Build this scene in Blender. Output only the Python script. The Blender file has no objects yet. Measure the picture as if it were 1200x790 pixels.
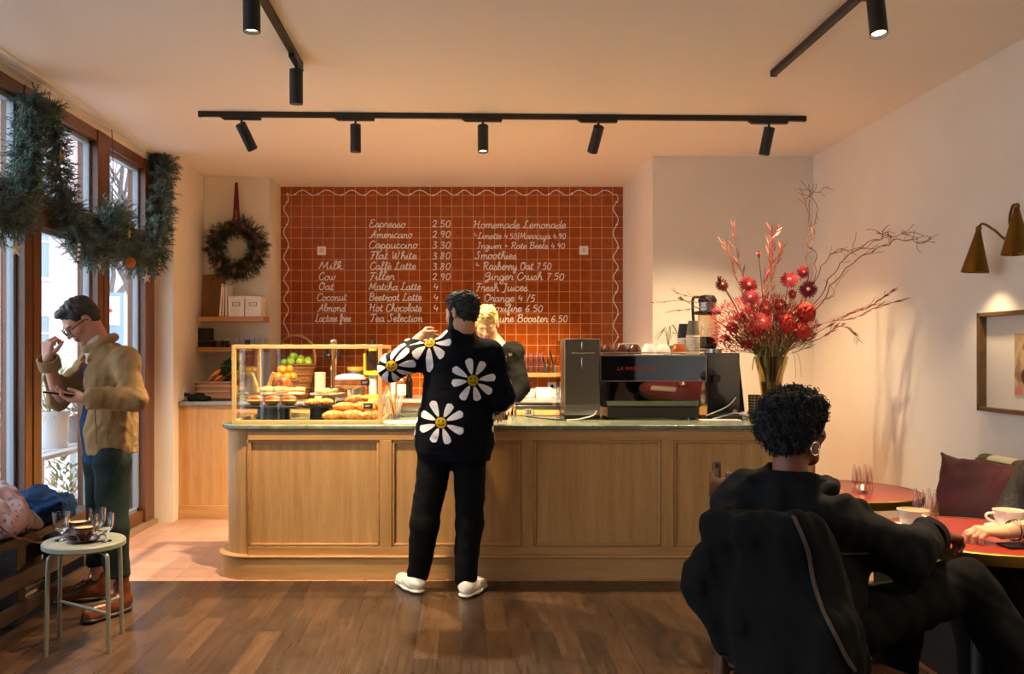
import bpy, bmesh, math, random
import numpy as np
from mathutils import Vector, Matrix, Euler, Quaternion
from math import pi, sin, cos, sqrt, radians

# ---------------------------------------------------------------- camera, sky, lights, exposure
sc = bpy.context.scene
COL = sc.collection
FPX, CXP, CYP, EYE = 1000.0, 542.0, 413.0, 1.42      # focal length in px of a 1200 px wide frame, principal point, eye height
cam_d = bpy.data.cameras.new('camera'); cam = bpy.data.objects.new('camera', cam_d); COL.objects.link(cam)
cam.location = (0, 0, EYE); cam.rotation_euler = (pi/2, 0, 0)
cam_d.sensor_width = 36; cam_d.lens = 36*FPX/1200
cam_d.shift_x = (600-CXP)/1200; cam_d.shift_y = (CYP-395)/1200
cam_d.clip_start = 0.05; cam_d.clip_end = 300
sc.camera = cam
sc.view_settings.view_transform = 'Standard'; sc.view_settings.look = 'None'
sc.view_settings.gamma = 1; sc.view_settings.use_curve_mapping = False
sc.view_settings.exposure = 0.20

SKY = 4.3           # overcast daylight
SPOT = 500.0         # watts of one track spot
WARM = (1.0, 0.735, 0.43)
w = bpy.data.worlds.new('overcast_sky'); sc.world = w; w.use_nodes = True
wn = w.node_tree; bg = wn.nodes['Background']
tc = wn.nodes.new('ShaderNodeTexCoord'); sp = wn.nodes.new('ShaderNodeSeparateXYZ'); rp = wn.nodes.new('ShaderNodeValToRGB')
wn.links.new(tc.outputs['Generated'], sp.inputs[0]); wn.links.new(sp.outputs['Z'], rp.inputs[0]); wn.links.new(rp.outputs[0], bg.inputs[0])
rp.color_ramp.elements[0].position = 0.0; rp.color_ramp.elements[0].color = (.70, .80, .92, 1)
rp.color_ramp.elements[1].position = 0.6; rp.color_ramp.elements[1].color = (.80, .90, 1.0, 1)
bg.inputs[1].default_value = SKY

def portal(loc, rot, sx, sy):
    l = bpy.data.lights.new('daylight_portal', 'AREA'); l.shape = 'RECTANGLE'; l.size = sx; l.size_y = sy
    l.cycles.is_portal = True
    o = bpy.data.objects.new('daylight_portal', l); COL.objects.link(o); o.location = loc; o.rotation_euler = rot
portal((-2.72, 2.0, 1.55), (0, -pi/2, 0), 2.95, 10.2)

# ---------------------------------------------------------------- helpers
def srgb(h):
    if isinstance(h, str):
        h = h.lstrip('#'); c = [int(h[i:i+2], 16)/255 for i in (0, 2, 4)]
    else: c = [v/255 for v in h]
    return tuple((v/12.92 if v <= .04045 else ((v+.055)/1.055)**2.4) for v in c)

def P(px, py, D):
    return Vector(((px-CXP)/FPX*D, D, EYE-(py-CYP)/FPX*D))

class N:
    """small node-graph writer"""
    def __init__(s, name):
        s.m = bpy.data.materials.new(name); s.m.use_nodes = True
        s.t = s.m.node_tree; s.b = s.t.nodes['Principled BSDF']; s.out = s.t.nodes['Material Output']
    def n(s, typ, **kw):
        x = s.t.nodes.new(typ)
        for k, v in kw.items():
            if k.startswith('i_'): s.put(x.inputs[k[2:].replace('_', ' ')], v)
            else: setattr(x, k, v)
        return x
    def put(s, sock, v):
        if isinstance(v, bpy.types.NodeSocket): s.t.links.new(v, sock)
        elif isinstance(v, (tuple, list)) and len(v) == 3 and sock.type == 'RGBA': sock.default_value = (*v, 1)
        else: sock.default_value = v
    def set(s, **kw):
        for k, v in kw.items(): s.put(s.b.inputs[k.replace('_', ' ')], v)
        return s
    def coord(s, scale=(1, 1, 1), rot=(0, 0, 0), kind='Object'):
        c = s.n('ShaderNodeTexCoord'); m = s.n('ShaderNodeMapping')
        s.t.links.new(c.outputs[kind], m.inputs[0]); m.inputs['Scale'].default_value = scale; m.inputs['Rotation'].default_value = rot
        return m.outputs[0]
    def noise(s, vec, scale, detail=3, rough=.5):
        x = s.n('ShaderNodeTexNoise'); s.t.links.new(vec, x.inputs['Vector'])
        x.inputs['Scale'].default_value = scale; x.inputs['Detail'].default_value = detail; x.inputs['Roughness'].default_value = rough
        return x.outputs['Fac']
    def ramp(s, fac, stops):
        x = s.n('ShaderNodeValToRGB'); s.t.links.new(fac, x.inputs[0]); cr = x.color_ramp
        while len(cr.elements) < len(stops): cr.elements.new(.5)
        for e, (p, c) in zip(cr.elements, stops):
            e.position = p; e.color = (*c, 1) if not isinstance(c, (int, float)) else (c, c, c, 1)
        return x.outputs[0]
    def mix(s, a, b, f, mode='MIX'):
        x = s.n('ShaderNodeMix', data_type='RGBA', blend_type=mode)
        s.put(x.inputs[0], f); s.put(x.inputs[6], a); s.put(x.inputs[7], b); return x.outputs[2]
    def math(s, op, a, b=0.0):
        x = s.n('ShaderNodeMath', operation=op); s.put(x.inputs[0], a); s.put(x.inputs[1], b); return x.outputs[0]
    def bump(s, h, strength=.3, dist=.01):
        x = s.n('ShaderNodeBump'); s.t.links.new(h, x.inputs['Height'])
        x.inputs['Strength'].default_value = strength; x.inputs['Distance'].default_value = dist
        s.t.links.new(x.outputs[0], s.b.inputs['Normal']); return s

MATS = {}
def M(name, col=None, rough=.5, metal=0.0, var=0.0, vscale=8.0, bump=0.0, bscale=60.0, spec=.5, sss=0.0, sheen=0.0, coat=0.0):
    if name in MATS: return MATS[name]
    g = N(name); c = srgb(col)
    if var:
        f = g.noise(g.coord(), vscale, 4)
        lo = tuple(max(0, v*(1-var)) for v in c); hi = tuple(min(1, v*(1+var)) for v in c)
        g.set(Base_Color=g.ramp(f, [(.3, lo), (.7, hi)]))
    else: g.set(Base_Color=c)
    g.set(Roughness=rough, Metallic=metal)
    g.b.inputs['Specular IOR Level'].default_value = spec
    if sss: g.b.inputs['Subsurface Weight'].default_value = sss; g.b.inputs['Subsurface Radius'].default_value = (.012, .005, .003)
    if sheen: g.b.inputs['Sheen Weight'].default_value = sheen; g.b.inputs['Sheen Roughness'].default_value = .5
    if coat: g.b.inputs['Coat Weight'].default_value = coat
    if bump: g.bump(g.noise(g.coord(), bscale, 4), bump, .004)
    MATS[name] = g.m; return g.m

def thin_glass(name, tint=(1, 1, 1), gloss=.05, rough=.0):
    """a pane without refraction: clear, mirroring more at a glancing angle, the same from both sides"""
    g = N(name); t = g.n('ShaderNodeBsdfTransparent'); t.inputs[0].default_value = (*tint, 1)
    r = g.n('ShaderNodeBsdfGlossy'); r.inputs['Roughness'].default_value = rough
    lw = g.n('ShaderNodeLayerWeight'); lw.inputs['Blend'].default_value = .5
    k = g.math('ADD', g.math('MULTIPLY', g.math('POWER', lw.outputs['Facing'], 5.0), .9), gloss)
    mx = g.n('ShaderNodeMixShader'); g.put(mx.inputs[0], k)
    g.t.links.new(t.outputs[0], mx.inputs[1]); g.t.links.new(r.outputs[0], mx.inputs[2])
    g.t.links.new(mx.outputs[0], g.out.inputs[0]); MATS[name] = g.m; return g.m

def glass(name, tint=(1, 1, 1), rough=0.0, ior=1.45):
    g = N(name); g.set(Base_Color=tint, Roughness=rough, IOR=ior); g.b.inputs['Transmission Weight'].default_value = 1
    MATS[name] = g.m; return g.m

def wood(name, stops, axis='z', scale=1.0, rough=.4, contrast=(.3, .72)):
    """grain along axis"""
    g = N(name); st = {'x': (.9, 14, 14), 'y': (14, .9, 14), 'z': (14, 14, .9)}[axis]
    v = g.coord(tuple(a*scale for a in st))
    n1 = g.noise(v, 1.4, 6, .62); v2 = g.coord(tuple(a*scale*5 for a in st)); n2 = g.noise(v2, 2.0, 3, .6)
    f = g.mix(n1, n2, .32)
    x = g.n('ShaderNodeSeparateColor'); g.t.links.new(f, x.inputs[0])
    c = [srgb(s) for s in stops]; k = len(c)
    g.set(Base_Color=g.ramp(x.outputs[0], [(contrast[0]+(contrast[1]-contrast[0])*i/(k-1), c[i]) for i in range(k)]), Roughness=rough)
    g.bump(x.outputs[0], .08, .004); MATS[name] = g.m; return g.m

# ---- mesh builder
class MB:
    def __init__(s): s.v = []; s.f = []; s.mi = []; s.sm = []; s.cur = 0; s.X = None; s.smooth = True
    def add(s, verts, faces, X=None):
        b = len(s.v)
        for p in verts:
            p = Vector(p)
            if X is not None: p = X @ p
            if s.X is not None: p = s.X @ p
            s.v.append(tuple(p))
        for f in faces: s.f.append(tuple(i+b for i in f)); s.mi.append(s.cur); s.sm.append(s.smooth)
        return s
    def box(s, x0, y0, z0, x1, y1, z1, X=None):
        v = [(x, y, z) for z in (z0, z1) for y in (y0, y1) for x in (x0, x1)]
        return s.add(v, [(0, 2, 3, 1), (4, 5, 7, 6), (0, 1, 5, 4), (2, 6, 7, 3), (0, 4, 6, 2), (1, 3, 7, 5)], X)
    def cbox(s, c, d, X=None):
        return s.box(c[0]-d[0]/2, c[1]-d[1]/2, c[2]-d[2]/2, c[0]+d[0]/2, c[1]+d[1]/2, c[2]+d[2]/2, X)
    def lathe(s, prof, n=24, c=(0, 0, 0), X=None, caps=True, arc=2*pi):
        """prof: (r, z) list bottom to top"""
        full = abs(arc-2*pi) < 1e-6; k = n if full else n+1
        v = []; f = []
        for r, z in prof:
            for i in range(k):
                a = arc*i/n; v.append((c[0]+r*cos(a), c[1]+r*sin(a), c[2]+z))
        for j in range(len(prof)-1):
            for i in range(n):
                i2 = (i+1) % k
                f.append((j*k+i, j*k+i2, (j+1)*k+i2, (j+1)*k+i))
        if caps and full:
            if prof[0][0] > 1e-5: f.append(tuple(reversed(range(k))))
            if prof[-1][0] > 1e-5: f.append(tuple((len(prof)-1)*k+i for i in range(k)))
        return s.add(v, f, X)
    def cyl(s, a, b, r0, r1=None, n=16, caps=True):
        return s.tube([a, b], [r0, r0 if r1 is None else r1], n, caps)
    def tube(s, pts, r, n=8, caps=True, closed=False, sq=None, up=None):
        """sweep; sq=(w,h) gives an elliptic section scale"""
        pts = [Vector(p) for p in pts]; k = len(pts)
        if not hasattr(r, '__len__'): r = [r]*k
        v = []; f = []; prev = None
        for i, p in enumerate(pts):
            if closed: t = pts[(i+1) % k]-pts[i-1]
            else: t = pts[min(i+1, k-1)]-pts[max(i-1, 0)]
            if t.length < 1e-9: t = Vector((0, 0, 1))
            t.normalize()
            if prev is None:
                u = Vector(up) if up is not None else (Vector((0, 0, 1)) if abs(t.z) < .9 else Vector((1, 0, 0)))
            else: u = prev
            u = u-t*u.dot(t)
            if u.length < 1e-6: u = t.orthogonal()
            u.normalize(); w_ = t.cross(u); prev = u
            for j in range(n):
                a = 2*pi*j/n; e = (sq or (1, 1))
                v.append(p+(u*cos(a)*e[0]+w_*sin(a)*e[1])*r[i])
        m = k if closed else k-1
        for i in range(m):
            for j in range(n):
                a, b2 = i*n+j, i*n+(j+1) % n; c_, d = ((i+1) % k)*n+(j+1) % n, ((i+1) % k)*n+j
                f.append((a, b2, c_, d))
        if caps and not closed:
            f.append(tuple(reversed(range(n)))); f.append(tuple((k-1)*n+j for j in range(n)))
        return s.add(v, f)
    def ell(s, c, r, n=16, m=10, X=None):
        if not hasattr(r, '__len__'): r = (r, r, r)
        v = [(c[0], c[1], c[2]-r[2])]; f = []
        for j in range(1, m):
            b = -pi/2+pi*j/m
            for i in range(n):
                a = 2*pi*i/n; v.append((c[0]+r[0]*cos(b)*cos(a), c[1]+r[1]*cos(b)*sin(a), c[2]+r[2]*sin(b)))
        v.append((c[0], c[1], c[2]+r[2])); L = len(v)-1
        for i in range(n): f.append((0, 1+(i+1) % n, 1+i)); f.append((L, L-n+i, L-n+(i+1) % n))
        for j in range(m-2):
            for i in range(n):
                a = 1+j*n+i; b2 = 1+j*n+(i+1) % n; f.append((a, b2, b2+n, a+n))
        return s.add(v, f, X)
    def prism(s, poly, z0, z1, X=None):
        k = len(poly); v = [(x, y, z0) for x, y in poly]+[(x, y, z1) for x, y in poly]
        f = [tuple(reversed(range(k))), tuple(range(k, 2*k))]+[(i, (i+1) % k, k+(i+1) % k, k+i) for i in range(k)]
        return s.add(v, f, X)
    def grid(s, fn, nu, nv, closeu=False):
        v = [fn(i/(nu if closeu else nu-1), j/(nv-1)) for j in range(nv) for i in range(nu)]; f = []
        for j in range(nv-1):
            for i in range(nu if closeu else nu-1):
                i2 = (i+1) % nu; f.append((j*nu+i, j*nu+i2, (j+1)*nu+i2, (j+1)*nu+i))
        return s.add(v, f)
    def torus(s, c, R_, r, n=32, m=10, X=None):
        v = []; f = []
        for i in range(n):
            a = 2*pi*i/n
            for j in range(m):
                b = 2*pi*j/m; v.append((c[0]+(R_+r*cos(b))*cos(a), c[1]+(R_+r*cos(b))*sin(a), c[2]+r*sin(b)))
        for i in range(n):
            for j in range(m): f.append((i*m+j, ((i+1) % n)*m+j, ((i+1) % n)*m+(j+1) % m, i*m+(j+1) % m))
        return s.add(v, f, X)
    def build(s, name, mats, parent=None, loc=None, rot=None, bevel=0, seg=2, angle=40, solid=0, sub=0, kind=None, label=None):
        me = bpy.data.meshes.new(name); me.from_pydata(s.v, [], s.f); me.update()
        if not isinstance(mats, (list, tuple)): mats = [mats]
        for m in mats: me.materials.append(m)
        if len(mats) > 1: me.polygons.foreach_set('material_index', s.mi)
        me.polygons.foreach_set('use_smooth', [True]*len(s.f)); me.set_sharp_from_angle(angle=radians(angle))
        o = bpy.data.objects.new(name, me); COL.objects.link(o)
        if parent is not None: o.parent = parent
        if loc is not None: o.location = loc
        if rot is not None: o.rotation_euler = rot
        if solid: q = o.modifiers.new('solid', 'SOLIDIFY'); q.thickness = solid; q.offset = 0
        if bevel: q = o.modifiers.new('bevel', 'BEVEL'); q.width = bevel; q.segments = seg; q.limit_method = 'ANGLE'; q.angle_limit = radians(40)
        if sub: q = o.modifiers.new('sub', 'SUBSURF'); q.levels = sub; q.render_levels = sub
        if kind: o['kind'] = kind
        if label: o['label'] = label
        return o

def mesh_np(name, V, F, mats, parent=None, mi=None, smooth=True, label=None):
    me = bpy.data.meshes.new(name); me.from_pydata(V.tolist() if hasattr(V, 'tolist') else V, [], F.tolist() if hasattr(F, 'tolist') else F)
    if not isinstance(mats, (list, tuple)): mats = [mats]
    for m in mats: me.materials.append(m)
    if mi is not None: me.polygons.foreach_set('material_index', np.asarray(mi, dtype=np.int32))
    me.polygons.foreach_set('use_smooth', [smooth]*len(me.polygons)); me.update()
    o = bpy.data.objects.new(name, me); COL.objects.link(o)
    if parent is not None: o.parent = parent
    if label: o['label'] = label
    return o

def thing(name, label, cat, loc=(0, 0, 0), rotz=0.0, group=None):
    o = bpy.data.objects.new(name, None); COL.objects.link(o); o.empty_display_size = .05
    o.location = loc; o.rotation_euler = (0, 0, rotz); o['label'] = label; o['category'] = cat
    if group: o['group'] = group
    return o
def tag(o, label, cat, group=None):
    o['label'] = label; o['category'] = cat
    if group: o['group'] = group
    return o
def dup(root, loc, rotz=None, label=None, group=None, rot=None, scale=None):
    def cp(o, par):
        c = o.copy(); COL.objects.link(c)
        if par is not None: c.parent = par
        for ch in o.children: cp(ch, c)
        return c
    r = cp(root, None); r.location = loc
    if rotz is not None: r.rotation_euler = (0, 0, rotz)
    if rot is not None: r.rotation_euler = rot
    if scale is not None: r.scale = (scale,)*3 if not hasattr(scale, '__len__') else scale
    if label: r['label'] = label
    if group: r['group'] = group
    return r
def struct(o): o['kind'] = 'structure'; return o
def smooth_pts(pts, k=6, closed=False):
    """Catmull-Rom"""
    pts = [Vector(p) for p in pts]; n = len(pts); out = []
    rng = range(n if closed else n-1)
    for i in rng:
        if closed: p0, p1, p2, p3 = pts[i-1], pts[i], pts[(i+1) % n], pts[(i+2) % n]
        else: p0, p1, p2, p3 = pts[max(i-1, 0)], pts[i], pts[i+1], pts[min(i+2, n-1)]
        for j in range(k):
            t = j/k
            out.append(.5*((2*p1)+(p2-p0)*t+(2*p0-5*p1+4*p2-p3)*t*t+(3*p1-p0-3*p2+p3)*t*t*t))
    if not closed: out.append(pts[-1])
    return out
RND = random.Random(11)
def frame_to(d, up=(0, 0, 1)):
    """rotation whose local z looks along d"""
    return Vector(d).to_track_quat('Z', 'Y').to_matrix().to_4x4()

# ---------------------------------------------------------------- room
CEIL = 3.065; XL, XR = -2.6, 2.94; YF = -3.0
DS, DT, DA = 7.99, 8.48, 7.15       # shelf wall, tiled wall, alcove wall
XS, XT0, XT1 = -2.42, -1.806, 1.594
g = N('plaster'); f = g.noise(g.coord(), 2.2, 3)
g.set(Base_Color=g.ramp(f, [(.3, srgb('#e9dfcd')), (.7, srgb('#efe6d6'))]), Roughness=.75); g.bump(g.noise(g.coord(), 55, 3), .04, .004)
plaster = g.m
ceil_m = M('ceiling_paint', '#f2e7d7', .55, bump=.03, bscale=3)
# wood floor: strip parquet along y
g = N('dark_oak_floor'); v = g.coord((1, 1, 1), (0, 0, pi/2)); bk = g.n('ShaderNodeTexBrick', offset=.37, offset_frequency=2, squash=1)
g.t.links.new(v, bk.inputs['Vector']); bk.inputs['Color1'].default_value = (0, 0, 0, 1); bk.inputs['Color2'].default_value = (1, 1, 1, 1)
bk.inputs['Mortar'].default_value = (.5, .5, .5, 1); bk.inputs['Scale'].default_value = 1; bk.inputs['Mortar Size'].default_value = .0012
bk.inputs['Brick Width'].default_value = .62; bk.inputs['Row Height'].default_value = .115; bk.inputs['Mortar Smooth'].default_value = 0; bk.inputs['Bias'].default_value = 0
gr = g.noise(g.coord((26, 1.6, 1)), 1.6, 6, .65); gr2 = g.noise(g.coord((9, 2.2, 1)), 1.3, 3, .6)
f = g.mix(g.mix(bk.outputs['Color'], gr, .45), gr2, .3)
x = g.n('ShaderNodeSeparateColor'); g.t.links.new(f, x.inputs[0])
c = g.ramp(x.outputs[0], [(.18, srgb('#1f150e')), (.5, srgb('#352417')), (.85, srgb('#543c28'))])
c = g.mix(c, srgb('#1a110b'), bk.outputs['Fac'])
g.set(Base_Color=c, Roughness=g.ramp(gr, [(.3, .24), (.7, .40)])); g.bump(g.mix(gr, (0, 0, 0), bk.outputs['Fac']), .12, .004)
floor_m = g.m
# terracotta tile floor
g = N('terracotta_tiles'); v = g.coord(); bk = g.n('ShaderNodeTexBrick', offset=0, squash=1); g.t.links.new(v, bk.inputs['Vector'])
bk.inputs['Color1'].default_value = (*srgb('#c99a80'), 1); bk.inputs['Color2'].default_value = (*srgb('#b98468'), 1); bk.inputs['Mortar'].default_value = (*srgb('#7e6a60'), 1)
bk.inputs['Scale'].default_value = 1; bk.inputs['Mortar Size'].default_value = .004; bk.inputs['Brick Width'].default_value = .2; bk.inputs['Row Height'].default_value = .2
c = g.mix(bk.outputs['Color'], g.ramp(g.noise(g.coord(), 9, 4), [(.3, srgb('#b98a72')), (.7, srgb('#d8b09a'))]), .4)
g.set(Base_Color=c, Roughness=.33); g.bump(bk.outputs['Fac'], -.25, .004); tilefloor_m = g.m
# glazed wall tile
g = N('glazed_orange_tile'); cc = g.n('ShaderNodeTexCoord'); sx = g.n('ShaderNodeSeparateXYZ'); cb = g.n('ShaderNodeCombineXYZ')
g.t.links.new(cc.outputs['Object'], sx.inputs[0]); g.t.links.new(sx.outputs['X'], cb.inputs[0]); g.t.links.new(sx.outputs['Z'], cb.inputs[1])
bk = g.n('ShaderNodeTexBrick', offset=0, squash=1); g.t.links.new(cb.outputs[0], bk.inputs['Vector'])
bk.inputs['Color1'].default_value = (*srgb('#8e3c10'), 1); bk.inputs['Color2'].default_value = (*srgb('#ad5014'), 1); bk.inputs['Mortar'].default_value = (*srgb('#eab878'), 1)
bk.inputs['Scale'].default_value = 1; bk.inputs['Mortar Size'].default_value = .0022; bk.inputs['Brick Width'].default_value = .1065; bk.inputs['Row Height'].default_value = .1065; bk.inputs['Mortar Smooth'].default_value = .3
nz = g.noise(cb.outputs[0], 22, 5, .6)
c = g.mix(bk.outputs['Color'], g.ramp(nz, [(.3, srgb('#7c320d')), (.7, srgb('#ba5e1b'))]), .45)
c = g.mix(c, srgb('#eab878'), bk.outputs['Fac'])
g.set(Base_Color=c, Roughness=g.ramp(bk.outputs['Fac'], [(0, .12), (1, .6)]))
hgt = g.mix(g.math('MULTIPLY', g.noise(cb.outputs[0], 7, 2), .35), (0, 0, 0), bk.outputs['Fac']); g.bump(hgt, .35, .01)
tile_m = g.m

oak_v = wood('oak_vertical_grain', ['#ac7d45', '#c3945a', '#d1a76c'], 'z', 1.0, .38)
oak_h = wood('oak_horizontal_grain', ['#a97b43', '#c0925a', '#cfa568'], 'x', 1.0, .38)
oak_y = wood('oak_grain_along_depth', ['#b28450', '#c99c64', '#d8b27c'], 'y', 1.0, .38)
frame_m = wood('window_frame_wood', ['#4a2a16', '#6a3f22', '#7d4e2c'], 'z', 1.0, .32)
frame_y = wood('window_frame_wood_level', ['#4a2a16', '#6a3f22', '#7d4e2c'], 'y', 1.0, .32)
black_m = M('matt_black_metal', '#141414', .45)
steel = M('brushed_steel', '#b9b4ac', .28, 1.0)
chrome = M('chrome', '#e2e2e2', .08, 1.0)
white_p = M('white_plastic', '#eeeae2', .4)
porcelain = M('white_porcelain', '#f1ece2', .18, coat=.4)
pane_m = thin_glass('window_glass', (.97, .985, 1.0), .05)
case_glass = thin_glass('display_glass', (.985, .99, .985), .05)
clear = glass('clear_glass')

def room_box(name, m, *a):
    b = MB(); b.box(*a); return struct(b.build(name, m))
room_box('floor', floor_m, XL-.15, YF, -.1, XR+.15, 5.30, 0)
room_box('floor_tiles', tilefloor_m, XL-.15, 5.30, -.1, XR+.15, DT+.2, 0)
room_box('ceiling', ceil_m, XL-.15, YF, CEIL, XR+.15, DT+.2, CEIL+.15)
room_box('wall_right', plaster, XR, YF, 0, XR+.15, DA+.1, CEIL)
b = MB(); b.box(XT1, DA, 0, XR+.15, DT+.2, CEIL); struct(b.build('wall_alcove', plaster))
# left pier + shelf wall in one L shape
b = MB(); b.prism([(XL-.15, 7.14), (XS, 7.14), (XS, DS), (XT0, DS), (XT0, DT+.02), (XL-.15, DT+.02)], 0, CEIL); struct(b.build('wall_shelf', plaster))
backw = room_box('wall_back', tile_m, XT0-.3, DT, 0, XT1+.3, DT+.15, CEIL)
room_box('wall_front', M('darkened_end_wall', '#33281f', .6, var=.1), XL-.15, YF-.12, 0, XR+.15, YF, CEIL)  # unseen wall, colour darkened so reflections and bounce stay dim
# left glazed wall
room_box('trim_1', frame_y, XL-.14, YF, 2.92, XL+.01, 7.14, 3.0)
room_box('trim_2', plaster, XL-.14, YF, 3.0, XL+.0, 7.14, CEIL)
b = MB(); b.box(XL+.0, YF, 3.035, XL+.05, 6.85, CEIL); b.box(XL+.055, YF, 3.045, XL+.10, 6.8, CEIL); struct(b.build('trim_3', white_p))   # pale curtain rail on the ceiling
room_box('trim_4', frame_y, XL-.12, YF, 2.20, XL+.0, 7.14, 2.36)
room_box('trim_5', frame_y, XL-.10, YF, 0.0, XL+.0, 7.14, .13)
b = MB(); b.box(XL+.0, YF, 0.0, XL+.06, 7.12, .035); struct(b.build('baseboard_left', M('sill_strip', '#9a8468', .5)))
b = MB(); b.box(XL-.12, YF, 2.37, XL+.03, 7.12, 2.39); struct(b.build('trim_6', M('sill_grey', '#8d8478', .4)))
gasket = M('grey_gasket', '#8e979f', .4)
posts = [-2.9, -1.95, -.95, .07, 1.08, 2.09, 3.11, 4.12, 5.135, 6.145, 7.05]
for i in range(len(posts)-1):
    y0, y1 = posts[i]+.1, posts[i+1]-.1
    f = MB(); f.box(XL-.13, posts[i]-.1, .0, XL+.02, posts[i]+.1, 3.0)
    f.box(XL-.03, posts[i]-.012, .13, XL+.026, posts[i]+.012, 2.2)
    if i == len(posts)-2: f.box(XL-.13, posts[i+1]-.1, 0, XL+.02, posts[i+1]+.1, 3.0)
    wi = struct(f.build(f'window_{i+10}', frame_m, bevel=.004))
    for z0, z1 in ((.13, 2.2), (2.39, 2.92)):
        q = MB()
        for a in ((y0, z0, y0+.03, z1), (y1-.03, z0, y1, z1), (y0, z0, y1, z0+.03), (y0, z1-.03, y1, z1)): q.box(XL-.075, a[0], a[1], XL-.035, a[2], a[3])
        q.build('glazing_bead', gasket, wi)
        q = MB(); q.box(XL-.058, y0, z0, XL-.052, y1, z1); q.build('window_pane', pane_m, wi)
    if i == len(posts)-3:
        pass
# ---------------------------------------------------------------- track lights (lamps with their own light)
lens_m = N('lamp_lens'); lens_m.set(Base_Color=(1, .8, .5), Emission_Color=(1, .78, .5), Emission_Strength=6.0); lens_m = lens_m.m
def track(name, label, a, b_, adapters):
    a, b_ = Vector(a), Vector(b_); d = (b_-a); L = d.length
    t = thing(name, label, 'track', a, math.atan2(d.y, d.x))
    m = MB(); m.box(0, -.017, -.034, L, .017, 0); m.build('rail', black_m, t, bevel=.002)
    for e in (-.012, L): MB().box(e, -.019, -.037, e+.012, .019, 0).build('end_cap', black_m, t, bevel=.002)
    return t
def spot(label, at, aim, power=SPOT, cone=62, length=.19, rad=.037, drop=.065, ang=0):
    """cylinder spot hanging from an adapter under the rail; at = point on the underside of the rail"""
    at = Vector(at); t = thing('track_spotlight', label, 'spotlight', at, ang, 'spotlights on the ceiling tracks')
    R_ = Matrix.Rotation(-ang, 4, 'Z'); d = (R_ @ Vector(aim)).normalized()
    m = MB(); m.prism([(-.13, -.006), (.13, -.006), (.13, .006), (-.13, .006)], -.008, 0)
    m = MB(); m.add([(-.15, -.017, 0), (.13, -.017, 0), (.13, -.017, -.02), (-.12, -.017, -.02), (-.15, .017, 0), (.13, .017, 0), (.13, .017, -.02), (-.12, .017, -.02)],
          [(0, 3, 2, 1), (4, 5, 6, 7), (0, 1, 5, 4), (1, 2, 6, 5), (2, 3, 7, 6), (3, 0, 4, 7)]); m.build('adapter', black_m, t, bevel=.002)
    j = Vector((0, 0, -drop)); MB().cyl((0, 0, -.015), j, .008).build('swivel', black_m, t)
    X = Matrix.Translation(j) @ frame_to(d)
    o = -.02
    m = MB(); m.lathe([(.0, o), (rad-.003, o), (rad, o+.003), (rad, length+o), (rad-.004, length+o), (rad-.006, length-.025+o), (.0, length-.025+o)], 28, X=X, caps=False); m.build('housing', black_m, t)
    m = MB(); m.lathe([(.0, length-.014+o), (rad-.007, length-.014+o)], 28, X=X, caps=False); m.build('lens', lens_m, t)
    if power:
        l = bpy.data.lights.new('spot_beam', 'SPOT'); l.energy = power; l.color = WARM; l.spot_size = radians(cone); l.spot_blend = .75; l.shadow_soft_size = .03
        s = bpy.data.objects.new('spot_beam', l); COL.objects.link(s); s.parent = t
        s.matrix_local = Matrix.Translation(j+d*(length+.012+o)) @ (-d).to_track_quat('Z', 'Y').to_matrix().to_4x4()
    return t
ZT = CEIL
A, B = Vector((-1.79, 5.83, ZT)), Vector((2.38, 5.95, ZT))
track('ceiling_track', 'long black track running across the ceiling above the counter', A, B, 5)
ta = math.atan2(B.y-A.y, B.x-A.x)
for px, aim, lab, pw in ((285, (.40, .60, -1), 'tilted black spotlight at the left end of the long track', 1.3), (417, (0, .05, -1), 'black spotlight pointing down above the display case, second on the long track', 1.0),
                (566, (0, -.12, -1), 'black spotlight at the middle of the long track, above the two men at the till', .45), (702, (-.20, .75, -1), 'black spotlight tilted a little left, above the espresso machine', 1.4),
                (905, (-.16, .14, -1), 'black spotlight at the right end of the long track, above the flowers', .36)):
    D = 5.88; p = P(px, 300, D); u = (p.x-A.x)/(B.x-A.x); p = A.lerp(B, u)
    spot(lab, (p.x, p.y, ZT-.034), aim, SPOT*pw, 66 if aim[1] > .5 else 112, ang=ta)
track('ceiling_track', 'black ceiling track running towards the viewer above the window side', (-.92, 4.82, ZT), (-.92, -1.5, ZT), 2)
track('ceiling_track', 'black ceiling track running towards the viewer beside the white wall at right', (1.815, 4.97, ZT), (1.815, -1.5, ZT), 2)
la = -pi/2
spot('black spotlight hanging at the far end of the left track', (-.92, 4.72, ZT-.034), (-.02, .12, -1), SPOT*.8, 70, ang=la)
spot('near black spotlight on the left track with glowing lens, cut by the picture top', (-.905, 3.66, ZT-.034), (0, .03, -1), SPOT*.8, 70, ang=la)
spot('black spotlight on the right track, tilted towards the tables', (1.815, 3.75, ZT-.034), (-.03, -.25, -1), SPOT*.6, 70, ang=la)
for y_, ax in ((2.4, .1), (1.0, .15), (-.4, .1)):  # extra lamps added out of view to raise the light level
    spot('black spotlight added out of view on the left track for fill', (-.92, y_, ZT-.034), (ax, .1, -1), SPOT*.3, 80, ang=la)
    spot('black spotlight added out of view on the right track for fill', (1.815, y_, ZT-.034), (.5 if y_ > 2 else -.15, .1, -1), SPOT*(.5 if y_ > 2 else .25), 80, ang=la)
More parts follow.
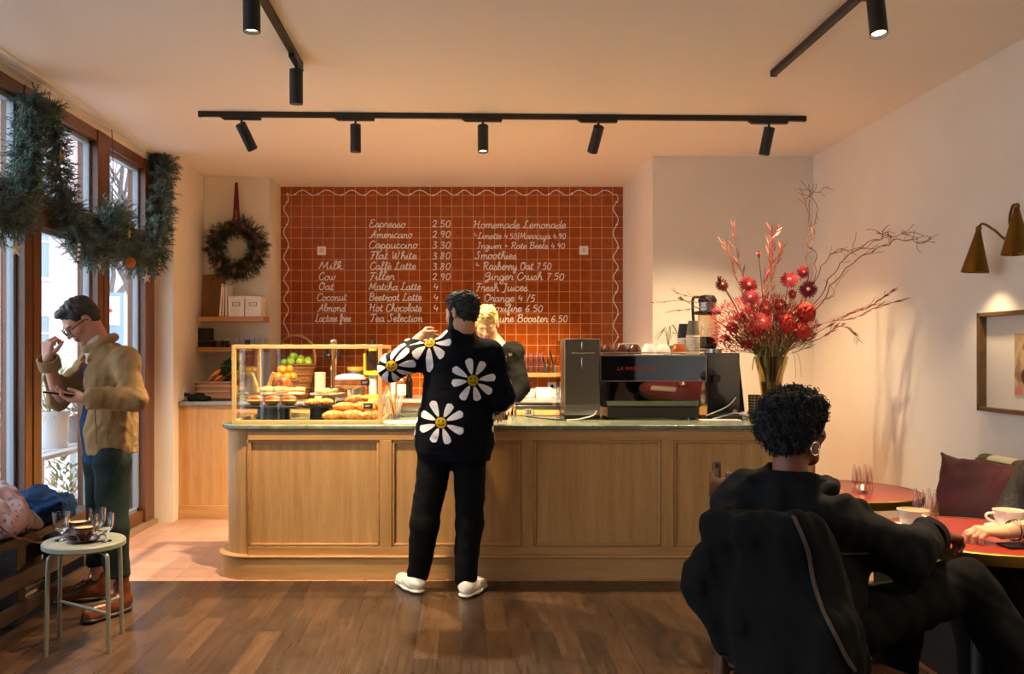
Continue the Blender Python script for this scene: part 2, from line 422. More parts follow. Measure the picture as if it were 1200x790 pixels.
# ---------------------------------------------------------------- counter
stone = N('green_stone'); f = stone.noise(stone.coord(), 14, 6, .7)
stone.set(Base_Color=stone.ramp(f, [(.3, srgb('#5f6a58')), (.55, srgb('#7c8672')), (.75, srgb('#a5ab96'))]), Roughness=.22); stone = stone.m
CF, CB, CL, CR = 5.37, 6.22, -1.515, 2.22     # panel plane, back, left, right
CTOP = .965; rc = .17
def round_plan(x0, y0, x1, y1, r, n=10):
    """front-left corner rounded"""
    p = [(x1, y1), (x0, y1)]
    for i in range(n+1):
        a = pi+pi/2*i/n; p.append((x0+r+r*cos(a), y0+r+r*sin(a)))
    p.append((x1, y0)); return p[::-1][::-1]
cnt = thing('counter', 'long oak panelled bar counter with rounded left end and stone top', 'counter', (0, 0, 0))
b = MB(); b.prism(round_plan(CL, CF, CR, CB, rc), .12, CTOP-.03); b.build('body', oak_v, cnt)
def strip_round(o, z0, z1, th):
    b = MB(); b.prism(round_plan(CL-o, CF-o, CR+o, CB+o*.2, rc+o), z0, z1); return b
b = strip_round(.045, 0, .135, 0); b.build('plinth', oak_h, cnt, bevel=.004)
b = strip_round(.055, .135, .150, 0); b.build('plinth_moulding', oak_h, cnt, bevel=.006, seg=3)
b = strip_round(.035, CTOP-.03, CTOP, 0); b.build('worktop', stone, cnt, bevel=.008, seg=3)
b = strip_round(.012, CTOP-.042, CTOP-.03, 0); b.build('top_moulding', oak_h, cnt, bevel=.003)
def PX(px, D): return (px-CXP)/FPX*D
def PZ(py, D): return EYE-(py-CYP)/FPX*D
DF = CF-.022
xs = [290, 452, 619, 783, 947]; zt, zb = PZ(516, DF), PZ(641, DF)
b = MB(); b.box(CL+rc, DF, zt, CR, CF, CTOP-.042); b.build('top_rail', oak_h, cnt, bevel=.002)
b = MB(); b.box(CL+rc, DF, .15, CR, CF, zb); b.build('bottom_rail', oak_h, cnt, bevel=.002)
stx = [PX(283, DF), PX(452, DF), PX(618.5, DF), PX(782.5, DF), PX(945, DF)]
for i, x in enumerate(stx):
    b = MB(); b.box(max(x-.037, CL+rc), DF, zb, x+.037, CF, zt); b.build('stile', oak_v, cnt, bevel=.002)
mould = wood('oak_moulding', ['#a87a46', '#b98a54', '#c4985f'], 'x', 1.0, .38)
for i in range(4):                                           # raised bead round each panel
    x0, x1 = stx[i]+.037, stx[i+1]-.037
    b = MB()
    for a0, a1, c0, c1 in ((x0, x1, zt-.02, zt), (x0, x1, zb, zb+.02), (x0, x0+.02, zb, zt), (x1-.02, x1, zb, zt)): b.box(a0, DF+.006, c0, a1, CF+.002, c1)
    b.build('panel_moulding', mould, cnt, bevel=.007, seg=3)
# ---------------------------------------------------------------- back counter and shelves
bc = thing('back_counter', 'low oak back counter along the tiled wall with grey stone top', 'counter', (0, 0, 0))
BT = 1.0; grey_top = M('grey_stone', '#8b8d88', .3, var=.15, vscale=20)
b = MB(); b.box(XS+.004, 7.28, 0.1, -1.0, DS-.004, BT-.03); b.build('cabinet', oak_v, bc)
b = MB(); b.box(XT0+.005, 7.6, 0.0, XT1-.005, DT-.004, BT-.03); b.build('cabinet', oak_v, bc)
b = MB(); b.box(XS+.004, 7.265, 0, -1.0, 7.35, .115); b.build('plinth', oak_h, bc, bevel=.004)
b = MB(); b.prism([(XS+.004, 7.25), (-.98, 7.25), (-.98, 7.57), (XT1-.005, 7.57), (XT1-.005, DT-.004), (XT0+.005, DT-.004), (XT0+.005, DS-.004), (XS+.004, DS-.004)], BT-.03, BT); b.build('worktop', grey_top, bc, bevel=.004)
shelf_m = wood('shelf_oak', ['#a8743c', '#bd8a4e', '#cb9a5e'], 'x', 1.0, .42)
def shelf(label, x0, x1, y0, y1, z, th=.045, name='shelf'):
    b = MB(); b.box(x0, y0, z-th, x1, y1, z); return tag(b.build(name, shelf_m, bevel=.004), label, 'shelf')
S1, S2 = PZ(371.5, 7.85), PZ(407, 7.85)
sx0, sx1 = XS+.003, PX(312, 7.85)
shelf('upper oak wall shelf carrying white boxes, under the wreath', sx0, sx1, 7.74, DS-.002, S1)
shelf('lower oak wall shelf carrying glasses, above the bread basket', sx0, sx1, 7.74, DS-.002, S2)
S3 = PZ(437, 8.3); shelf('oak shelf on the orange tiles behind the man in black', PX(560, 8.35), PX(668, 8.35), 8.25, DT-.002, S3, .04)
# ---------------------------------------------------------------- hand lettering painted on the tiles
GL = {  # strokes on a baseline, x-height .46, capitals 1; each glyph: advance, strokes
'a': (.52, ['.42,.40 .30,.46 .12,.38 .05,.2 .13,.02 .28,.08 .40,.3 .43,.46', '.43,.46 .41,.15 .47,.0 .58,.08']),
'b': (.5, ['.02,.1 .2,.5 .26,.9 .16,1 .1,.8 .1,.1 .2,0 .38,.1 .4,.32 .28,.44 .12,.34']),
'c': (.42, ['.38,.38 .26,.46 .1,.36 .06,.16 .16,0 .32,.04 .46,.14']),
'd': (.54, ['.42,.38 .28,.46 .1,.36 .06,.16 .14,.0 .28,.06 .4,.3', '.46,1 .42,.5 .42,.14 .48,0 .58,.08']),
'e': (.42, ['.04,.18 .2,.22 .36,.34 .28,.46 .12,.4 .06,.2 .14,.02 .28,.02 .46,.16']),
'è': (.42, ['.04,.18 .2,.22 .36,.34 .28,.46 .12,.4 .06,.2 .14,.02 .28,.02 .46,.16', '.12,.76 .26,.6']),
'f': (.36, ['.02,.08 .2,.4 .32,.86 .26,1 .16,.86 .14,.3 .14,-.3 .22,-.4 .28,-.2 .16,.04 .38,.12']),
'g': (.5, ['.4,.38 .28,.46 .1,.36 .06,.16 .16,.02 .3,.1 .42,.4', '.44,.46 .42,-.1 .34,-.38 .18,-.4 .12,-.24 .3,-.04 .54,.1']),
'h': (.5, ['.04,.08 .2,.5 .28,.9 .2,1 .12,.8 .1,0', '.1,.2 .22,.42 .34,.44 .38,.3 .38,.08 .44,0 .54,.08']),
'i': (.26, ['.02,.1 .14,.44 .12,.12 .18,0 .28,.08', '.16,.64 .17,.67']),
'j': (.28, ['.14,.46 .14,-.2 .06,-.4 -.04,-.3 .1,-.06 .28,.08', '.16,.64 .17,.67']),
'k': (.46, ['.04,.08 .2,.5 .26,.9 .18,1 .1,.8 .1,0', '.36,.44 .12,.22 .26,.18 .36,.02 .5,.08']),
'l': (.28, ['.02,.1 .18,.5 .26,.88 .18,1 .1,.84 .1,.16 .16,0 .3,.1']),
'm': (.72, ['.04,.42 .1,.42 .1,0', '.1,.2 .2,.42 .32,.44 .34,.3 .34,0', '.34,.2 .44,.42 .56,.44 .59,.3 .59,.08 .64,0 .74,.08']),
'n': (.5, ['.04,.42 .1,.42 .1,0', '.1,.2 .22,.42 .34,.44 .37,.3 .37,.08 .42,0 .52,.08']),
'o': (.46, ['.24,.46 .1,.38 .06,.18 .14,.0 .28,.02 .38,.2 .34,.4 .24,.46', '.24,.44 .38,.4 .5,.42']),
'p': (.48, ['.02,.1 .12,.46 .1,-.4', '.1,.3 .22,.46 .38,.38 .4,.18 .28,.02 .12,.1', '.3,.02 .5,.1']),
'r': (.38, ['.02,.1 .12,.5 .16,.4 .3,.4 .28,.1 .32,0 .42,.08']),
's': (.38, ['.02,.08 .2,.46 .3,.24 .28,.04 .12,.0 .06,.08', '.28,.02 .42,.1']),
't': (.34, ['.04,.1 .16,.5 .2,.84', '.17,.6 .14,.14 .2,0 .36,.1', '.04,.56 .32,.6']),
'u': (.52, ['.04,.42 .1,.44 .08,.14 .16,0 .3,.06 .4,.3', '.42,.46 .4,.12 .46,0 .56,.08']),
'w': (.64, ['.04,.44 .08,.1 .18,0 .28,.14 .3,.4', '.3,.3 .32,.06 .42,0 .54,.16 .56,.42 .66,.38']),
'x': (.44, ['.06,.42 .16,.42 .3,.04 .44,.06', '.4,.44 .06,0']),
'y': (.5, ['.04,.42 .1,.44 .08,.16 .18,.04 .3,.1 .42,.44', '.42,.44 .4,-.12 .3,-.4 .16,-.34 .22,-.12 .52,.1']),
'A': (.72, ['.0,.1 .1,0 .3,.3 .5,1 .52,.5 .54,0', '.14,.4 .4,.44 .64,.42']),
'B': (.66, ['.2,.96 .14,.4 .12,0', '.04,.84 .2,1 .46,.98 .5,.74 .34,.56 .2,.54', '.34,.54 .56,.42 .54,.12 .34,0 .1,.06']),
'C': (.6, ['.54,.8 .44,1 .24,.9 .1,.6 .08,.24 .24,0 .44,.04 .58,.2']),
'E': (.58, ['.5,.86 .36,1 .18,.92 .2,.66 .34,.56', '.34,.56 .12,.44 .08,.16 .22,0 .42,.04 .56,.2']),
'F': (.56, ['.06,.86 .2,.98 .58,.94', '.34,.95 .28,.4 .2,.04 .08,.02', '.16,.5 .46,.54']),
'G': (.62, ['.52,.86 .36,1 .14,.8 .1,.54 .24,.42 .42,.56 .5,.8', '.5,.8 .46,.2 .36,-.24 .16,-.3 .16,-.1 .6,.14']),
'H': (.74, ['.04,.84 .2,.98 .18,.4 .1,.02', '.62,1 .52,.6 .52,.06 .7,.04', '.06,.46 .36,.56 .6,.52']),
'I': (.44, ['.08,.9 .24,1 .42,.94', '.28,.98 .24,.4 .16,.02 .02,.1']),
'J': (.5, ['.1,.9 .28,1 .5,.94', '.36,.98 .34,.2 .22,-.2 .08,-.12']),
'L': (.6, ['.42,.84 .36,1 .24,.86 .22,.4 .14,.06 .04,.06 .12,.14 .34,.02 .6,.08']),
'M': (.84, ['.04,.04 .12,.4 .2,.98 .3,.5 .4,.2', '.4,.2 .56,.7 .64,1 .64,.4 .7,0 .82,.08']),
'O': (.62, ['.34,1 .14,.86 .08,.4 .2,.04 .4,.06 .54,.4 .5,.84 .34,1 .3,.84 .6,.86']),
'R': (.66, ['.2,.96 .14,.4 .1,0', '.02,.8 .2,1 .46,.98 .5,.72 .34,.52 .18,.5', '.3,.5 .48,.08 .64,.06']),
'S': (.58, ['.5,.84 .38,1 .24,.86 .34,.56 .4,.24 .26,0 .06,.06 .1,.2']),
'T': (.6, ['.04,.84 .16,.98 .6,.96', '.36,.96 .32,.4 .24,.02 .06,.08']),
'W': (.86, ['.04,.9 .12,.9 .14,.3 .2,0 .34,.4 .4,.8', '.4,.8 .42,.2 .5,0 .66,.5 .74,1']),
'0': (.5, ['.24,.9 .1,.7 .08,.24 .2,0 .36,.1 .42,.5 .36,.82 .24,.9']),
'2': (.5, ['.06,.7 .18,.92 .34,.84 .34,.56 .18,.2 .06,.04 .18,.1 .44,.02']),
'3': (.48, ['.08,.84 .24,.92 .36,.76 .2,.52 .38,.36 .36,.08 .2,0 .06,.08']),
'4': (.5, ['.16,.9 .08,.4 .44,.42', '.34,.64 .32,.0']),
'5': (.5, ['.42,.9 .16,.88 .12,.52 .3,.56 .4,.34 .32,.06 .08,.02']),
'6': (.5, ['.36,.92 .16,.64 .08,.24 .2,0 .36,.1 .34,.38 .12,.34']),
'7': (.48, ['.06,.88 .4,.9 .24,.4 .18,0']),
'8': (.5, ['.36,.82 .22,.92 .12,.76 .34,.36 .3,.04 .14,.02 .1,.24 .32,.6 .36,.82']),
'9': (.5, ['.38,.76 .24,.9 .1,.7 .2,.48 .36,.6 .38,.8 .34,.3 .28,0']),
'.': (.2, ['.08,.02 .1,.05']), '/': (.36, ['.06,-.06 .3,.98']), '|': (.3, ['.14,-.2 .15,1.05']), '+': (.5, ['.08,.4 .42,.4', '.25,.2 .25,.6']),
':': (.2, ['.1,.05 .11,.08', '.1,.4 .11,.43']), '-': (.4, ['.06,.3 .34,.32']), '>': (.5, ['.1,.95 .1,.55 .4,.55']), ' ': (.32, []),
}
chalk = M('white_paint_marker', '#efe6d8', .55)
def handwriting(text, x0, x1, zb, cap, parent, thick=.0042, squash=1.0):
    """text from x0 to x1 on the tiled wall; baseline height zb"""
    wdt = sum(GL[c][0] for c in text); sx = (x1-x0)/wdt; m = MB(); pen = 0.0
    for c in text:
        adv, st = GL[c]; sy = cap*(1.2 if c.islower() and c not in 'bdfhklt' else 1.06 if c.islower() else .95 if c.isdigit() else 1); jz = RND.uniform(-.03, .03)*cap
        for s in st:
            pts = [tuple(map(float, q.split(','))) for q in s.split()]
            pts = [Vector((x0+(pen+px+.10*py)*sx, DT-.0015, zb+py*sy+jz)) for px, py in pts]
            if len(pts) > 2: pts = smooth_pts(pts, 4)
            m.tube(pts, thick, 5, sq=(.45, 1), up=(0, -1, 0))
        pen += adv
    return m.build('menu_lettering', chalk, parent)
LINES = [('Milk:', 373, 404, 315.5), ('Cow', 373, 393, 328), ('Oat', 373, 391, 340), ('Coconut', 371, 406, 352.5), ('Almond', 372, 405, 365), ('Lactose free', 369, 411, 377),
 ('Espresso', 432, 475, 266.5), ('Americano', 433, 483, 279), ('Cappuccino', 432, 489, 291), ('Flat White', 433, 488, 303.5), ('Caffè Latte', 433, 487, 316), ('Filter', 432, 462, 328), ('Matcha Latte', 432, 493, 340), ('Beetroot Latte', 432, 494, 352.5), ('Hot Chocolate', 432, 494, 365), ('Tea Selection', 433, 495, 377),
 ('2.50', 506, 528, 266), ('2.90', 506, 528, 278.5), ('3.30', 506, 528, 291), ('3.80', 506, 528, 303.5), ('3.80', 506, 528, 316), ('2.90', 506, 528, 328), ('4', 507, 514, 340), ('4', 507, 514, 352.5), ('4', 507, 514, 365),
 ('Homemade Lemonade', 554, 663, 267.5), ('>Limette 4.50|Maracuja 4.90', 555, 663, 280), ('Ingwer + Rote Beete 4.90', 559, 662, 291.5), ('Smoothies', 556, 605, 303.5), ('> Rasberry Oat 7.50', 557, 646, 316), ('Ginger Crush 7.50', 567, 661, 328), ('Fresh Juices', 557, 618, 341), ('> Orange 4 /5', 557, 627, 353.5), ('Toxifire 6.50', 572, 636, 365.5), ('Immune Booster 6.50', 563, 665, 377.5)]
for t_, a_, b_, y_ in LINES:
    small = len(t_) > 22
    handwriting(t_, PX(a_, DT), PX(b_, DT), PZ(y_, DT), .074 if not small else .062, backw, .0050 if not small else .0042)
# wavy painted border with small dots
def wave(pts, name='painted_border'):
    m = MB(); m.tube(smooth_pts(pts, 5), .0042, 5, sq=(.45, 1), up=(0, -1, 0)); return m
top = [(336+i*3.375, 226+3.0*sin(i*pi/4+.5*sin(i*.21))) for i in range(115)]
lft = [(335.5+2.8*sin(i*pi/4+.6*sin(i*.19)), 227+i*3.3) for i in range(52)]
rgt = [(721.5+2.8*sin(i*pi/4+.6*sin(i*.23)), 227+i*3.3) for i in range(56)]
m = MB()
for ln in (top, lft, rgt): m.tube(smooth_pts([Vector((PX(x, DT), DT-.0015, PZ(y, DT))) for x, y in ln], 2), .0046, 5, sq=(.45, 1), up=(0, -1, 0))
for ln in (top, lft, rgt):
    for q in ln[3::8]: m.ell((PX(q[0], DT), DT-.002, PZ(q[1], DT)), (.013, .004, .009), 8, 6)
m.build('painted_border', chalk, backw)
for px, py, s_ in ((377, 294, 'left'), (684, 293.5, 'right')):
    t = thing('wall_socket', f'square white cover plate on the orange tiles, {"beside the coffee names" if s_=="left" else "beyond the lemonade prices"}', 'socket', (PX(px, DT), DT, PZ(py, DT)), 0)
    MB().cbox((0, -.006, 0), (.088, .012, .088)).build('plate', white_p, t, bevel=.006)
    MB().lathe([(.0, 0), (.018, 0), (.02, .003), (0, .004)], 16, X=Matrix.Translation((0, -.012, 0)) @ Matrix.Rotation(pi/2, 4, 'X')).build('insert', M('pale_grey', '#cfc8bd', .5), t)
# ---------------------------------------------------------------- street outside
g = N('pavement'); f = g.noise(g.coord(), 1.5, 4); g.set(Base_Color=g.ramp(f, [(.3, srgb('#a9abb0')), (.7, srgb('#babcc0'))]), Roughness=.7)
room_box('street_pavement', g.m, -60, -12, -.25, XL-.16, 90, -.12)
def brick(name, c1, c2, mo):
    g = N(name); v = g.coord(); sx = g.n('ShaderNodeSeparateXYZ'); g.t.links.new(v, sx.inputs[0]); cb = g.n('ShaderNodeCombineXYZ')
    g.t.links.new(g.math('ADD', sx.outputs['X'], sx.outputs['Y']), cb.inputs[0]); g.t.links.new(sx.outputs['Z'], cb.inputs[1])
    bk = g.n('ShaderNodeTexBrick'); g.t.links.new(cb.outputs[0], bk.inputs['Vector']); bk.inputs['Scale'].default_value = 1
    bk.inputs['Color1'].default_value = (*srgb(c1), 1); bk.inputs['Color2'].default_value = (*srgb(c2), 1); bk.inputs['Mortar'].default_value = (*srgb(mo), 1)
    bk.inputs['Brick Width'].default_value = .25; bk.inputs['Row Height'].default_value = .08; bk.inputs['Mortar Size'].default_value = .01
    g.set(Base_Color=bk.outputs['Color'], Roughness=.85); return g.m
brick_m = brick('rosy_brick', '#c4a29c', '#d0b2aa', '#d8cfca'); brick2 = M('pale_render', '#dddbd9', .8, var=.06)  # street colours lightened, outdoor haze is put into them
roof_m = M('slate_roof', '#b0b2b8', .6, var=.15, vscale=3); win_w = M('white_window_paint', '#f2f4f4', .5); win_g = M('hazed_window_glass', '#8a96a0', .1)
stone_b = M('stone_base', '#c2bcb4', .8, var=.1)
def house(label, loc, ang, width, height, wall, floors, cols, base=None, gable=0):
    t = thing('street_house', label, 'building', loc, ang)
    m = MB(); m.box(0, 0, -.2, width, 8, height); m.build('facade', wall, t)
    m = MB(); m.add([(-.3, -.4, height), (width+.3, -.4, height), (width+.3, 4, height+3.2), (-.3, 4, height+3.2), (-.3, 8.4, height), (width+.3, 8.4, height)], [(0, 1, 2, 3), (3, 2, 5, 4), (0, 3, 4), (1, 5, 2), (0, 4, 5, 1)]); m.build('roof', roof_m, t)
    MB().box(-.15, -.25, height-.25, width+.15, .05, height+.02).build('cornice', stone_b, t)
    if base: MB().box(-.04, -.06, -.2, width+.04, .02, base).build('base_course', stone_b, t)
    fh = height/floors; cw = width/cols
    for i in range(floors):
        for j in range(cols):
            cx, z0 = (j+.5)*cw, i*fh+fh*.26; ww, hh = min(1.25, cw*.55), fh*.58
            f = MB()
            f.box(cx-ww/2-.12, -.07, z0-.12, cx+ww/2+.12, .01, z0); f.box(cx-ww/2-.12, -.07, z0+hh, cx+ww/2+.12, .01, z0+hh+.16)
            for xx in (cx-ww/2-.12, cx+ww/2): f.box(xx, -.05, z0, xx+.12, .01, z0+hh)
            f.box(cx-.045, -.05, z0, cx+.045, .01, z0+hh); f.box(cx-ww/2, -.045, z0+hh*.66, cx+ww/2, .01, z0+hh*.66+.07)
            o = f.build('window_frame', win_w, t); MB().box(cx-ww/2, -.015, z0, cx+ww/2, .0, z0+hh).build('window_pane', win_g, o)
        
house('rosy brick house with white windows across the street', (-19.5, 22, 0), radians(58), 15, 9.6, brick_m, 3, 6, 1.2)
house('pale rendered house further down the street, behind the bare trees', (-11.2, 36.5, 0), radians(62), 16, 8.0, brick2, 3, 6, 1.0)
house('long grey house at the far end of the street', (-20, 10.0, 0), radians(84), 11.5, 8.4, brick('grey_brick', '#bdb4b5', '#c9c0be', '#d2ccc9'), 3, 5, .9)
bark = M('bark', '#6b625d', .9, var=.25, vscale=20)
def bare_tree(label, base, hgt, seed, spread=1.0, r0=.13):
    rr = random.Random(seed); m = MB(); tr = MB()
    def grow(p, d, L, r, lev, mb):
        pts = [p]; q = p.copy(); dd = d.copy()
        for k in range(4):
            dd = (dd+Vector((rr.uniform(-1, 1), rr.uniform(-1, 1), rr.uniform(-.4, .7)))*.16).normalized(); q = q+dd*L/4; pts.append(q.copy())
        mb.tube(pts, [r*(1-.45*i/4) for i in range(5)], 5 if lev > 1 else 8)
        if lev >= 5: return
        for k in range(3 if lev > 0 else 5):
            a = rr.uniform(0, 2*pi); e = (Vector((cos(a), sin(a), rr.uniform(.1, .9)))*spread*.75+dd*.6).normalized()
            s = pts[rr.choice((2, 3, 4) if lev else (3, 4))]
            grow(s, e, L*rr.uniform(.55, .8), r*.52, lev+1, m)
    t = thing('bare_tree', label, 'tree', base)
    grow(Vector((0, 0, -.15)), Vector((0, 0, 1)), hgt*.42, r0, 0, tr)
    tr.build('trunk', bark, t); m.build('branches', bark, t)
bare_tree('bare winter tree in the street seen through the last window', (-6.5, 17.5, -.1), 8.5, 3, .7)
bare_tree('bare winter tree in the street seen behind the garland swag', (-10.5, 24.5, -.1), 9.5, 5, .7)
bare_tree('bare winter tree at the near end of the street', (-9.5, 12.5, -.1), 9, 8, .7)
# street sign, planters and fence of wire close to the glass
t = thing('street_sign', 'blue and white sign board with a red cross on a post in the street', 'sign', (-6.0, 14.3, -.12), radians(30))
MB().cyl((0, 0, 0), (0, 0, 2.6), .03).build('post', M('galvanised', '#8d949a', .4, .8), t)
MB().box(-.3, -.02, 1.55, .3, .02, 2.55).build('board', M('sign_blue', '#7d93b5', .5), t)
m = MB(); m.box(-.24, -.03, 2.0, .24, -.02, 2.48); m.build('panel', win_w, t)
m = MB(); m.box(-.03, -.036, 2.12, .03, -.03, 2.36); m.box(-.12, -.036, 2.21, .12, -.03, 2.27); m.build('cross', M('sign_red', '#c0392f', .5), t)
def leafy(mb, c, n, rad, hgt, lw, ll, rr, up=.6):
    for k in range(n):
        a = rr.uniform(0, 2*pi); q = Vector(c)+Vector((cos(a)*rad*rr.random(), sin(a)*rad*rr.random(), rr.random()*hgt))
        d = Vector((cos(a+rr.uniform(-.6, .6)), sin(a+rr.uniform(-.6, .6)), rr.uniform(-.2, 1.0)*up*2)).normalized(); s = d.cross(Vector((0, 0, 1)))
        if s.length < .01: s = Vector((1, 0, 0))
        s.normalize(); L = ll*rr.uniform(.6, 1.3)
        mb.add([q, q+d*L*.5+s*lw, q+d*L, q+d*L*.5-s*lw], [(0, 1, 2), (0, 2, 3)])
leaf_g = M('dull_green_leaves', '#6f8a62', .6, var=.3); leaf_y = M('straw_grass', '#b5a355', .7, var=.3); leaf_r = M('red_winter_flowers', '#b5475a', .6, var=.3)
zinc = M('zinc', '#b4c2c9', .5, .2); pot_d = M('dark_pot', '#6a7178', .6)
def planter(label, px, D, z0, r, h, hgt, mat_pot, leaves, seed, ll=.1):
    p = P(px, 400, D); p.z = z0; rr = random.Random(seed); t = thing('plant_pot', label, 'potted plant', p)
    MB().lathe([(0, 0), (r*.82, 0), (r, h), (r*1.04, h), (r*1.04, h+.02), (r*.96, h+.02), (r*.9, h-.02), (0, h-.03)], 20, caps=False).build('pot', mat_pot, t)
    for nm, mt, n_, sp, lw in leaves:
        m = MB(); leafy(m, (0, 0, h-.02), n_, r*1.2, hgt, lw, ll, rr, sp); m.build(nm, mt, t)
t = thing('plant_bench', 'grey slatted plant bench standing outside against the glass', 'plant stand', (-3.15, 6.0, -.12))
m = MB()
for y in (-1.3, 0, 1.3):
    m.box(-.2, y-.02, 0, -.16, y+.02, .78); m.box(.16, y-.02, 0, .2, y+.02, .78)
m.build('legs', zinc, t)
for k in range(4): MB().box(-.24+k*.12, -1.45, .78, -.14+k*.12, 1.45, .81).build('slat', zinc, t)
planter('zinc bucket of straw coloured grass outside the window', 62, 6.55, .69, .12, .26, .34, zinc, [('grass_tuft', leaf_y, 120, 1.4, .006), ('leaves', leaf_g, 60, .7, .014)], 1, .16)
planter('dark pot of red winter flowers outside the nearest window', 4, 5.75, .69, .14, .2, .26, pot_d, [('flowers', leaf_r, 160, .5, .02), ('leaves', leaf_g, 90, .5, .018)], 2, .07)
planter('pot of pink blooms outside, beside the zinc bucket', 92, 7.0, .69, .11, .18, .22, pot_d, [('flowers', M('pink_blooms', '#d9627a', .6, var=.25), 70, .5, .018), ('leaves', leaf_g, 120, .6, .018)], 4, .07)
planter('low bushy evergreen in a dark tub on the pavement outside', 8, 5.5, -.12, .24, .3, .42, pot_d, [('leaves', leaf_g, 420, .5, .012)], 5, .1)
planter('bushy evergreen in a tub on the pavement beyond the navy coat', 78, 6.9, -.12, .22, .3, .5, pot_d, [('leaves', leaf_g, 320, .5, .014), ('dry_grass', leaf_y, 60, 1.2, .006)], 6, .12)
t = thing('wire_trellis', 'white wire grid fence standing outside the nearest window', 'trellis', (-3.6, 5.9, -.12))
m = MB()
for k in range(8): m.cyl((0, -1.6+k*.45, 0), (0, -1.6+k*.45, 1.35), .009, n=6)
m.build('upright', win_w, t); m = MB()
for k in range(4): m.cyl((0, -1.65, .15+k*.4), (0, 1.65, .15+k*.4), .009, n=6)
m.build('cross_wire', win_w, t)
# ---------------------------------------------------------------- smooth bodies from blended volumes
def V3(*a): return np.array(a, dtype=float)
def unit(v): v = np.asarray(v, dtype=float); return v/np.linalg.norm(v)
def basis(f, up=(0, 0, 1), roll=0.0):
    f = unit(f); r = unit(np.cross(f, up)); u = np.cross(r, f)
    if roll: r, u = r*cos(roll)+u*sin(roll), u*cos(roll)-r*sin(roll)
    return np.stack([r, f, u], 1)            # columns: right, forward, up
class Vol:
    def __init__(s): s.ops = []; s.lo = V3(9e9, 9e9, 9e9); s.hi = -s.lo
    def _ext(s, *ps):
        for c, r in ps: s.lo = np.minimum(s.lo, np.asarray(c)-r); s.hi = np.maximum(s.hi, np.asarray(c)+r)
    def put(s, fn, k=.01, op='u'): s.ops.append((op, fn, k)); return s
    def cap(s, a, b, ra, rb=None, k=.012, op='u', flat=None, fdir=None):
        a, b = np.asarray(a, float), np.asarray(b, float); rb = ra if rb is None else rb
        if op == 'u': s._ext((a, ra), (b, rb))
        if flat is not None: fd = unit(fdir); A, B = a+fd*(a@fd)*(1/flat-1), b+fd*(b@fd)*(1/flat-1)
        else: A, B = a, b
        def fn(p):
            q = p if flat is None else p+np.outer(p@fd*(1/flat-1), fd)
            ba = B-A; pa = q-A; h = np.clip(pa@ba/max(ba@ba, 1e-12), 0, 1)
            d = np.linalg.norm(pa-h[:, None]*ba, axis=1)-(ra+(rb-ra)*h)
            return d if flat is None else d*(.5+.5*flat)
        return s.put(fn, k, op)
    def ell(s, c, r, k=.012, op='u', R=None):
        c, r = np.asarray(c, float), np.asarray(r, float)
        if op == 'u': s._ext((c, max(r)))
        def fn(p):
            q = p-c
            if R is not None: q = q@R
            k0 = np.linalg.norm(q/r, axis=1); k1 = np.linalg.norm(q/(r*r), axis=1)+1e-9
            return k0*(k0-1)/k1
        return s.put(fn, k, op)
    def box(s, c, hd, rad=.02, k=.012, op='u', R=None):
        c, hd = np.asarray(c, float), np.asarray(hd, float)
        if op == 'u': s._ext((c, np.linalg.norm(hd)))
        def fn(p):
            q = p-c
            if R is not None: q = q@R
            q = np.abs(q)-(hd-rad); return np.linalg.norm(np.maximum(q, 0), axis=1)+np.minimum(q.max(axis=1), 0)-rad
        return s.put(fn, k, op)
    def ring(s, c, ax, R_, r, k=.012, op='u'):
        c, ax = np.asarray(c, float), unit(ax)
        if op == 'u': s._ext((c, R_+r))
        def fn(p):
            q = p-c; h = q@ax; rad = np.linalg.norm(q-np.outer(h, ax), axis=1); return np.sqrt((rad-R_)**2+h*h)-r
        return s.put(fn, k, op)
    def plane(s, pt, n, k=.006):                      # removes what lies on the side n points to
        pt, n = np.asarray(pt, float), unit(n)
        return s.put(lambda p: -((p-pt)@n), k, 's')
    def wrinkle(s, amp, freq, seed=0, stretch=(1, 1, 1)):
        rr = np.random.RandomState(seed); K = rr.normal(size=(7, 3))*freq*np.asarray(stretch); ph = rr.rand(7)*6.28; am = amp*(.5+rr.rand(7))/3
        def fn(p):
            w_ = np.sin(p@(K[0]*.4)+ph[0])*1.6; d = 0
            for i in range(7): d = d+am[i]*np.sin(p@K[i]+ph[i]+w_)
            return d
        return s.put(fn, 0, 'd')
    def __call__(s, p):
        d = np.full(len(p), 9.0)
        for op, fn, k in s.ops:
            e = fn(p)
            if op == 'u':
                if k <= 0: d = np.minimum(d, e); continue
                h = np.clip(.5+.5*(d-e)/k, 0, 1); d = d+(e-d)*h-k*h*(1-h)
            elif op == 's':
                e = -e; k = max(k, 1e-6); h = np.clip(.5-.5*(d-e)/k, 0, 1); d = d+(e-d)*h+k*h*(1-h)
            else: d = d+e
        return d
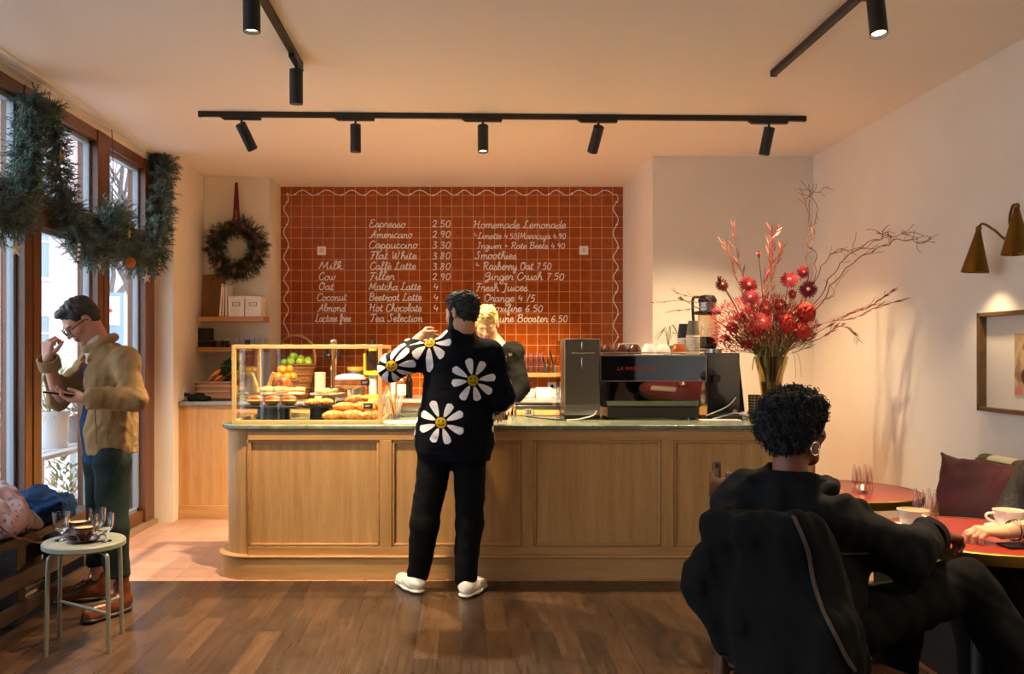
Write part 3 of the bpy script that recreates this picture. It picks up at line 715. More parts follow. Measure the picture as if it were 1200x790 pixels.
def polygonise(f, lo, hi, h):
    B = 8; pad = 3*h; lo = np.asarray(lo)-pad; nb = np.ceil((np.asarray(hi)+pad-lo)/(h*B)).astype(int); n = nb*B
    ii = np.stack(np.meshgrid(*[np.arange(k) for k in nb], indexing='ij'), -1).reshape(-1, 3)
    d = f(lo+(ii*B+(B-1)/2)*h); act = np.abs(d) < B*h*1.35+.012
    val = np.repeat(np.repeat(np.repeat(np.where(d < 0, -1., 1.).astype(np.float32).reshape(nb), B, 0), B, 1), B, 2)
    off = np.stack(np.meshgrid(*[np.arange(B)]*3, indexing='ij'), -1).reshape(-1, 3); A = ii[act]
    for c in range(0, len(A), 400):
        a = A[c:c+400]; ix = (a[:, None, :]*B+off[None]).reshape(-1, 3); val[ix[:, 0], ix[:, 1], ix[:, 2]] = f(lo+ix*h)
    ins = val < 0; cnt = np.zeros(n-1, np.uint8)
    for a in (0, 1):
        for b in (0, 1):
            for c in (0, 1): cnt += ins[a:n[0]-1+a, b:n[1]-1+b, c:n[2]-1+c]
    cell = np.argwhere((cnt > 0) & (cnt < 8)); acc = np.zeros((len(cell), 3)); num = np.zeros(len(cell))
    cr = [(a, b, c) for a in (0, 1) for b in (0, 1) for c in (0, 1)]
    cv = {o: val[cell[:, 0]+o[0], cell[:, 1]+o[1], cell[:, 2]+o[2]].astype(float) for o in cr}
    for o in cr:
        for ax in range(3):
            if o[ax]: continue
            q = list(o); q[ax] = 1; v0, v1 = cv[o], cv[tuple(q)]; m = (v0 < 0) != (v1 < 0)
            t = np.where(m, v0/np.where(m, v0-v1, 1), 0); pt = np.tile(np.array(o, float), (len(cell), 1)); pt[:, ax] += t
            acc += pt*m[:, None]; num += m
    Vt = lo+(cell+acc/num[:, None])*h
    idx = np.full(n, -1, np.int32); idx[cell[:, 0], cell[:, 1], cell[:, 2]] = np.arange(len(cell)); F = []
    for ax in range(3):
        s0 = [slice(1, None)]*3; s1 = [slice(1, None)]*3; s0[ax] = slice(0, -1); s1[ax] = slice(1, None)
        a, b = ins[tuple(s0)], ins[tuple(s1)]; e = np.argwhere(a != b); fl = a[e[:, 0], e[:, 1], e[:, 2]]
        base = e.copy()
        for k in range(3):
            if k != ax: base[:, k] += 1
        u, v = (ax+1) % 3, (ax+2) % 3; q = []
        for du, dv in ((0, 0), (1, 0), (1, 1), (0, 1)):
            w_ = base.copy(); w_[:, u] -= 1-du; w_[:, v] -= 1-dv; q.append(idx[w_[:, 0], w_[:, 1], w_[:, 2]])
        q = np.stack(q, 1); q[~fl] = q[~fl][:, ::-1]; F.append(q[(q >= 0).all(1)])
    return Vt, np.concatenate(F)
def volume(name, vol, h, mats, parent, origin=(0, 0, 0), matfn=None, lo=None, hi=None, label=None):
    Vt, F = polygonise(vol, vol.lo if lo is None else lo, vol.hi if hi is None else hi, h)
    mi = matfn(Vt[F].mean(1)) if matfn else None
    return mesh_np(name, Vt-np.asarray(origin), F, mats, parent, mi, True, label)
# ---- anatomy
def head_vol(v, c, Rm, s=1.0, female=False, ears=True):
    L = lambda *q: np.asarray(c)+Rm@(np.array(q)*s)
    E = lambda q, r, k=.012, op='u', rot=None: v.ell(L(*q), np.array(r)*s, k, op, Rm if rot is None else Rm@rot)
    E((0, -.018, .035), (.075, .094, .084), .02); E((0, .028, -.02), (.060, .064, .085), .03)
    for x in (-1, 1):
        v.cap(L(x*.047, -.005, -.058), L(x*.012, .062, -.100), .024*s, .018*s, .03); E((x*.043, .052, -.022), (.021, .024, .018), .02)
    E((0, .068, -.102), (.020, .017, .016), .02)
    v.cap(L(-.036, .079, .022), L(.036, .079, .022), .0105*s, k=.016)
    for x in (-1, 1): E((x*.031, .094, .004), (.019, .017, .012), .012, 's')
    for x in (-1, 1): E((x*.031, .071, .003), (.0145, .0135, .0125), .003)
    v.cap(L(0, .082, .014), L(0, .106, -.028), .0075*s, .0115*s, .012)
    for x in (-1, 1): E((x*.012, .094, -.032), (.0085, .010, .008), .008)
    v.cap(L(-.018, .0885, -.058), L(.018, .0885, -.058), .0055*s, k=.009); v.cap(L(-.014, .0875, -.069), L(.014, .0875, -.069), .0068*s, k=.009)
    v.cap(L(-.024, .096, -.0635), L(.024, .096, -.0635), .0022*s, k=.004, op='s')
    if ears:
        for x in (-1, 1):
            a = x*.30; rot = np.array([[cos(a), -sin(a), 0], [sin(a), cos(a), 0], [0, 0, 1]])
            E((x*.079, -.014, -.002), (.008, .019, .032), .006, 'u', rot); E((x*.087, -.008, .003), (.006, .010, .016), .005, 's', rot)
    return L
def face_mats(c, Rm, s=1.0):
    """0 skin 1 lips 2 eye white 3 dark (iris, brow)"""
    def fn(q):
        p = (q-np.asarray(c))@Rm/s; m = np.zeros(len(p), int); x, y, z = np.abs(p[:, 0]), p[:, 1], p[:, 2]
        m[(y > .082) & (x < .024) & (z < -.053) & (z > -.076)] = 1
        e = ((x-.031)/.0125)**2+((z-.003)/.0054)**2 < 1; m[e & (y > .06)] = 2
        m[(((x-.030)**2+(z-.002)**2) < .0052**2) & (y > .06)] = 3
        m[(np.abs(z-.024-.08*(.03-x)*(x > .03)) < .0034) & (x > .013) & (x < .047) & (y > .06)] = 3
        m[np.linalg.norm(p, axis=1) > .135] = 0
        return m
    return fn
def hand_vol(v, wrist, d, nrm, thumb_side, curl=(.35, .4, .45, .5), s=1.0, spread=.06, thumb=(.7, .35), fore=None):
    """d: towards the fingers, nrm: out of the palm, thumb_side: the side the thumb leaves from"""
    w_ = np.asarray(wrist, float); d = unit(d); t = np.asarray(thumb_side, float); t = unit(t-d*(t@d)); n = np.cross(d, t); n = n if n@np.asarray(nrm) > 0 else -n
    offs = (.031, .0105, -.0105, -.030); fac = (.92, 1.0, .94, .76); tips = []
    for i, (o, fc) in enumerate(zip(offs, fac)):
        kn = w_+(d*(.088-.006*abs(i-1))+t*o)*s
        v.cap(w_+(d*.012+t*o*.62)*s, kn, .0165*s, .0115*s, .012)
        dd = unit(d+t*spread*(1.5-i)*.6); p = kn; ang = 0
        for j, (ln, r0, r1) in enumerate(((.044, .0098, .0088), (.027, .0088, .0080), (.021, .0080, .0066))):
            ang += curl[i]*(1.0, 1.15, .8)[j]; q = p+(dd*cos(ang)+n*sin(ang))*ln*fc*s
            v.cap(p, q, r0*s, r1*s, .0035 if j else .006); p = q
        tips.append(p)
    b0 = w_+(d*.022+t*.024)*s; t1 = unit(d*.62+t*.72+n*.35*thumb[0]); p1 = b0+t1*.042*s
    v.cap(w_+(d*.012+t*.012)*s, b0, .017*s, .016*s, .01); v.cap(b0, p1, .0155*s, .0115*s, .008)
    t2 = unit(d*.9+t*(.45-thumb[1])+n*.5*thumb[0]); p2 = p1+t2*.032*s; v.cap(p1, p2, .011*s, .0095*s, .004)
    p3 = p2+unit(d*.95+t*(.3-thumb[1])+n*.5*thumb[0])*.024*s; v.cap(p2, p3, .0098*s, .0075*s, .003)
    return tips, p3
def project(vol, pts, n, step=60):
    """slide points along n until they meet the volume"""
    p = np.array(pts, float); n = unit(n)
    for _ in range(step): p = p+np.outer(np.clip(vol(p), -.02, .05)*.8, n)
    ok = np.abs(vol(p)) < .004; e = 1e-3
    g_ = np.stack([vol(p+V3(e, 0, 0))-vol(p-V3(e, 0, 0)), vol(p+V3(0, e, 0))-vol(p-V3(0, e, 0)), vol(p+V3(0, 0, e))-vol(p-V3(0, 0, e))], 1)
    g_ /= np.linalg.norm(g_, axis=1)[:, None]+1e-9
    return p, g_, ok
def skin(name, c): return M(name, c, .5, sss=.12, spec=.4, var=.06, vscale=14)
lip_m = M('lips', '#b06f5e', .5); eye_m = M('eye_white', '#e8e2da', .25); dark_m = M('dark_brown_hair', '#1c1410', .6)
def person(label, loc): return thing('person', label, 'person', loc)
def hair_mat(name, c, rough=.5):
    g = N(name); f = g.noise(g.coord((60, 60, 18)), 3, 4, .7); cc = srgb(c)
    g.set(Base_Color=g.ramp(f, [(.3, tuple(v*.55 for v in cc)), (.7, tuple(min(1, v*1.3) for v in cc))]), Roughness=rough); g.bump(f, .6, .006); MATS[name] = g.m; return g.m
def cloth(name, c, rough=.85, weave=350, bmp=.25, var=.12):
    g = N(name); cc = srgb(c); f = g.noise(g.coord(), 9, 4); f2 = g.noise(g.coord(), weave, 2)
    g.set(Base_Color=g.ramp(f, [(.3, tuple(v*(1-var) for v in cc)), (.7, tuple(min(1, v*(1+var)) for v in cc))]), Roughness=rough)
    g.b.inputs['Specular IOR Level'].default_value = .12
    g.bump(f2, bmp, .002); MATS[name] = g.m; return g.m
# ================================================================ people
def shoe(parent, o, heel, toe_dir, L, mat_up, mat_sole, tall=0.0, name='shoe', lace=None, w_=.042):
    """one shoe with its sole; heel: point on the floor under the heel"""
    heel = np.asarray(heel, float); f = unit((toe_dir[0], toe_dir[1], 0)); Rb = basis(f); Lp = lambda x, y, z: heel+Rb@V3(x, y, z)
    v = Vol(); v.cap(Lp(0, .02, .055), Lp(0, .10, .055), w_, w_*1.02, .02, flat=1.0, fdir=(0, 0, 1)); v.cap(Lp(0, .08, .05), Lp(0, L-.06, .040), w_*1.04, w_*.86, .03)
    v.cap(Lp(0, L-.08, .038), Lp(0, L-.035, .034), w_*.95, w_*.78, .02)
    v.cap(Lp(0, .035, .07), Lp(0, .045, .10+tall), w_*1.02, w_*(1.0 if tall else .9), .03)
    v.plane(Lp(0, 0, .016), (0, 0, -1), .004); v.plane(Lp(0, 0, .105+tall), (0, -.15, 1), .004); v.wrinkle(.0025, 60, 4)
    s = volume(name, v, .005, mat_up, parent, o)
    q = Vol(); q.cap(Lp(0, .022, .016), Lp(0, .12, .016), w_*1.06, w_*.98, .03, flat=.36, fdir=(0, 0, 1)); q.cap(Lp(0, .1, .016), Lp(0, L-.04, .016), w_*1.08, w_*.95, .03, flat=.36, fdir=(0, 0, 1))
    q.plane(Lp(0, 0, .0), (0, 0, -1), .003); q.plane(Lp(0, 0, .027), (0, 0, 1), .003)
    volume('sole', q, .005, mat_sole, s)
    s.children[-1].location = -Vector(o)
    if lace:
        m = MB(); Z_ = []
        for i in range(4):
            y, z = .085+.028*i, .108+.55*tall*(1-i/3)-.012*i
            pr, g_, ok = project(v, [Lp(x, y, z+.06) for x in np.linspace(-.026, .026, 7)], (0, 0, -1))
            Z_ += [Vector(a+b*.002) for a, b, k in zip(pr, g_, ok) if k][::1 if i % 2 else -1]
        m.tube(Z_, .0028, 5)
        lo_ = m.build('laces', lace, s); lo_.location = -Vector(o)
    return s
navy_knit = cloth('black_navy_knit', '#0b0d13', .95, 220, .5); black_denim = cloth('black_denim', '#0c0c0d', .9)
petal_w = cloth('white_knit', '#d8d6d6', .95, 220, .5); petal_y = cloth('mustard_knit', '#b8931f', .95, 220, .5)
def hide(v): return v
# ---------------------------------------------------------------- customer in the daisy sweater, seen from behind
def customer():
    o = V3(-.05, 5.02, 0); t = person('person seen from behind in a black sweater with white daisies, black trousers and white shoes', o)
    hc = V3(-.008, 5.0, 1.648); Rh = basis((-.76, .64, -.10))
    sk = skin('skin_light_olive', '#c2906f')
    lel, lwr, lsh = V3(-.405, 5.0, 1.335), V3(-.262, 5.20, 1.508), V3(-.178, 5.03, 1.415); rsh, rel, rwr = V3(.155, 5.03, 1.405), V3(.228, 5.04, 1.165), V3(.20, 5.30, 1.075)
    b = Vol(); L = head_vol(b, hc, Rh, 1.0)
    b.cap(L(0, -.03, -.06), (-.01, 5.03, 1.49), .056, .062, .03)
    b.cap((-.02, 5.03, 1.38), (-.05, 5.03, .92), .14, .14, .05, flat=.7, fdir=(0, 1, 0)); b.cap(lsh, rsh, .06, .06, .05)
    for a, e, w_ in ((lsh, lel, lwr), (rsh, rel, rwr)): b.cap(a, e, .05, .042, .03); b.cap(e, w_, .042, .029, .02)
    hand_vol(b, lwr+unit(lwr-lel)*.01, (.80, .34, .02), (.2, .4, -.8), (.2, .3, .9), (.5, .55, .6, .6), thumb=(.6, .3))
    hand_vol(b, rwr, (.25, .9, -.25), (0, -.2, -.9), (-1, 0, 0), (.45, .5, .5, .55))
    for x0, k, a in (((-.14, 5.03, .85), (-.225, 4.99, .43), (-.262, 5.07, .10)), ((.03, 5.03, .85), (.035, 5.0, .43), (.015, 4.98, .10))):
        b.cap(x0, k, .075, .055, .03); b.cap(k, a, .05, .036, .02); b.cap(a, V3(*a)+V3(np.sign(a[0])*.04, .09, -.05), .036, .028, .02)
    volume('body', b, .005, [sk, lip_m, eye_m, dark_m], t, o, face_mats(hc, Rh))
    h = Vol(); h.ell(L(0, -.022, .042), (.083, .104, .092), .02, R=Rh); h.ell(L(0, .03, .085), (.06, .055, .04), .03, R=Rh); h.ell(L(0, -.058, -.01), (.062, .056, .066), .03, R=Rh)
    h.ell(L(0, .088, -.03), (.075, .062, .085), .015, 's', R=Rh)
    for x in (-1, 1): h.ell(L(x*.088, -.002, -.014), (.035, .026, .042), .012, 's', R=Rh)
    h.plane(L(0, -.06, -.068), Rh@V3(0, -.35, -1), .02); h.wrinkle(.0045, 150, 2); h.wrinkle(.003, 330, 3)
    volume('hair', h, .0045, hair_mat('black_hair', '#0d0a09', .65), t, o)
    g_ = Vol(); g_.ell(L(0, .042, -.078), (.058, .056, .042), .02, R=Rh); g_.ell(L(0, .075, -.105), (.030, .026, .028), .03, R=Rh)
    for x in (-1, 1): g_.cap(L(x*.070, .012, -.005), L(x*.052, .03, -.072), .014, .022, .02)
    g_.ell(L(0, .10, -.052), (.03, .03, .03), .01, 's', R=Rh); g_.wrinkle(.003, 200, 6)
    volume('beard', g_, .0045, MATS['black_hair'], t, o)
    s = Vol(); s.cap((-.047, 5.03, .93), (-.022, 5.03, 1.325), .216, .205, .05, flat=.70, fdir=(0, 1, 0)); s.cap((-.05, 5.03, .66), (-.047, 5.03, .95), .200, .212, .05, flat=.72, fdir=(0, 1, 0))
    s.cap((-.02, 5.03, 1.44), (-.013, 5.03, 1.575), .135, .066, .06)
    s.cap(lsh, lel, .088, .080, .05); s.cap(lel, lwr-unit(lwr-lel)*.03, .077, .056, .03); s.cap(rsh, rel, .092, .080, .05); s.cap(rel, rwr-unit(rwr-rel)*.03, .078, .056, .03)
    s.cap(lwr-unit(lwr-lel)*.02, lwr, .045, .045, .012); s.cap(rwr-unit(rwr-rel)*.02, rwr, .045, .045, .012)
    s.plane((0, 0, .786), (0, 0, -1), .012); s.plane((-.012, 4.965, 1.598), (.0, .55, 1), .01); s.wrinkle(.007, 14, 5, (1, 1, .7)); s.wrinkle(.002, 45, 8)
    Vt, F = polygonise(s, s.lo, s.hi, .0075); VV = [Vt-o]; FF = [F.tolist()]; MI = [0]*len(F); nv = len(Vt)
    def patch(P_, n, fcs, mi, off):
        nonlocal nv
        q, g2, ok = project(s, P_, n); f2 = [f for f in fcs if all(ok[i] for i in f)]
        VV.append(q+g2*off-o); FF.append([[i+nv for i in f] for f in f2]); MI.extend([mi]*len(f2)); nv += len(q)
    def daisy(c, n, e1, e2, R_=.135, rot=.2, npet=8, seed=1, which=None):
        c = np.asarray(c, float); rr = random.Random(seed); n = unit(n); st = c-n*.25
        for k in range(npet):
            if which and k not in which: continue
            a = rot+2*pi*k/npet+rr.uniform(-.08, .08); d = np.asarray(e1)*cos(a)+np.asarray(e2)*sin(a); sd = -np.asarray(e1)*sin(a)+np.asarray(e2)*cos(a); Lp = R_*rr.uniform(.92, 1.05)
            nu, nw = 13, 7; pts = []
            for i in range(nu):
                u = i/(nu-1); wd = R_*.165*(sin(pi*min(1, u**.85*.5+.06))**1.1)*(1 if u < .8 else sqrt(max(0, 1-((u-.8)/.2)**2))+.02)
                for j in range(nw): pts.append(st+d*(.28*R_+u*(Lp-.28*R_))+sd*wd*(2*j/(nw-1)-1))
            patch(np.array(pts), n, [(i*nw+j, i*nw+j+1, (i+1)*nw+j+1, (i+1)*nw+j) for i in range(nu-1) for j in range(nw-1)], 1, .0035)
        def disc(cx, cz, r, mi, off, a0=0, a1=2*pi, inner=0):
            m_ = 22; pts = []
            for q in (inner, (inner+1)/2, 1):
                for i in range(m_+1): a = a0+(a1-a0)*i/m_; pts.append(st+np.asarray(e1)*(cx+r*q*cos(a))+np.asarray(e2)*(cz+r*q*sin(a)))
            patch(np.array(pts), n, [(k*(m_+1)+i, (k+1)*(m_+1)+i, (k+1)*(m_+1)+i+1, k*(m_+1)+i+1) for k in (0, 1) for i in range(m_)], mi, off)
        disc(0, 0, .24*R_, 2, .0045)
        for x in (-.085, .085): disc(x*R_, .07*R_, .035*R_, 0, .006)
        disc(0, .02*R_, .15*R_, 0, .006, pi*1.15, pi*1.85, .78)
    X_, Z_ = V3(1, 0, 0), V3(0, 0, 1)
    wp = lambda px, py, D=4.88: np.array(P(px, py, D))
    daisy(wp(554, 446), (0, 1, 0), X_, Z_, .132, .2, 8, 1); daisy(wp(517, 495.5), (0, 1, 0), X_, Z_, .132, .35, 8, 2)
    daisy(wp(503, 399, 4.95), unit((.12, .72, -.68)), unit((1, -.1, 0)), unit((0, .72, .72)), .135, -.12, 8, 3)
    daisy(wp(459, 429, 4.92), unit((.45, .88, .05)), unit((.88, -.45, 0)), Z_, .125, .15, 8, 4)
    daisy(V3(.37, 5.12, 1.27), unit((-.85, .45, 0)), unit((.45, .85, 0)), Z_, .13, .1, 8, 5); daisy(V3(.24, 5.06, 1.0), unit((-.85, .45, 0)), unit((.45, .85, 0)), Z_, .12, .3, 8, 6)
    daisy(V3(-.36, 5.08, 1.0), unit((.95, .1, 0)), unit((.1, -.95, 0)), Z_, .12, .3, 8, 7); daisy(V3(-.36, 5.16, 1.52), unit((.7, .5, -.5)), unit((.6, -.8, 0)), unit((.2, .2, .9)), .085, .3, 8, 9)
    mesh_np('sweater', np.concatenate(VV), [f for q in FF for f in q], [navy_knit, petal_w, petal_y], t, MI, True)
    tr = Vol(); tr.cap((-.145, 5.03, .86), (.02, 5.03, .86), .115, .115, .05, flat=.95, fdir=(0, 1, 0))
    tr.cap((-.155, 5.03, .82), (-.222, 5.0, .42), .105, .083, .03); tr.cap((-.222, 5.0, .42), (-.262, 5.07, .10), .083, .068, .03)
    tr.cap((.038, 5.03, .82), (.040, 5.0, .42), .105, .080, .03); tr.cap((.040, 5.0, .42), (.018, 4.985, .10), .080, .066, .03)
    tr.plane((0, 0, .055), (0, 0, -1), .008); tr.plane((0, 0, .90), (0, 0, 1), .01); tr.wrinkle(.0035, 18, 12, (1, 1, .9)); tr.wrinkle(.002, 60, 13)
    volume('trousers', tr, .0075, black_denim, t, o)
    cream = M('cream_leather', '#e6e0d4', .5); tan = M('white_rubber', '#ded8ca', .6)
    shoe(t, o, (-.255, 5.02, 0), (-.52, .85), .27, cream, tan, name='shoe'); shoe(t, o, (.01, 4.93, 0), (.45, .9), .27, cream, tan, name='shoe')
customer()

# ---------------------------------------------------------------- man reading his phone by the window
def phone_man():
    o = V3(-1.98, 4.75, 0); t = person('man in a tan work jacket and glasses looking down at his phone by the window', o)
    hc = V3(-2.112, 4.72, 1.592); Rh = basis((-.56, -.50, -.66))
    sk = skin('skin_fair', '#c98f74')
    f2 = unit((-.78, -.62, 0)); r2 = V3(f2[1], -f2[0], 0)      # his right, away from the viewer
    nb = V3(-2.02, 4.78, 1.45)
    nsh, nel, nwr = V3(-1.845, 4.66, 1.375), V3(-1.765, 4.60, 1.165), V3(-1.955, 4.46, 1.178)
    fsh, fel, fwr = V3(-2.13, 4.93, 1.385), V3(-2.25, 4.76, 1.165), V3(-2.235, 4.60, 1.385)
    b = Vol(); L = head_vol(b, hc, Rh, .98); b.cap(L(0, -.03, -.06), nb, .054, .058, .03)
    b.cap(nb-V3(0, 0, .10), (-1.99, 4.77, .92), .12, .12, .05, flat=.7, fdir=f2); b.cap(nsh, fsh, .055, .055, .05)
    for a, e, w_ in ((nsh, nel, nwr), (fsh, fel, fwr)): b.cap(a, e, .047, .040, .03); b.cap(e, w_, .040, .028, .02)
    tips, _ = hand_vol(b, nwr+unit(nwr-nel)*.012, (-.93, -.22, .08), (0, .1, 1), (-.1, .9, .35), (.30, .34, .38, .44), .96, thumb=(.5, .25))
    hand_vol(b, fwr+unit(fwr-fel)*.012, (.10, -.12, 1), (.6, .7, .1), (.75, -.35, .2), (.95, 1.0, 1.05, 1.1), .94, thumb=(1.0, .1))
    kn, an = V3(-1.90, 4.64, .47), V3(-1.885, 4.66, .11); kf, af = V3(-2.05, 4.85, .47), V3(-2.10, 4.92, .11)
    b.cap((-1.92, 4.69, .85), kn, .07, .05, .03); b.cap(kn, an, .048, .036, .02); b.cap(an, an+V3(-.035, -.075, -.065), .032, .024, .02)
    b.cap((-2.05, 4.84, .85), kf, .07, .05, .03); b.cap(kf, af, .048, .036, .02); b.cap(af, af+V3(-.072, -.042, -.065), .032, .024, .02)
    volume('body', b, .0045, [sk, lip_m, eye_m, dark_m], t, o, face_mats(hc, Rh, .98))
    h = Vol(); h.ell(L(0, -.026, .044), (.081, .099, .090), .02, R=Rh); h.ell(L(0, -.062, -.005), (.064, .05, .07), .03, R=Rh); h.ell(L(.012, .045, .098), (.055, .045, .026), .02, R=Rh)
    h.ell(L(0, .095, -.020), (.080, .062, .084), .012, 's', R=Rh)
    for x in (-1, 1): h.ell(L(x*.088, .000, -.014), (.035, .028, .042), .010, 's', R=Rh)
    h.plane(L(0, -.06, -.062), Rh@V3(0, -.2, -1), .02); h.wrinkle(.0028, 130, 22, (1, .35, 1))
    volume('hair', h, .004, hair_mat('greying_black_hair', '#221f1e', .45), t, o)
    # glasses
    gl = thing_part = None
    m = MB()
    for x in (-1, 1):
        pts = []
        for k in range(20):
            a = 2*pi*k/20; cx = abs(cos(a))**.7*np.sign(cos(a))*.0245; cz = abs(sin(a))**.7*np.sign(sin(a))*.0185; pts.append(Vector(L(x*.033+cx, .112-.25*abs(x*.033+cx), .0+cz)-o))
        m.tube(pts, .0030, 6, closed=True)
        m.tube([Vector(L(x*.058, .098, .010)-o), Vector(L(x*.078, .08, .010)-o), Vector(L(x*.082, .0, .008)-o), Vector(L(x*.082, -.015, -.004)-o)], .0027, 6)
    m.tube([Vector(L(-.010, .110, .006)-o), Vector(L(0, .114, .009)-o), Vector(L(.010, .110, .006)-o)], .003, 6)
    m.build('glasses', M('black_acetate', '#0f0e0e', .25), t)
    # blue zip sweater and white collar
    blue = cloth('deep_blue_knit', '#17304f', .9)
    u = Vol(); u.cap(nb-V3(.0, 0, .15), V3(-1.995, 4.77, 1.0), .118, .143, .05, flat=.82, fdir=f2); u.cap(V3(-1.995, 4.77, 1.0), V3(-1.995, 4.77, .80), .143, .136, .05, flat=.82, fdir=f2)
    u.cap(nsh*.6+fsh*.4-V3(0, 0, .03), fsh*.6+nsh*.4-V3(0, 0, .03), .058, .058, .05); u.plane((0, 0, .80), (0, 0, -1)); u.wrinkle(.004, 25, 3)
    volume('sweater', u, .007, blue, t, o)
    c_ = Vol(); c_.cap(nb+V3(-.02, -.012, -.02), L(0, -.005, -.108), .066, .060, .02); c_.cap(L(0, -.03, -.2), L(0, -.02, -.02), .05, .05, .005, 's'); c_.plane(L(0, -.02, -.108), Rh@V3(0, -.45, 1), .004); c_.plane(nb-V3(0, 0, .06), (0, 0, -1)); c_.wrinkle(.002, 40, 3)
    volume('shirt_collar', c_, .004, cloth('white_shirt', '#d9d3c8', .8), t, o)
    # jacket: open at the front
    tan = cloth('tan_canvas', '#977852', .88, 300, .35, .10)
    j = Vol(); cen = V3(-1.985, 4.78, 0)
    j.cap(cen+V3(0, 0, 1.30), cen+V3(0, 0, .98), .185, .175, .05, flat=.82, fdir=f2); j.cap(cen+V3(0, 0, .98), cen+V3(.01, 0, .70), .172, .172, .05, flat=.84, fdir=f2)
    j.cap(nb-V3(0, 0, .06), nb+V3(0.01, 0, -.02), .11, .07, .05)
    j.cap(nsh, nel, .082, .070, .045); j.cap(nel, nwr-unit(nwr-nel)*.02, .068, .053, .03); j.cap(fsh, fel, .080, .068, .045); j.cap(fel, fwr-unit(fwr-fel)*.03, .066, .052, .03)
    j.wrinkle(.007, 20, 31, (1, 1, 1.2)); j.wrinkle(.004, 50, 33)
    j.plane(cen+V3(0, 0, .858), (0, 0, -1), .006); j.plane(nb+V3(0, 0, .03), (f2[0]*-.1, f2[1]*-.1, 1), .006)
    Rj = basis(f2); wd = cen+f2*.22-r2*.0; j.box(wd+V3(0, 0, 1.12)+r2*.03, (.082, .19, .60), .02, .012, 's', Rj)
    volume('jacket', j, .0065, tan, t, o, hi=j.hi+.02)
    jk = t.children[-1]
    # collar, cuffs, pocket, hem, seam and buttons
    k_ = Vol(); k_.ring(nb+V3(-.008, -.004, .022), (-.38, -.25, 1), .080, .024, .01); k_.cap(nb-r2*.06+f2*.04-V3(0, 0, .0), nb-r2*.085+f2*.095-V3(0, 0, .075), .030, .012, .02, flat=.5, fdir=f2-r2*.5); k_.cap(nb+r2*.06+f2*.04, nb+r2*.075+f2*.09-V3(0, 0, .07), .026, .010, .02, flat=.5, fdir=f2+r2*.5)
    k_.ell(L(0, -.01, -.10), (.06, .075, .08), .01, 's', R=Rh); k_.wrinkle(.002, 40, 3)
    volume('collar', k_, .0045, tan, jk); jk.children[-1].location = -Vector(o)
    for a, e in ((nel, nwr), (fel, fwr)):
        d = unit(e-a); m = MB(); m.X = Matrix.Translation(Vector(e-d*.055-o)) @ frame_to(d); m.lathe([(.047, -.005), (.0565, 0), (.0565, .055), (.053, .06), (.045, .058)], 26, caps=False); m.build('cuff', tan, jk, solid=.004)
    bt = M('dark_button', '#2a2019', .3)
    for i in range(5):
        z = .93+i*.095; st = np.array([cen+f2*.3+r2*.085+V3(0, 0, z)]); q, g2, ok = project(j, st, -f2)
        if ok[0]: MB().lathe([(0, 0), (.008, 0), (.008, .003), (0, .004)], 12, X=Matrix.Translation(Vector(q[0]-o)) @ frame_to(f2), caps=False).build('button', bt, jk)
    def strip(pts, n, w_, th, name):
        q, g2, ok = project(j, np.array(pts), n); m = MB(); m.tube([Vector(a+b2*.0015-o) for a, b2, c2 in zip(q, g2, ok) if c2 and np.linalg.norm((a-cen)[:2]) < .178], th, 6, sq=(1, 1)); m.build(name, tan, jk)
    strip([cen-r2*.3+f2*a*.16+V3(0, 0, .905) for a in np.linspace(-1, .8, 24)], r2, 0, .003, 'hem_seam')
    strip([cen-r2*.3+f2*.10+V3(0, 0, z) for z in np.linspace(.92, 1.28, 18)], r2, 0, .003, 'placket_seam')
    strip([cen-r2*.3+f2*a+V3(0, 0, z) for a, z in [(.055, 1.0), (.055, .94), (-.03, .94), (-.03, 1.0), (.055, 1.0)]], r2, 0, .0025, 'pocket_seam')
    grn = cloth('dark_green_cotton', '#1d2623', .85)
    tr = Vol(); tr.cap((-1.93, 4.70, .83), (-2.04, 4.84, .83), .105, .105, .05, flat=.9, fdir=f2)
    tr.cap((-1.925, 4.69, .80), kn, .098, .078, .03); tr.cap(kn, an+V3(0, 0, .1), .078, .066, .03); tr.cap((-2.05, 4.84, .80), kf, .096, .076, .03); tr.cap(kf, af+V3(0, 0, .1), .076, .064, .03)
    tr.plane((0, 0, .195), (0, 0, -1), .008); tr.plane((0, 0, .9), (0, 0, 1)); tr.wrinkle(.0035, 20, 41, (1, 1, .8)); tr.wrinkle(.0015, 60, 43)
    volume('trousers', tr, .007, grn, t, o)
    br = M('tan_brown_leather', '#54270f', .26, var=.45, vscale=16); so = M('dark_sole', '#1d1512', .6)
    shoe(t, o, (an[0]+.03, an[1]+.045, 0), (-.42, -.9), .285, br, so, tall=.12, w_=.050, name='boot', lace=M('lace_brown', '#4a2a18', .7))
    shoe(t, o, (af[0]+.045, af[1]+.03, 0), (-.86, -.5), .285, br, so, tall=.12, w_=.050, name='boot', lace=MATS['lace_brown'])
    # phone
    c = nwr+V3(-.135, -.035, .028); ph = thing('smartphone', 'black smartphone held flat by the man in the tan jacket', 'phone', c)
    X = Matrix(np.vstack([np.hstack([basis((-.93, -.22, .12)), [[0], [0], [0]]]), [0, 0, 0, 1]]).tolist())
    MB().cbox((0, 0, 0), (.072, .148, .008), X).build('casing', M('black_gloss', '#0c0d0f', .25), ph, bevel=.003, seg=3)
    MB().cbox((0, 0, .0045), (.066, .14, .001), X).build('screen', M('dark_screen', '#10141a', .05), ph)
phone_man()
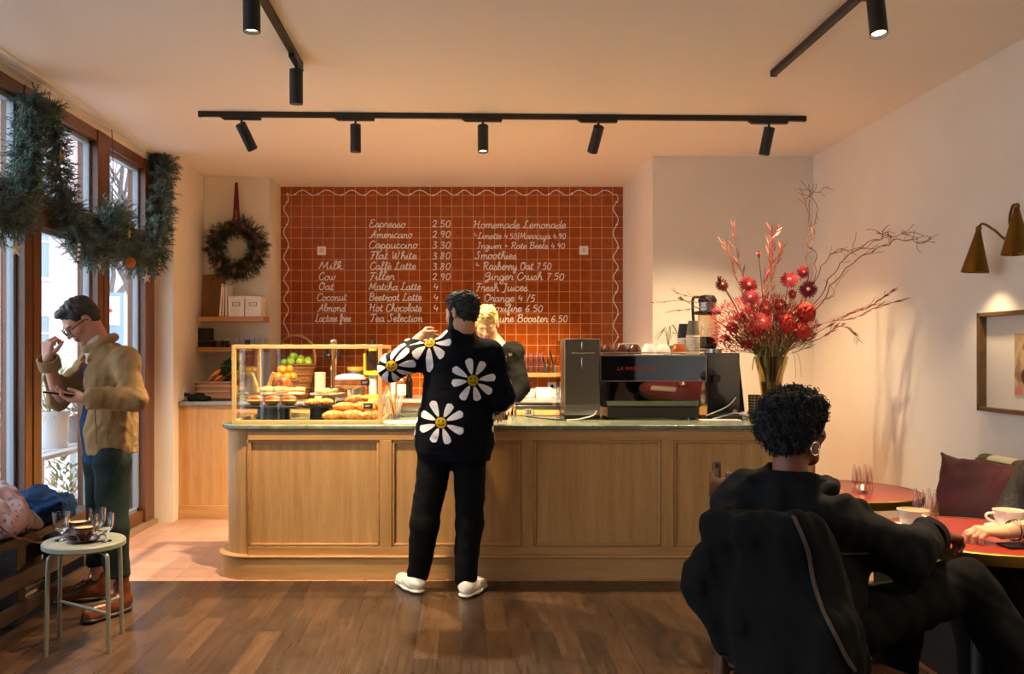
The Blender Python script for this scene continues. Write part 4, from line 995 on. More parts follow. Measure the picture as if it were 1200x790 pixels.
# ---------------------------------------------------------------- fair haired barista behind the counter
def barista():
    o = V3(.20, 6.52, 0); t = person('blond barista in a dark long-sleeved top looking down behind the counter', o)
    hc = V3(.182, 6.42, 1.628); Rh = basis((-.12, -.86, -.48)); s_ = 1.04
    sk = skin('skin_rosy', '#d39a78'); nb = V3(.225, 6.55, 1.50)
    rsh, rel, rwr = V3(.385, 6.52, 1.415), V3(.435, 6.43, 1.15), V3(.34, 6.25, 1.035); lsh, lel, lwr = V3(.04, 6.52, 1.415), V3(-.02, 6.40, 1.15), V3(.08, 6.22, 1.03)
    b = Vol(); L = head_vol(b, hc, Rh, s_); b.cap(L(0, -.035, -.06), nb, .058, .066, .03)
    b.cap(nb-V3(0, 0, .1), (.21, 6.55, .92), .14, .14, .05, flat=.7, fdir=(0, 1, 0)); b.cap(rsh, lsh, .055, .055, .05)
    for a, e, w_ in ((rsh, rel, rwr), (lsh, lel, lwr)):
        b.cap(a, e, .05, .042, .03); b.cap(e, w_, .042, .030, .02)
    hand_vol(b, rwr, (-.25, -.9, -.25), (0, 0, -1), (-.9, .2, 0), (.4, .45, .45, .5)); hand_vol(b, lwr, (.3, -.9, -.2), (0, 0, -1), (.9, .2, 0), (.4, .45, .45, .5))
    for x in (-1, 1): b.cap((.21+x*.09, 6.55, .88), (.21+x*.1, 6.52, .45), .07, .055, .03); b.cap((.21+x*.1, 6.52, .45), (.21+x*.1, 6.56, .1), .05, .04, .02); b.cap((.21+x*.1, 6.56, .1), (.21+x*.11, 6.46, .04), .036, .03, .02)
    volume('body', b, .005, [sk, lip_m, eye_m, M('blond_brow', '#b98f55', .7)], t, o, face_mats(hc, Rh, s_))
    h = Vol(); h.ell(L(0, -.018, .052), (.084, .102, .090), .02, R=Rh); h.ell(L(0, .045, .105), (.062, .05, .045), .03, R=Rh); h.ell(L(-.02, .02, .12), (.05, .05, .04), .03, R=Rh); h.ell(L(0, .105, -.02), (.085, .062, .082), .012, 's', R=Rh)
    for x in (-1, 1): h.ell(L(x*.092, .0, -.02), (.035, .03, .05), .01, 's', R=Rh)
    h.plane(L(0, -.06, -.06), Rh@V3(0, -.2, -1), .02); h.wrinkle(.007, 90, 52); h.wrinkle(.004, 220, 53)
    volume('hair', h, .004, hair_mat('bleached_blond_hair', '#e2bd72', .5), t, o)
    dk = cloth('charcoal_jersey', '#0b0a07', .85)
    s = Vol(); s.cap((.215, 6.56, 1.32), (.21, 6.56, .85), .185, .175, .05, flat=.7, fdir=(0, 1, 0)); s.cap(nb-V3(0, 0, .09), nb-V3(0, 0, .0), .12, .075, .06)
    for q_ in (rsh, lsh): s.cap(nb-V3(0, 0, .045), q_, .078, .080, .04)
    for a, e, w_ in ((rsh, rel, rwr), (lsh, lel, lwr)): s.cap(a, e, .078, .066, .045); s.cap(e, w_-unit(w_-e)*.03, .064, .048, .03)
    s.plane(nb+V3(0, -.0, .018), (0, -.55, 1), .006); s.plane((0, 0, .80), (0, 0, -1)); s.wrinkle(.006, 20, 55); s.wrinkle(.002, 60, 56)
    volume('top', s, .007, dk, t, o)
    m = MB(); rr = random.Random(4)                                   # small pale floral print on the chest
    for k in range(5):
        st = np.array([[.335+rr.uniform(-.03, .03), 6.2, 1.385+rr.uniform(-.03, .03)]]); a = rr.uniform(0, 6); pts = [st[0]+V3(cos(a+q*1.256)*.016, 0, sin(a+q*1.256)*.016*(1 if q % 1 == 0 else .4)) for q in np.arange(0, 5, .5)]
        pr, g2, ok = project(s, np.array(pts), (0, 1, 0))
        if ok.all(): m.add([Vector(x_+y_*.002-o) for x_, y_ in zip(pr, g2)], [tuple(range(10))])
    m.build('print', cloth('faded_print', '#6d6449', .9), t.children[-1])
    tr = Vol()
    for x in (-1, 1): tr.cap((.21+x*.085, 6.56, .85), (.21+x*.1, 6.53, .45), .105, .08, .03); tr.cap((.21+x*.1, 6.53, .45), (.21+x*.1, 6.57, .1), .08, .065, .03)
    tr.plane((0, 0, .05), (0, 0, -1)); volume('trousers', tr, .01, black_denim, t, o)
    for x in (-1, 1): shoe(t, o, (.21+x*.1, 6.62, 0), (x*.15, -1), .27, M('black_leather', '#141313', .4), so_m, name='shoe')
so_m = M('black_sole', '#161616', .6)
barista()
# ---------------------------------------------------------------- seated woman in the foreground
def seated_woman():
    o = V3(1.04, 2.66, 0); t = person('seated woman in a black denim jacket with short curly hair and a hoop earring', o)
    hc = V3(1.075, 2.74, 1.178); Rh = basis((.88, .46, -.06)); s_ = .96; f2 = unit((.90, .44, 0)); r2 = V3(f2[1], -f2[0], 0)
    sk = skin('skin_deep_brown', '#7a4428'); nb = V3(1.045, 2.715, 1.0)
    rsh, rel, rwr = V3(1.125, 2.575, .905), V3(1.355, 2.61, .805), V3(1.575, 2.865, .806); lsh, lel, lwr = V3(.985, 2.865, .91), V3(1.14, 3.02, .73), V3(1.36, 3.08, .79)
    b = Vol(); L = head_vol(b, hc, Rh, s_); b.cap(L(0, -.035, -.06), nb, .050, .056, .03)
    b.cap(nb-V3(0, 0, .1), (1.0, 2.64, .56), .115, .13, .05, flat=.75, fdir=f2); b.cap(rsh, lsh, .05, .05, .05)
    for a, e, w_ in ((rsh, rel, rwr), (lsh, lel, lwr)): b.cap(a, e, .043, .036, .03); b.cap(e, w_, .036, .025, .02)
    b.cap(rwr, rwr+V3(.045, .028, -.004), .027, .025, .01); hand_vol(b, rwr+V3(.045, .028, -.004), (.86, .46, -.16), (0, 0, -1), (-.5, .8, .1), (.75, .8, .85, .9), .92, thumb=(.9, .3)); hand_vol(b, lwr, (.95, .2, -.1), (0, 0, -1), (.1, -.9, .1), (.6, .6, .6, .6), .92)
    rk, ra, lk, la = V3(1.625, 2.745, .680), V3(1.83, 2.70, .30), V3(1.50, 2.95, .50), V3(1.47, 2.93, .09)
    b.cap((1.03, 2.58, .53), rk, .075, .05, .03); b.cap(rk, ra, .05, .034, .02); b.cap(ra, ra+V3(.08, 0, -.05), .033, .028, .02)
    b.cap((.98, 2.74, .53), lk, .075, .05, .03); b.cap(lk, la, .05, .034, .02); b.cap(la, la+V3(.09, .03, -.05), .033, .028, .02)
    volume('body', b, .0045, [sk, M('deep_lips', '#5c2a22', .45), eye_m, dark_m], t, o, face_mats(hc, Rh, s_))
    h = Vol(); h.ell(L(0, -.032, .036), (.094, .100, .090), .02, R=Rh); h.ell(L(0, .0, .075), (.075, .07, .05), .03, R=Rh); h.ell(L(0, -.075, -.015), (.075, .052, .066), .04, R=Rh)
    h.ell(L(0, .112, -.045), (.10, .082, .102), .012, 's', R=Rh)
    for x in (-1, 1): h.ell(L(x*.105, .012, -.035), (.045, .036, .05), .012, 's', R=Rh)
    h.plane(L(0, -.06, -.085), Rh@V3(0, .1, -1), .02); h.wrinkle(.0075, 120, 62); h.wrinkle(.006, 260, 63)
    volume('hair', h, .004, hair_mat('black_curly_hair', '#0b0908', .7), t, o)
    rr = random.Random(9); m = MB(); hv, hf = [], []
    me = t.children[-1].data; vs = [v.co for v in me.vertices]; ns = [v.normal for v in me.vertices]
    for k in range(1500):                                              # small curls over the surface
        i = rr.randrange(len(vs)); p, n = vs[i], ns[i]
        if n.length < .5: continue
        x = n.orthogonal().normalized(); y = n.cross(x); a = rr.uniform(0, 6.28); r_ = rr.uniform(.004, .008)
        m.tube([p+n*(.001+.010*q/5)+(x*cos(a+q*1.3)+y*sin(a+q*1.3))*r_ for q in range(6)], .0016, 3, caps=False)
    m.build('curls', MATS['black_curly_hair'], t.children[-1])
    e = L(.084, -.012, -.040); m = MB(); X = Matrix.Translation(Vector(e-V3(0, 0, .021)-o)) @ frame_to(Vector(r2)*.9+Vector(f2)*.1); m.torus((0, 0, 0), .0205, .0019, 32, 8, X); m.build('hoop_earring', M('silver', '#e6e2da', .15, 1.0), t)
    jk = cloth('washed_black_denim', '#101113', .82, 380, .3, .18)
    j = Vol(); j.cap((1.02, 2.70, .85), (.97, 2.62, .50), .185, .20, .06, flat=.78, fdir=f2); j.cap(nb-V3(0, 0, .09), nb-V3(.0, 0, .03), .13, .10, .06)
    j.cap(rsh, rel, .088, .078, .05); j.cap(rel, rwr-unit(rwr-rel)*.06, .074, .060, .04); j.cap(lsh, lel, .085, .075, .05); j.cap(lel, lwr-unit(lwr-lel)*.03, .07, .055, .03)
    j.ell((.935, 2.80, .925), (.115, .115, .105), .06); j.ell((.90, 2.70, .80), (.12, .13, .16), .06); j.ell((1.13, 2.68, .68), (.13, .15, .19), .07); j.ell((1.02, 2.76, .955), (.12, .11, .06), .05)
    j.cap(rwr-unit(rwr-rel)*.055, rwr-unit(rwr-rel)*.0, .049, .047, .01)
    j.wrinkle(.010, 17, 64, (1, 1, 1.3)); j.wrinkle(.006, 46, 65); j.plane((0, 0, .47), (0, 0, -1))
    j.cap(nb+V3(.015, .0, -.03), L(0, -.03, -.02), .062, .075, .012, 's')
    volume('jacket', j, .0065, jk, t, o); ja = t.children[-1]
    c_ = Vol(); c_.ring(nb+V3(.025, .0, -.02), (-.22, .02, 1), .096, .027, .01); c_.cap(nb+f2*.09+r2*.035-V3(0, 0, .01), nb+f2*.125+r2*.06-V3(0, 0, .05), .026, .012, .03); c_.wrinkle(.004, 38, 66); c_.ell(L(.0, -.02, -.115), (.066, .066, .06), .01, 's', R=Rh)
    volume('collar', c_, .005, jk, ja); ja.children[-1].location = -Vector(o)
    st = [V3(x, 2.2, z) for x, z in zip(np.linspace(.80, 1.20, 26), .86+.035*np.cos(np.linspace(0, pi, 26)*1.1))]
    q, g2, ok = project(j, np.array(st), (0, 1, 0), 90); m = MB(); pts = [Vector(a+b2*.002-o) for a, b2, c2 in zip(q, g2, ok) if c2]
    if len(pts) > 3: m.tube(pts, .0035, 6); m.build('yoke_seam', cloth('worn_seam', '#2b2a29', .8), ja)
    d = unit(rwr-rel); m = MB(); m.X = Matrix.Translation(Vector(rwr-d*.075-o)) @ frame_to(d); m.lathe([(.048, -.004), (.060, 0), (.058, .06), (.050, .066)], 28, caps=False); m.build('cuff', jk, ja, solid=.004)
    tr = Vol(); tr.cap((1.03, 2.57, .55), (.97, 2.74, .55), .115, .115, .05)
    tr.cap((1.05, 2.58, .55), rk, .105, .076, .04); tr.cap(rk, V3(1.80, 2.705, .36), .078, .075, .02); tr.cap((1.0, 2.74, .54), lk, .10, .078, .04); tr.cap(lk, la+V3(0, 0, .06), .078, .07, .03)
    tr.wrinkle(.006, 26, 67); tr.wrinkle(.002, 60, 68); volume('trousers', tr, .007, cloth('black_trousers', '#0b0b0b', .9, 300), t, o)
    bl = M('black_leather', '#141313', .4)
    shoe(t, o, la+V3(-.03, -.01, -.09), (.95, .3), .24, bl, so_m, name='shoe')
    # raised foot: the same shoe as a shaped volume hanging from the crossed leg
    v = Vol(); v.cap(ra+V3(-.01, 0, .02), ra+V3(.02, 0, -.06), .045, .042, .02); v.cap(ra+V3(.02, 0, -.06), ra+V3(.20, .01, -.10), .042, .032, .03); volume('shoe', v, .006, bl, t, o)
seated_woman()
# ---------------------------------------------------------------- her companion, at the edge of the picture
def companion():
    DX = V3(.09, 0, 0); o = V3(2.42, 3.40, 0); t = person('person in a dark patterned top, mostly outside the frame, forearm on the red table', o)
    hc = V3(2.345, 3.39, 1.135); Rh = basis((-.95, -.28, -.10)); sk = skin('skin_pale', '#d6a283'); nb = V3(2.42, 3.44, .985); f2 = unit((-.95, -.3, 0))
    lsh, lel, lwr = V3(2.30, 3.28, .90), V3(2.215, 3.12, .80), V3(1.925, 3.045, .778); rsh, rel, rwr = V3(2.42, 3.62, .90), V3(2.30, 3.58, .72), V3(2.1, 3.45, .66)
    b = Vol(); L = head_vol(b, hc, Rh, .95); b.cap(L(0, -.035, -.06), nb, .05, .056, .03); b.cap(nb-V3(0, 0, .1), (2.45, 3.44, .58), .11, .13, .05, flat=.75, fdir=f2); b.cap(lsh, rsh, .05, .05, .05)
    for a, e, w_ in ((lsh, lel, lwr), (rsh, rel, rwr)): b.cap(a, e, .042, .036, .03); b.cap(e, w_, .038, .025, .02)
    hand_vol(b, lwr, (-.97, -.06, .10), (0, -.1, -1), (-.2, .9, .1), (.55, .62, .7, .8), .93, thumb=(.8, .35)); hand_vol(b, rwr, (-.8, -.4, -.2), (0, 0, -1), (-.3, -.9, .1), (.5, .5, .5, .5), .93)
    for hp, k, a in (((2.34, 3.35, .53), (1.97, 3.16, .53), (2.02, 3.16, .1)), ((2.36, 3.52, .53), (2.03, 3.44, .53), (2.05, 3.42, .1))):
        b.cap(hp, k, .075, .05, .03); b.cap(k, a, .05, .034, .02); b.cap(a, V3(*a)+V3(-.09, -.02, -.05), .033, .028, .02)
    volume('body', b, .0045, [sk, lip_m, eye_m, dark_m], t, o, face_mats(hc, Rh, .95))
    h = Vol(); h.ell(L(0, -.028, .040), (.088, .105, .094), .02, R=Rh); h.ell(L(0, -.07, -.09), (.075, .06, .10), .04, R=Rh); h.ell(L(0, .095, -.03), (.074, .062, .09), .012, 's', R=Rh); h.wrinkle(.005, 80, 72); h.wrinkle(.003, 200, 73)
    volume('hair', h, .0055, hair_mat('dark_curled_hair', '#1a120d', .5), t, o)
    g = N('black_lace'); f = g.noise(g.coord(), 60, 3); g.set(Base_Color=g.ramp(f, [(.45, srgb('#0e0c0b')), (.62, srgb('#2a211b'))]), Roughness=.8); lc = g.m
    s = Vol(); s.cap((2.43, 3.45, .86), (2.45, 3.45, .52), .165, .175, .05, flat=.78, fdir=f2); s.cap(nb-V3(0, 0, .1), nb-V3(0, 0, .02), .11, .07, .05)
    s.cap(lsh, lel, .072, .06, .04); s.cap(lel, lel*.62+lwr*.38, .056, .046, .02); s.cap(rsh, rel, .07, .06, .04); s.cap(rel, rwr, .056, .045, .02); s.wrinkle(.005, 25, 74); s.plane((0, 0, .47), (0, 0, -1))
    volume('top', s, .007, lc, t, o)
    d = unit(lwr-lel); m = MB()
    for k, q in enumerate((.050, .062)): m.torus((0, 0, 0), .036, .0022, 28, 6, Matrix.Translation(Vector(lwr-d*q-o)) @ frame_to(Vector(d)+Vector((.1*k, 0, .1))))
    m.build('bracelet', M('oxidised_silver', '#55504a', .3, 1.0), t)
    tr = Vol(); tr.cap((2.34, 3.36, .54), (1.97, 3.16, .535), .095, .075, .04); tr.cap((1.97, 3.16, .535), (2.02, 3.16, .14), .074, .06, .03); tr.cap((2.36, 3.52, .54), (2.03, 3.44, .535), .095, .075, .04); tr.cap((2.03, 3.44, .535), (2.05, 3.42, .14), .074, .06, .03); tr.wrinkle(.004, 26, 75)
    volume('trousers', tr, .009, MATS['black_trousers'], t, o)
    br = M('brown_suede', '#4a2c1c', .8, var=.2)
    for a in ((2.05, 3.165), (2.08, 3.425)): shoe(t, o, (a[0], a[1], 0), (-1, -.1), .24, br, so_m, tall=.06, name='boot')
companion()
# ================================================================ glass display case with pastries
def wicker(name, c1, c2, fx=70):
    g = N(name); v = g.coord((fx, fx, fx*1.3)); w1 = g.n('ShaderNodeTexWave', wave_type='BANDS', bands_direction='Z'); g.t.links.new(v, w1.inputs[0]); w1.inputs['Scale'].default_value = .6; w1.inputs['Distortion'].default_value = 3
    g.set(Base_Color=g.ramp(w1.outputs['Fac'], [(.2, srgb(c1)), (.8, srgb(c2))]), Roughness=.7); g.bump(w1.outputs['Fac'], .6, .006); MATS[name] = g.m; return g.m
case_wood = wood('case_frame_oak', ['#b98d58', '#cda56c', '#dcb985'], 'x', 1.2, .4)
KX0, KX1, KY0, KY1, KZ = PX(271.5, 5.42), PX(447.5, 5.42), 5.42, 6.12, PZ(404, 5.42)
dc = thing('display_case', 'glass pastry display case with oak frame on the counter', 'display case', (KX0, KY0, CTOP)); W_, D_, H_ = KX1-KX0, KY1-KY0, KZ-CTOP; q = .024
for x in (0, W_-q):
    for y in (0, D_-q): MB().box(x, y, 0, x+q, y+q, H_).build('post', case_wood, dc, bevel=.002)
for z in (0, H_-q):
    for y in (0, D_-q): MB().box(q, y, z, W_-q, y+q, z+q).build('rail', case_wood, dc, bevel=.002)
    for x in (0, W_-q): MB().box(x, q, z, x+q, D_-q, z+q).build('rail', case_wood, dc, bevel=.002)
for bx in ((q, q*.4, q, W_-q, q*.6, H_-q), (q*.4, q, q, q*.6, D_-q, H_-q), (W_-q*.6, q, q, W_-q*.4, D_-q, H_-q), (q, q, H_-q*.6, W_-q, D_-q, H_-q*.4)): MB().box(*bx).build('pane', case_glass, dc)
slate = M('black_slate', '#1b1c1e', .5, bump=.15, bscale=40); kraft = M('kraft_paper', '#c59a63', .8)
def stand(label, x, y, ztop, r, rb, mt, mb, square=False, name='cake_stand'):
    t = thing(name, label, 'cake stand', (x, y, CTOP)); h = ztop-CTOP
    if square: MB().box(-r, -r*.7, h-.014, r, r*.7, h).build('plate', mt, t, bevel=.002)
    else: MB().lathe([(0, h-.012), (r*.9, h-.012), (r, h-.006), (r, h), (r*.97, h), (r*.94, h-.004), (0, h-.004)], 36, caps=False).build('plate', mt, t)
    MB().lathe([(0, 0), (rb, 0), (rb, .006), (rb*.97, h-.012), (0, h-.012)], 28, caps=False).build('pedestal', mb, t); return t
stand('square black slate stand with filled rolls, at the left of the display case', -1.262, 5.70, 1.067, .178, .108, slate, slate, True)
pale_plate = M('pale_plate', '#d9c9ab', .35)
stand('tall pale stand stacked with twists and a bun, behind the slate', -1.255, 5.985, 1.136, .152, .05, pale_plate, pale_plate)
stand('round black stand carrying light croissants, in the middle of the display case', -.962, 5.75, 1.063, .128, .066, slate, slate)
stand('pale stand with small biscuits, behind the round black stand', -.94, 5.985, 1.132, .13, .05, pale_plate, pale_plate)
cst = thing('cake_stand', 'clear glass cake stand on a dark drum carrying the iced cake', 'cake stand', (-.785, 5.96, CTOP))
MB().lathe([(0, 0), (.098, 0), (.098, .115), (0, .115)], 32, caps=False).build('drum', slate, cst, bevel=.003)
MB().lathe([(.05, .115), (.05, .121), (.022, .14), (.020, .195), (.10, .222), (.122, .224), (.122, .230), (0, .230)], 32).build('plate', clear, cst)
crust = None
def bake(name, lo, mid, hi, sc_=18):
    g = N(name); f = g.noise(g.coord(), sc_, 5, .65); g.set(Base_Color=g.ramp(f, [(.3, srgb(lo)), (.52, srgb(mid)), (.72, srgb(hi))]), Roughness=.42); g.bump(f, .3, .006); MATS[name] = g.m; return g.m
crois_m = bake('golden_pastry', '#9a5217', '#c98434', '#e9bd74'); bun_m = bake('brown_bun', '#6d3613', '#a35d22', '#cf9148'); bread_m = bake('bread_twist', '#b9833f', '#dab06a', '#efd59c')
def croissant_mesh(L=.15, r=.034):
    m = MB(); n = 33; pts, rs = [], []
    for i in range(n):
        u = i/(n-1)*2-1; a = u*1.15; pts.append(Vector((sin(a)*L*.52, (1-cos(a))*L*.42, r*.8)))
        base = r*(1-abs(u)**2.2)*.95+r*.16; rs.append(base*(1+.14*(abs(sin(u*3.5*pi))-.5)))
    m.tube(pts, rs, 14, sq=(.86, 1.05)); return m
def croissant(label, group, loc, rot, s=1.0, first=[]):
    if not first:
        o = croissant_mesh().build('croissant', crois_m); first.append(o)
    else: o = first[0].copy(); COL.objects.link(o)
    o.location = loc; o.rotation_euler = rot; o.scale = (s,)*3; return tag(o, label, 'croissant', group)
bd = thing('serving_board', 'pale wooden board under the croissant pile', 'board', (-.735, 5.66, CTOP)); MB().prism([(-.17, -.15), (.17, -.15), (.17, .15), (-.17, .15)], 0, .014).build('plank', oak_h, bd, bevel=.004); MB().cyl((.17, 0, .007), (.2, 0, .007), .006).build('handle', oak_h, bd)
gp = 'croissants piled at the right of the display case'; gl_ = 'golden croissant in the pile at the right end of the display case'
for x, y, z, rz, rx in ((-.84, 5.57, 0, .2, 0), (-.71, 5.55, 0, -.15, 0), (-.60, 5.58, 0, .35, 0), (-.83, 5.69, 0, -.4, 0), (-.69, 5.67, 0, .5, 0), (-.605, 5.73, 0, -.2, 0), (-.77, 5.61, .050, .1, .15), (-.65, 5.62, .050, -.35, .1), (-.75, 5.73, .045, .4, 0), (-.70, 5.65, .094, .05, .12), (-.625, 5.69, .056, .6, 0)):
    croissant(gl_, gp, (x, y, CTOP+.0155+z), (rx, RND.uniform(-.1, .1), rz+pi), RND.uniform(.98, 1.12))
for x, y, rz, lb in ((-1.0, 5.71, .3, 'light croissant at the left of the round black stand'), (-.915, 5.73, -.3, 'light croissant at the right of the round black stand')): croissant(lb, 'croissants on the round black stand', (x, y, 1.064), (0, 0, rz+pi), .8)
for i, (x, d) in enumerate(((-1.372, 'left'), (-1.262, 'middle'), (-1.152, 'right'))):
    t = thing('filled_roll', f'brown filled roll, {d} one of three on the square slate stand', 'roll', (x, 5.66, 1.067), RND.uniform(-.3, .3), 'filled rolls on the slate stand')
    v = MB(); v.ell((0, 0, .03), (.054, .044, .030), 20, 12); v.build('lower_half', bun_m, t); MB().ell((.0, -.006, .034), (.050, .045, .010), 20, 8).build('filling', M('ham_and_cheese', '#d8a24c', .5, var=.3, vscale=30), t); MB().ell((0, .004, .046), (.052, .040, .024), 20, 12).build('upper_half', bun_m, t)
def lump(name, label, cat, c, r, mat, rot=0, group=None, sd=0, wr=.004):
    v = Vol(); v.ell((0, 0, r[2]*.9), r, .01); v.wrinkle(wr, 45, sd); v.plane((0, 0, 0), (0, 0, -1), .004); o = volume(name, v, .006, mat, None); o.location = c; o.rotation_euler = (0, 0, rot); return tag(o, label, cat, group)
lump('bread_bun', 'large glossy bun on top of the tall pale stand', 'bun', (-1.262, 5.97, 1.176), (.058, .05, .042), bun_m, .3, None, 3)
for i, (x, y, rz) in enumerate(((-1.34, 5.93, .3), (-1.25, 5.90, -.2), (-1.17, 5.94, .5))): lump('pastry_twist', ('flat pastry twist at the left edge of the tall pale stand', 'flat pastry twist at the front of the tall pale stand', 'flat pastry twist at the right edge of the tall pale stand')[i], 'pastry', (x, y, 1.137), (.065, .04, .026), bread_m, rz, 'twists on the tall pale stand', 5+i, .008)
for px0, py0, px1, py1, s_ in ((302, 457, 296, 439, 'leaning left'), (312, 458, 320, 438, 'leaning right')):
    a, b_ = P(px0, py0, 5.99), P(px1, py1, 5.99); a.z = 1.14; m = MB(); m.tube([a, a.lerp(b_, .4)+Vector((.002, 0, 0)), b_], [.013, .016, .012], 12); m.ell(b_, (.012, .012, .012), 10, 8); o = m.build('bread_stick', bread_m); tag(o, f'short bread stick {s_} out of the tall pale stand', 'bread stick')
for k in range(7):
    a = 2*pi*k/7; c = (-.94+.07*cos(a)*(k < 6), 5.985+.07*sin(a)*(k < 6), 1.1335)
    lump('biscuit', 'small round biscuit on the pale stand behind the round black stand', 'biscuit', c, (.032, .032, .016), bread_m, 0, 'biscuits on the pale stand', 20+k, .003)
ck = thing('layer_cake', 'round cake with white icing and sponge layers on the glass stand', 'cake', (-.785, 5.96, CTOP+.231))
MB().lathe([(0, 0), (.102, 0), (.106, .012), (.104, .026), (0, .026)], 32, caps=False).build('sponge', bake('sponge', '#9c5c26', '#b97838', '#cc934f'), ck)
MB().lathe([(0, .026), (.106, .026), (.106, .034), (0, .034)], 32, caps=False).build('filling', M('berry_jam', '#b8643a', .4), ck)
MB().lathe([(.104, .034), (.107, .042), (.095, .060), (.05, .072), (0, .075)], 32, caps=False).build('icing', M('white_icing', '#efe6d6', .6, bump=.3, bscale=50), ck)
for x, y, z, s_ in ((PX(428, 5.85), 5.85, PZ(451.5, 5.85), 'on the glass stand beside the iced cake'), (PX(431.5, 5.50), 5.50, PZ(479, 5.50), 'in front of the croissant pile')):
    t = thing('price_tag', f'small black price tag {s_}', 'sign', (x, y, z)); MB().cbox((0, 0, .018), (.060, .004, .036)).build('card', slate, t, bevel=.001)
    zb_ = CTOP+.01 if z < 1.1 else CTOP+.22; MB().cyl((0, .004, .01), (0, .012, zb_-z), .003).build('stem', steel, t)
    MB().box(-.02, -.003, .02, .016, -.002, .0235).box(-.02, -.003, .013, .008, -.002, .016).build('writing', chalk, t)
# ================================================================ back counter goods
apple_m = M('green_apple', '#8fae2e', .3, var=.25, vscale=14); orange_m = M('orange_peel', '#e08a1e', .42, var=.1, bump=.2, bscale=220); wick = wicker('honey_wicker', '#6e4218', '#b07a3a'); wick2 = wicker('rosy_wicker', '#8a5638', '#c08c66', 55)
def apple(c, lb, g, first=[]):
    if not first:
        t = thing('apple', lb, 'apple', c, 0, g); m = MB(); m.lathe([(0, -.030), (.014, -.034), (.03, -.026), (.038, -.004), (.036, .016), (.024, .030), (.010, .031), (0, .022)], 20, caps=False); m.build('fruit', apple_m, t); MB().tube([(0, 0, .022), (.003, 0, .036), (.008, 0, .044)], .0018, 5).build('stem', bark, t); first.append(t); return t
    return dup(first[0], c, None, lb, g, rot=(RND.uniform(-.5, .5), RND.uniform(-.5, .5), RND.uniform(0, 6)))
ax, ay = -1.50, 7.70
bk_ = thing('wicker_basket', 'round wicker basket of green apples with a tall hooped handle', 'basket', (ax, ay, BT))
MB().lathe([(0, 0), (.10, 0), (.125, .1), (.150, .2), (.166, .30), (.176, .305), (.176, .318), (.160, .318), (.140, .21), (0, .19)], 40, caps=False).build('bowl', wick, bk_)
m = MB(); m.tube(smooth_pts([(-.168, 0, .30), (-.165, 0, .42), (-.11, 0, .53), (0, 0, .575), (.11, 0, .53), (.165, 0, .42), (.168, 0, .30)], 6), .011, 8); m.build('handle', wick, bk_)
m = MB(); 
for k in range(5): m.torus((0, 0, .04+k*.06), .112+.0135*k, .008, 40, 6)
m.build('weave_band', wick, bk_)
for dx, dy, dz in ((-.10, -.03, .33), (-.03, -.08, .335), (.05, -.08, .335), (.11, -.03, .33), (-.06, .04, .345), (.03, .03, .36), (.09, .06, .345), (-.02, -.03, .385)): apple((ax+dx, ay+dy, BT+dz), 'green apple heaped in the wicker basket with the hooped handle', 'apples in the basket')
ob = thing('fruit_bowl', 'wicker bowl heaped with oranges, in front of the apple basket', 'bowl', (-1.54, 7.385, BT)); MB().lathe([(0, 0), (.085, 0), (.10, .08), (.118, .17), (.126, .175), (.126, .185), (.11, .185), (.095, .12), (0, .10)], 36, caps=False).build('bowl', wick, ob); MB().torus((0, 0, .182), .122, .007, 40, 6).build('rim', wick, ob)
def orange(c, first=[]):
    if not first:
        t = thing('orange', '', 'orange', c); MB().ell((0, 0, 0), (.037, .037, .035), 20, 14).build('fruit', orange_m, t); MB().ell((0, 0, .0345), (.004, .004, .002), 8, 6).build('stem_end', leaf_g, t); first.append(t)
    else: t = dup(first[0], c, None, rot=(RND.uniform(-.6, .6), RND.uniform(-.6, .6), 0))
    t['label'] = 'orange in the heaped wicker bowl behind the pastry stands'; t['group'] = 'oranges in the bowl'
for k in range(6): orange((-1.54+.072*cos(k*1.047), 7.385+.072*sin(k*1.047), BT+.212))
orange((-1.54, 7.385, BT+.215))
for k in range(3): orange((-1.54+.042*cos(k*2.09+.4), 7.385+.042*sin(k*2.09+.4), BT+.272))
t = thing('canister', 'plain cream canister standing right of the apple basket', 'canister', (-1.285, 7.70, BT)); MB().lathe([(0, 0), (.05, 0), (.05, .225), (0, .225)], 28, caps=False).build('body', M('cream_ceramic', '#dfceb2', .5), t, bevel=.003); MB().lathe([(0, .225), (.051, .225), (.051, .24), (0, .243)], 28, caps=False).build('lid', MATS['cream_ceramic'], t, bevel=.002)
t = thing('dispenser_column', 'shiny chrome drinks column with black levers against the orange tiles', 'dispenser', (PX(390.5, 7.8), 7.8, BT))
MB().lathe([(0, 0), (.06, 0), (.06, .015), (.036, .02), (.036, .50), (.040, .505), (.040, .53), (.03, .542), (0, .545)], 28, caps=False).build('column', chrome, t)
for s_ in (-1, 1): MB().cyl((s_*.036, -.01, .40), (s_*.062, -.05, .39), .007).build('spout', chrome, t); MB().cyl((s_*.058, -.03, .36), (s_*.062, -.03, .48), .015, .018, 12).build('lever', black_m, t); MB().cyl((s_*.062, -.05, .395), (s_*.062, -.05, .34), .009).build('nozzle', black_m, t)
yel = M('lemon_plastic', '#d9cf2c', .4); smoke = thin_glass('smoked_plastic', (.62, .66, .66), .06)
